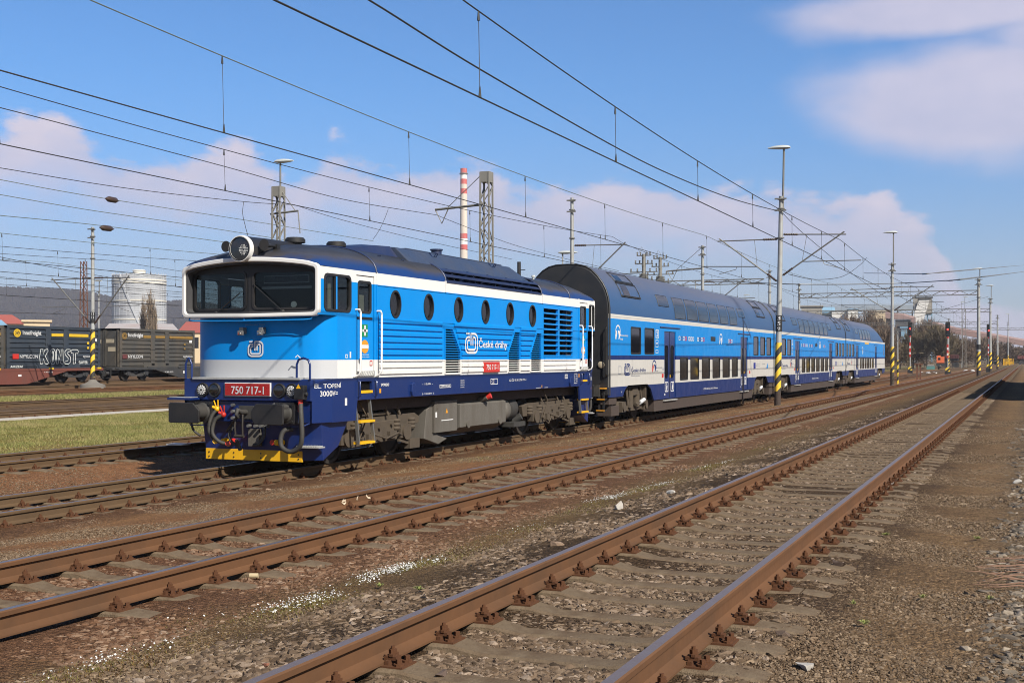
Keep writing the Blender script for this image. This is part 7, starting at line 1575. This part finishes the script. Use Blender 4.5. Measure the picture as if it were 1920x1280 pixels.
# buildings
M_REDROOF = mat('red roof tiles', (.34,.075,.05), .8, dirt=.3, dirtcol=(.20,.10,.08), scale=.5); M_CREAMW = mat('cream render', (.58,.46,.30), .85, dirt=.15, scale=.3); M_PALEROOF = mat('patched pale metal roof', (.42,.39,.37), .7, dirt=.6, dirtcol=(.34,.20,.15), scale=.12); M_BLUEW = mat('light blue cladding', (.20,.36,.50), .7, dirt=.2, scale=.3)
M_CONCB = mat('weathered factory concrete', (.30,.28,.25), .85, dirt=.4, dirtcol=(.17,.15,.13), scale=.15); M_WHITEB = mat('bright white cladding', (.72,.70,.66), .6, dirt=.15, scale=.2); M_PINKB = mat('faded red conveyor cladding', (.27,.165,.145), .8, dirt=.45, dirtcol=(.34,.28,.26), scale=.12); M_DARKB = mat('dark factory wall', (.07,.075,.085), .8, dirt=.3, scale=.2); M_BLUEB = mat('blue grey conveyor gallery', (.24,.29,.35), .7, dirt=.4, dirtcol=(.34,.34,.33), scale=.15)
def house(px0, px1, py_eave, py_ridge, z, depth, wall, roofm, label, windows=0, hip=.15, cat='building', py_win=None):
    root = facing('building', (px0+px1)/2, z, label, cat); w = (px1-px0)*PM(z); he = hgt(py_eave, z); hr = hgt(py_ridge, z); mb = MB(); mb.box(-w/2,w/2,0,depth,0,he); mb.build('wall', wall, root)
    o = .5; mb = MB(); k = w*hip
    if hr > he+.2: mb.add([(-w/2-o,-o,he),(w/2+o,-o,he),(w/2+o,depth+o,he),(-w/2-o,depth+o,he),(-w/2+k,depth/2,hr),(w/2-k,depth/2,hr)], [(0,1,5,4),(1,2,5),(2,3,4,5),(3,0,4),(0,3,2,1)])
    else: mb.box(-w/2-o,w/2+o,-o,depth+o,he+.003,he+.5)
    mb.build('roof', roofm, root)
    for i in range(windows):
        u = -w/2+w*(i+.5)/windows; mb = MB(); hw = min(1.2, w/windows*.3); mb.box(u-hw,u+hw,-.06,.0,he*.5,he*.85); mb.build('window', M_DGLASS, root)
    return root
house(-30, 44, 607, 588, 330, 16, M_CREAMW, M_REDROOF, 'house with a red hipped roof above the left container', 5, .30)
house(46, 92, 603.5, 602, 300, 10, M_CREAMW, M_CREAMW, 'flat cream building right of the red roof', 5); house(-40, 9, 611, 598, 240, 10, M_WHITEB, M_BLUEW, 'light blue roofed shed at the left edge', 3)
house(198, 332, 622, 603, 340, 40, M_CREAMW, M_PALEROOF, 'long low hall with a patched pale roof below the gas holder', 8, .05); house(336, 460, 624, 601, 390, 30, M_CREAMW, M_REDROOF, 'red roofed hall half hidden by the locomotive nose', 6, .1)
# industrial plant on the right skyline
z = 520; root = facing('conveyor_tower', 1730, z, 'concrete conveyor tower with a bright white slanted shaft on the right skyline', 'industrial tower'); P_ = lambda px: (px-1730)*PM(z)
mb = MB(); mb.box(P_(1716),P_(1747),0,7,hgt(588,z),hgt(558,z)); mb.box(P_(1713),P_(1721),-1,6,hgt(580,z),hgt(560,z)); mb.build('tower_head', M_CONCB, root); mb = MB(); mb.box(P_(1711),P_(1748),-1.2,7.5,hgt(558,z),hgt(556.5,z)); mb.build('roof', M_DARKB, root)
mb = MB(); mb.loft([[(P_(1723),-.6,hgt(564,z)),(P_(1742),-.6,hgt(563.5,z)),(P_(1730),-.6,hgt(607,z)),(P_(1710),-.6,hgt(603,z))], [(P_(1723),-4,hgt(564,z)),(P_(1742),-4,hgt(563.5,z)),(P_(1730),-4,hgt(607,z)),(P_(1710),-4,hgt(603,z))]]); mb.build('slanted_shaft', M_WHITEB, root)
mb = MB(); 
for px in (1737.5, 1745): mb.box(P_(px),P_(px)+.5,1,1.5,0,hgt(588,z))
mb.box(P_(1735),P_(1746),1,1.5,hgt(590.5,z),hgt(589,z)); mb.build('legs', M_BLUEW, root)
def gallery(pts, z, t, d, m, label, name='conveyor_gallery'):
    root = facing(name, pts[0][0], z, label, 'conveyor'); px0 = pts[0][0]; mb = MB(); secs = []
    for px, py in pts: x = (px-px0)*PM(z); zz = hgt(py, z); secs.append([(x,0,zz-t*PM(z)),(x,0,zz),(x,d/2,zz+.8),(x,d,zz),(x,d,zz-t*PM(z))])
    mb.loft(secs); mb.build('gallery', m, root); mb = MB(); L_ = (pts[-1][0]-px0)*PM(z)
    for i in range(7):
        f = (i+.5)/7; px = px0+(pts[-1][0]-px0)*f; py = float(np.interp(px, [p[0] for p in pts], [p[1] for p in pts])); x = (px-px0)*PM(z); mb.bar((x-.8,d/2,0),(x,d/2,hgt(py,z)-t*PM(z)),.4); mb.bar((x+.8,d/2,0),(x,d/2,hgt(py,z)-t*PM(z)),.4)
    mb.build('trestles', M_GALVD, root); return root
gallery([(1738,602),(1790,617),(1850,628),(1930,644),(2000,655)], 530, 9.5, 5, M_PINKB, 'long faded red conveyor gallery sloping down to the right edge'); gallery([(1535,574),(1620,573.5),(1716,573)], 560, 10, 6, M_BLUEB, 'blue grey horizontal gallery left of the conveyor tower'); gallery([(1660,588),(1690,590),(1714,598)], 515, 9, 5, M_PINKB, 'short pinkish gallery just left of the white slanted shaft')
house(1503, 1541, 575, 574.5, 500, 14, M_CONCB, M_CONCB, 'square grey concrete block above the last coach roof', 3); house(1560, 1602, 582, 581, 540, 14, M_WHITEB, M_WHITEB, 'white factory hall above the last coach roof', 0); house(1632, 1672, 583, 581, 535, 14, M_CREAMW, M_CREAMW, 'yellowish factory building beside the lamp mast', 3); house(1680, 1706, 600, 597, 505, 14, M_DARKB, M_DARKB, 'dark factory hall below the short pinkish gallery', 2); house(1690, 1700, 615, 614.5, 480, 6, M_BLUEW, M_BLUEW, 'narrow light blue factory annex', 0); house(1590, 1608, 580, 578, 530, 10, M_WHITEB, M_BLUEW, 'small blue capped white building on the factory skyline', 1)
mb = MB(); root = facing('tank', 1556, 545, 'small light blue tank on the factory skyline', 'tank'); mb.lathe((-4,0,hgt(584,545)),(1,0,0),[(0,.1),(.3,2),(6,2),(6.3,.1)],16); mb.build('vessel', M_BLUEW, root, smooth=40); mb = MB(); mb.box(-3,2.5,-.5,.5,0,hgt(583,545)); mb.build('stand', M_CONCB, root)

# bare trees
M_BARK = mat('grey brown bark', (.085,.066,.052), .95, dirt=.2); M_TWIG = stone_mat('bare twigs', [(.120,.088,.066),(.17,.128,.098),(.22,.168,.13),(.145,.108,.084)], 0.1); M_TWIGP = stone_mat('pale poplar twigs', [(.17,.13,.09),(.23,.18,.125),(.28,.22,.16)], 0.1); M_TWIGG = stone_mat('olive twigs', [(.125,.102,.066),(.17,.142,.092),(.20,.165,.115)], .1)
def bare_tree(p, h, w, label, m, n=900, tw=.10, col=False, group=None, seed=0, low=.12):
    rr = np.random.default_rng(seed+11); root = thing('bare_tree', p, label, 'tree', group); mb = MB(); mb.tube([(0,0,-.3),(rr.normal(0,.02)*h,rr.normal(0,.02)*h,h*.4),(rr.normal(0,.03)*h,rr.normal(0,.03)*h,h*.85)], [h*.022,h*.014,h*.003], 7)
    nodes = []
    for k in range(16):
        t = rr.uniform(.15,.75); a = rr.uniform(0,6.28); up = rr.uniform(.5,1.2) if not col else rr.uniform(2.5,4.5); d = Vector((math.cos(a),math.sin(a),up)).normalized(); ln = (w*.55 if not col else h*.28)*rr.uniform(.5,1.0); b0 = Vector((0,0,h*t*.8)); b1 = b0+d*ln; mb.tube([b0, b0.lerp(b1,.5)+Vector((0,0,.02*h)), b1], [h*.007,h*.004,h*.0015], 5); nodes.append((b0, b1))
    mb.build('trunk', M_BARK, root)
    # twigs fill the crown in clumps
    C = rr.normal(0, 1, (26, 3)); C /= np.linalg.norm(C, axis=1)[:, None]; C *= rr.uniform(.25,1,(26,1))**.5
    i = rr.integers(0, 26, n); P = C[i]*.85+rr.normal(0, .22, (n, 3)); P[:,0] *= w/2; P[:,1] *= w/2; zc = h*(.5+low/2); P[:,2] = zc+P[:,2]*h*(.5-low/2); P[:,2] = np.clip(P[:,2], h*low*.6, h*1.02)
    D = P-np.array([0,0,h*.25]); D /= np.linalg.norm(D, axis=1)[:,None]; D += rr.normal(0,.45,(n,3)); D[:,2] += (.5 if not col else 2.0); D /= np.linalg.norm(D, axis=1)[:,None]; ln = rr.uniform(.07,.17,n)*h; S = np.cross(D, rr.normal(0,1,(n,3))); S /= np.linalg.norm(S,axis=1)[:,None]; S *= tw
    V = np.stack([P-S, P+S, P+D*ln[:,None]], 1).reshape(-1,3); raw_mesh('crown', V, np.arange(3*n).reshape(-1,3), m, root); return root
def tree_at(px, z, ytop, wpx, label, m, n=1200, tw=None, col=False, group=None, seed=0):
    q, a = axes(px, z); bare_tree((q.x, q.y, .2), hgt(ytop, z), wpx*PM(z), label, m, n, tw or .055*z/200, col, group, seed)
tree_at(270, 310, 566, 12, 'left one of the two pale bare poplars in front of the gas holder', M_TWIGP, 900, .07, True, 'bare poplars before the gas holder', 1); tree_at(284, 305, 553, 17, 'taller right one of the two pale bare poplars in front of the gas holder', M_TWIGP, 1500, .07, True, 'bare poplars before the gas holder', 2)
tl = ['bare brown tree directly behind the end of the last coach','bare bushy tree right of the last coach end','bare olive tree between the lamp mast and the left signal','wide bare tree under the white slanted shaft','tall bare olive tree left of the middle signal','bare tree behind the middle signal','bare tree between the middle signal and the thick mast','bare tree left of the thick striped mast','bare tree directly behind the right signal','hazy bare tree right of the right signal','hazy bare tree nearest to the vanishing rails','bare brown tree on the slope above the last coach roof','bare brown tree above the sloping end of the last coach']
ts = [(1655,205,612,60,0),(1688,230,640,50,1),(1712,240,618,44,1),(1738,250,600,52,0),(1760,235,610,60,1),(1786,260,622,50,0),(1806,280,628,46,0),(1828,290,634,44,0),(1852,300,632,46,0),(1880,330,640,46,0),(1905,360,648,44,0),(1612,300,590,70,0),(1640,290,586,60,0)]
for k, (px, z, yt, w, c) in enumerate(ts): tree_at(px, z, yt+4, w, tl[k], M_TWIGG if c else M_TWIG, 5200, .00026*z, False, 'bare trees along the right horizon', 20+k)
# far rolling stock and small things beyond the signals
def far_wagon(px0, px1, py0, py1, z, m, label):
    root = facing('freight_wagon', (px0+px1)/2, z, label, 'freight wagon'); w = (px1-px0)*PM(z); mb = MB(); h0, h1 = hgt(py1, z), hgt(py0, z); mb.box(-w/2,w/2,0,2.8,h0+.9,h1)
    for i in range(9): x = -w/2+w*(i+.5)/9; mb.box(x-.08,x+.08,-.08,2.88,h0+.9,h1-.1)
    mb.build('wagon_body', m, root); mb = MB(); mb.box(-w/2,w/2,.2,2.6,h0+.5,h0+.9)
    for x in (-w*.38,-w*.25,w*.25,w*.38): mb.cyl((x,.3,.45),(x,2.5,.45),.45,14)
    mb.build('running_gear', M_WAG2, root); return root
far_wagon(1771, 1797, 665, 681, 230, mat('dark red wagon', (.105,.030,.028), .7, dirt=.3), 'dark red open wagon behind the middle signal'); far_wagon(1909, 1945, 667, 679, 330, mat('far maroon wagon', (.20,.05,.045), .7, dirt=.3), 'maroon wagon at the right edge near the vanishing rails'); far_wagon(1857, 1869, 666, 679, 330, mat('blue tank wagon', (.05,.13,.20), .6, dirt=.3), 'blue wagon right of the right signal')
z = 215; root = facing('track_machine', 1764, z, 'small orange track machine beside the dark red wagon', 'track vehicle'); mb = MB(); mb.box(-.7,.6,0,2,.9,2.0); mb.box(-.6,.0,.1,1.9,2.0,2.2); mb.build('body', mat('orange red machine paint', (.70,.15,.05), .5), root); mb = MB(); mb.box(-.45,-.05,-.02,.0,1.4,1.8); mb.build('window', M_DGLASS, root); mb = MB()
for x in (-.45,.35): mb.cyl((x,.1,.6),(x,1.9,.6),.35,12)
mb.box(-.7,.6,.2,1.8,.6,.9); mb.build('chassis', M_WAG2, root)
z = 190; root = facing('equipment_hut', 1745, z, 'low turquoise hut beside the track left of the middle signal', 'hut'); mb = MB(); mb.box(-.6,.6,0,1,0,.52); mb.box(-.3,.3,-.02,0,.1,.4); mb.build('wall', mat('turquoise paint', (.10,.26,.24), .6, dirt=.2), root); mb = MB(); mb.prism([(-.62,.52),(.62,.52),(.45,.68),(-.45,.68)], lambda u, v, w: (u, w, v), -.05, 1.05); mb.build('roof', M_GALV, root)
for px, w, z, lab in ((1893,14,300,'yellow track barrier stack near the vanishing rails'),(1884,5,290,'yellow barrier left of the stack near the vanishing rails')):
    root = facing('track_barrier', px, z, lab, 'barrier'); mb = MB(); W_ = w*PM(z)
    for k in range(5): mb.box(-W_/2+.1*k,W_/2-.1*k,0,.3,.1+.32*k,.3+.32*k)
    for s in (-1,0,1): mb.box(s*W_*.45-.08,s*W_*.45+.08,-.05,.35,0,1.6)
    mb.build('rails', M_YEL, root)
# row of parked containers just outside the right edge: they throw the dark shadow across the far rails
for k in range(4):
    y = 52.5+k*9.7; root = thing('parked_container', (1.95, y, gz(3)), 'dark parked container standing beside the nearest track beyond the right edge', 'container', 'parked containers outside the right edge'); mb = MB(); mb.box(-1.2,1.2,0,9.35,.15,3.15)
    for i in range(18): mb.box(-1.24,1.24,.3+i*.5,.5+i*.5,.3,3.0)
    mb.build('container_body', M_CONT2, root)
    mb = MB(); mb.box(-1.25,1.25,-.02,.12,.12,3.2); mb.box(-1.25,1.25,9.23,9.37,.12,3.2); mb.build('container_frame', M_CONT2, root)

# ------------------------------------------------------------------ spring haze over the whole yard
HAZE = 0.00022
m = bpy.data.materials.new('thin haze'); m.use_nodes = True; nt = m.node_tree; nt.nodes.remove(nt.nodes['Principled BSDF']); v = nt.nodes.new('ShaderNodeVolumePrincipled'); v.inputs['Color'].default_value = (.84, .88, .98, 1); v.inputs['Density'].default_value = HAZE; v.inputs['Anisotropy'].default_value = 0.2
nt.links.new(v.outputs[0], nt.nodes['Material Output'].inputs['Volume'])
mb = MB(); mb.box(-3000, 1500, -300, 3000, -4, 185); o = mb.build('haze', m); tag(o, kind='stuff')
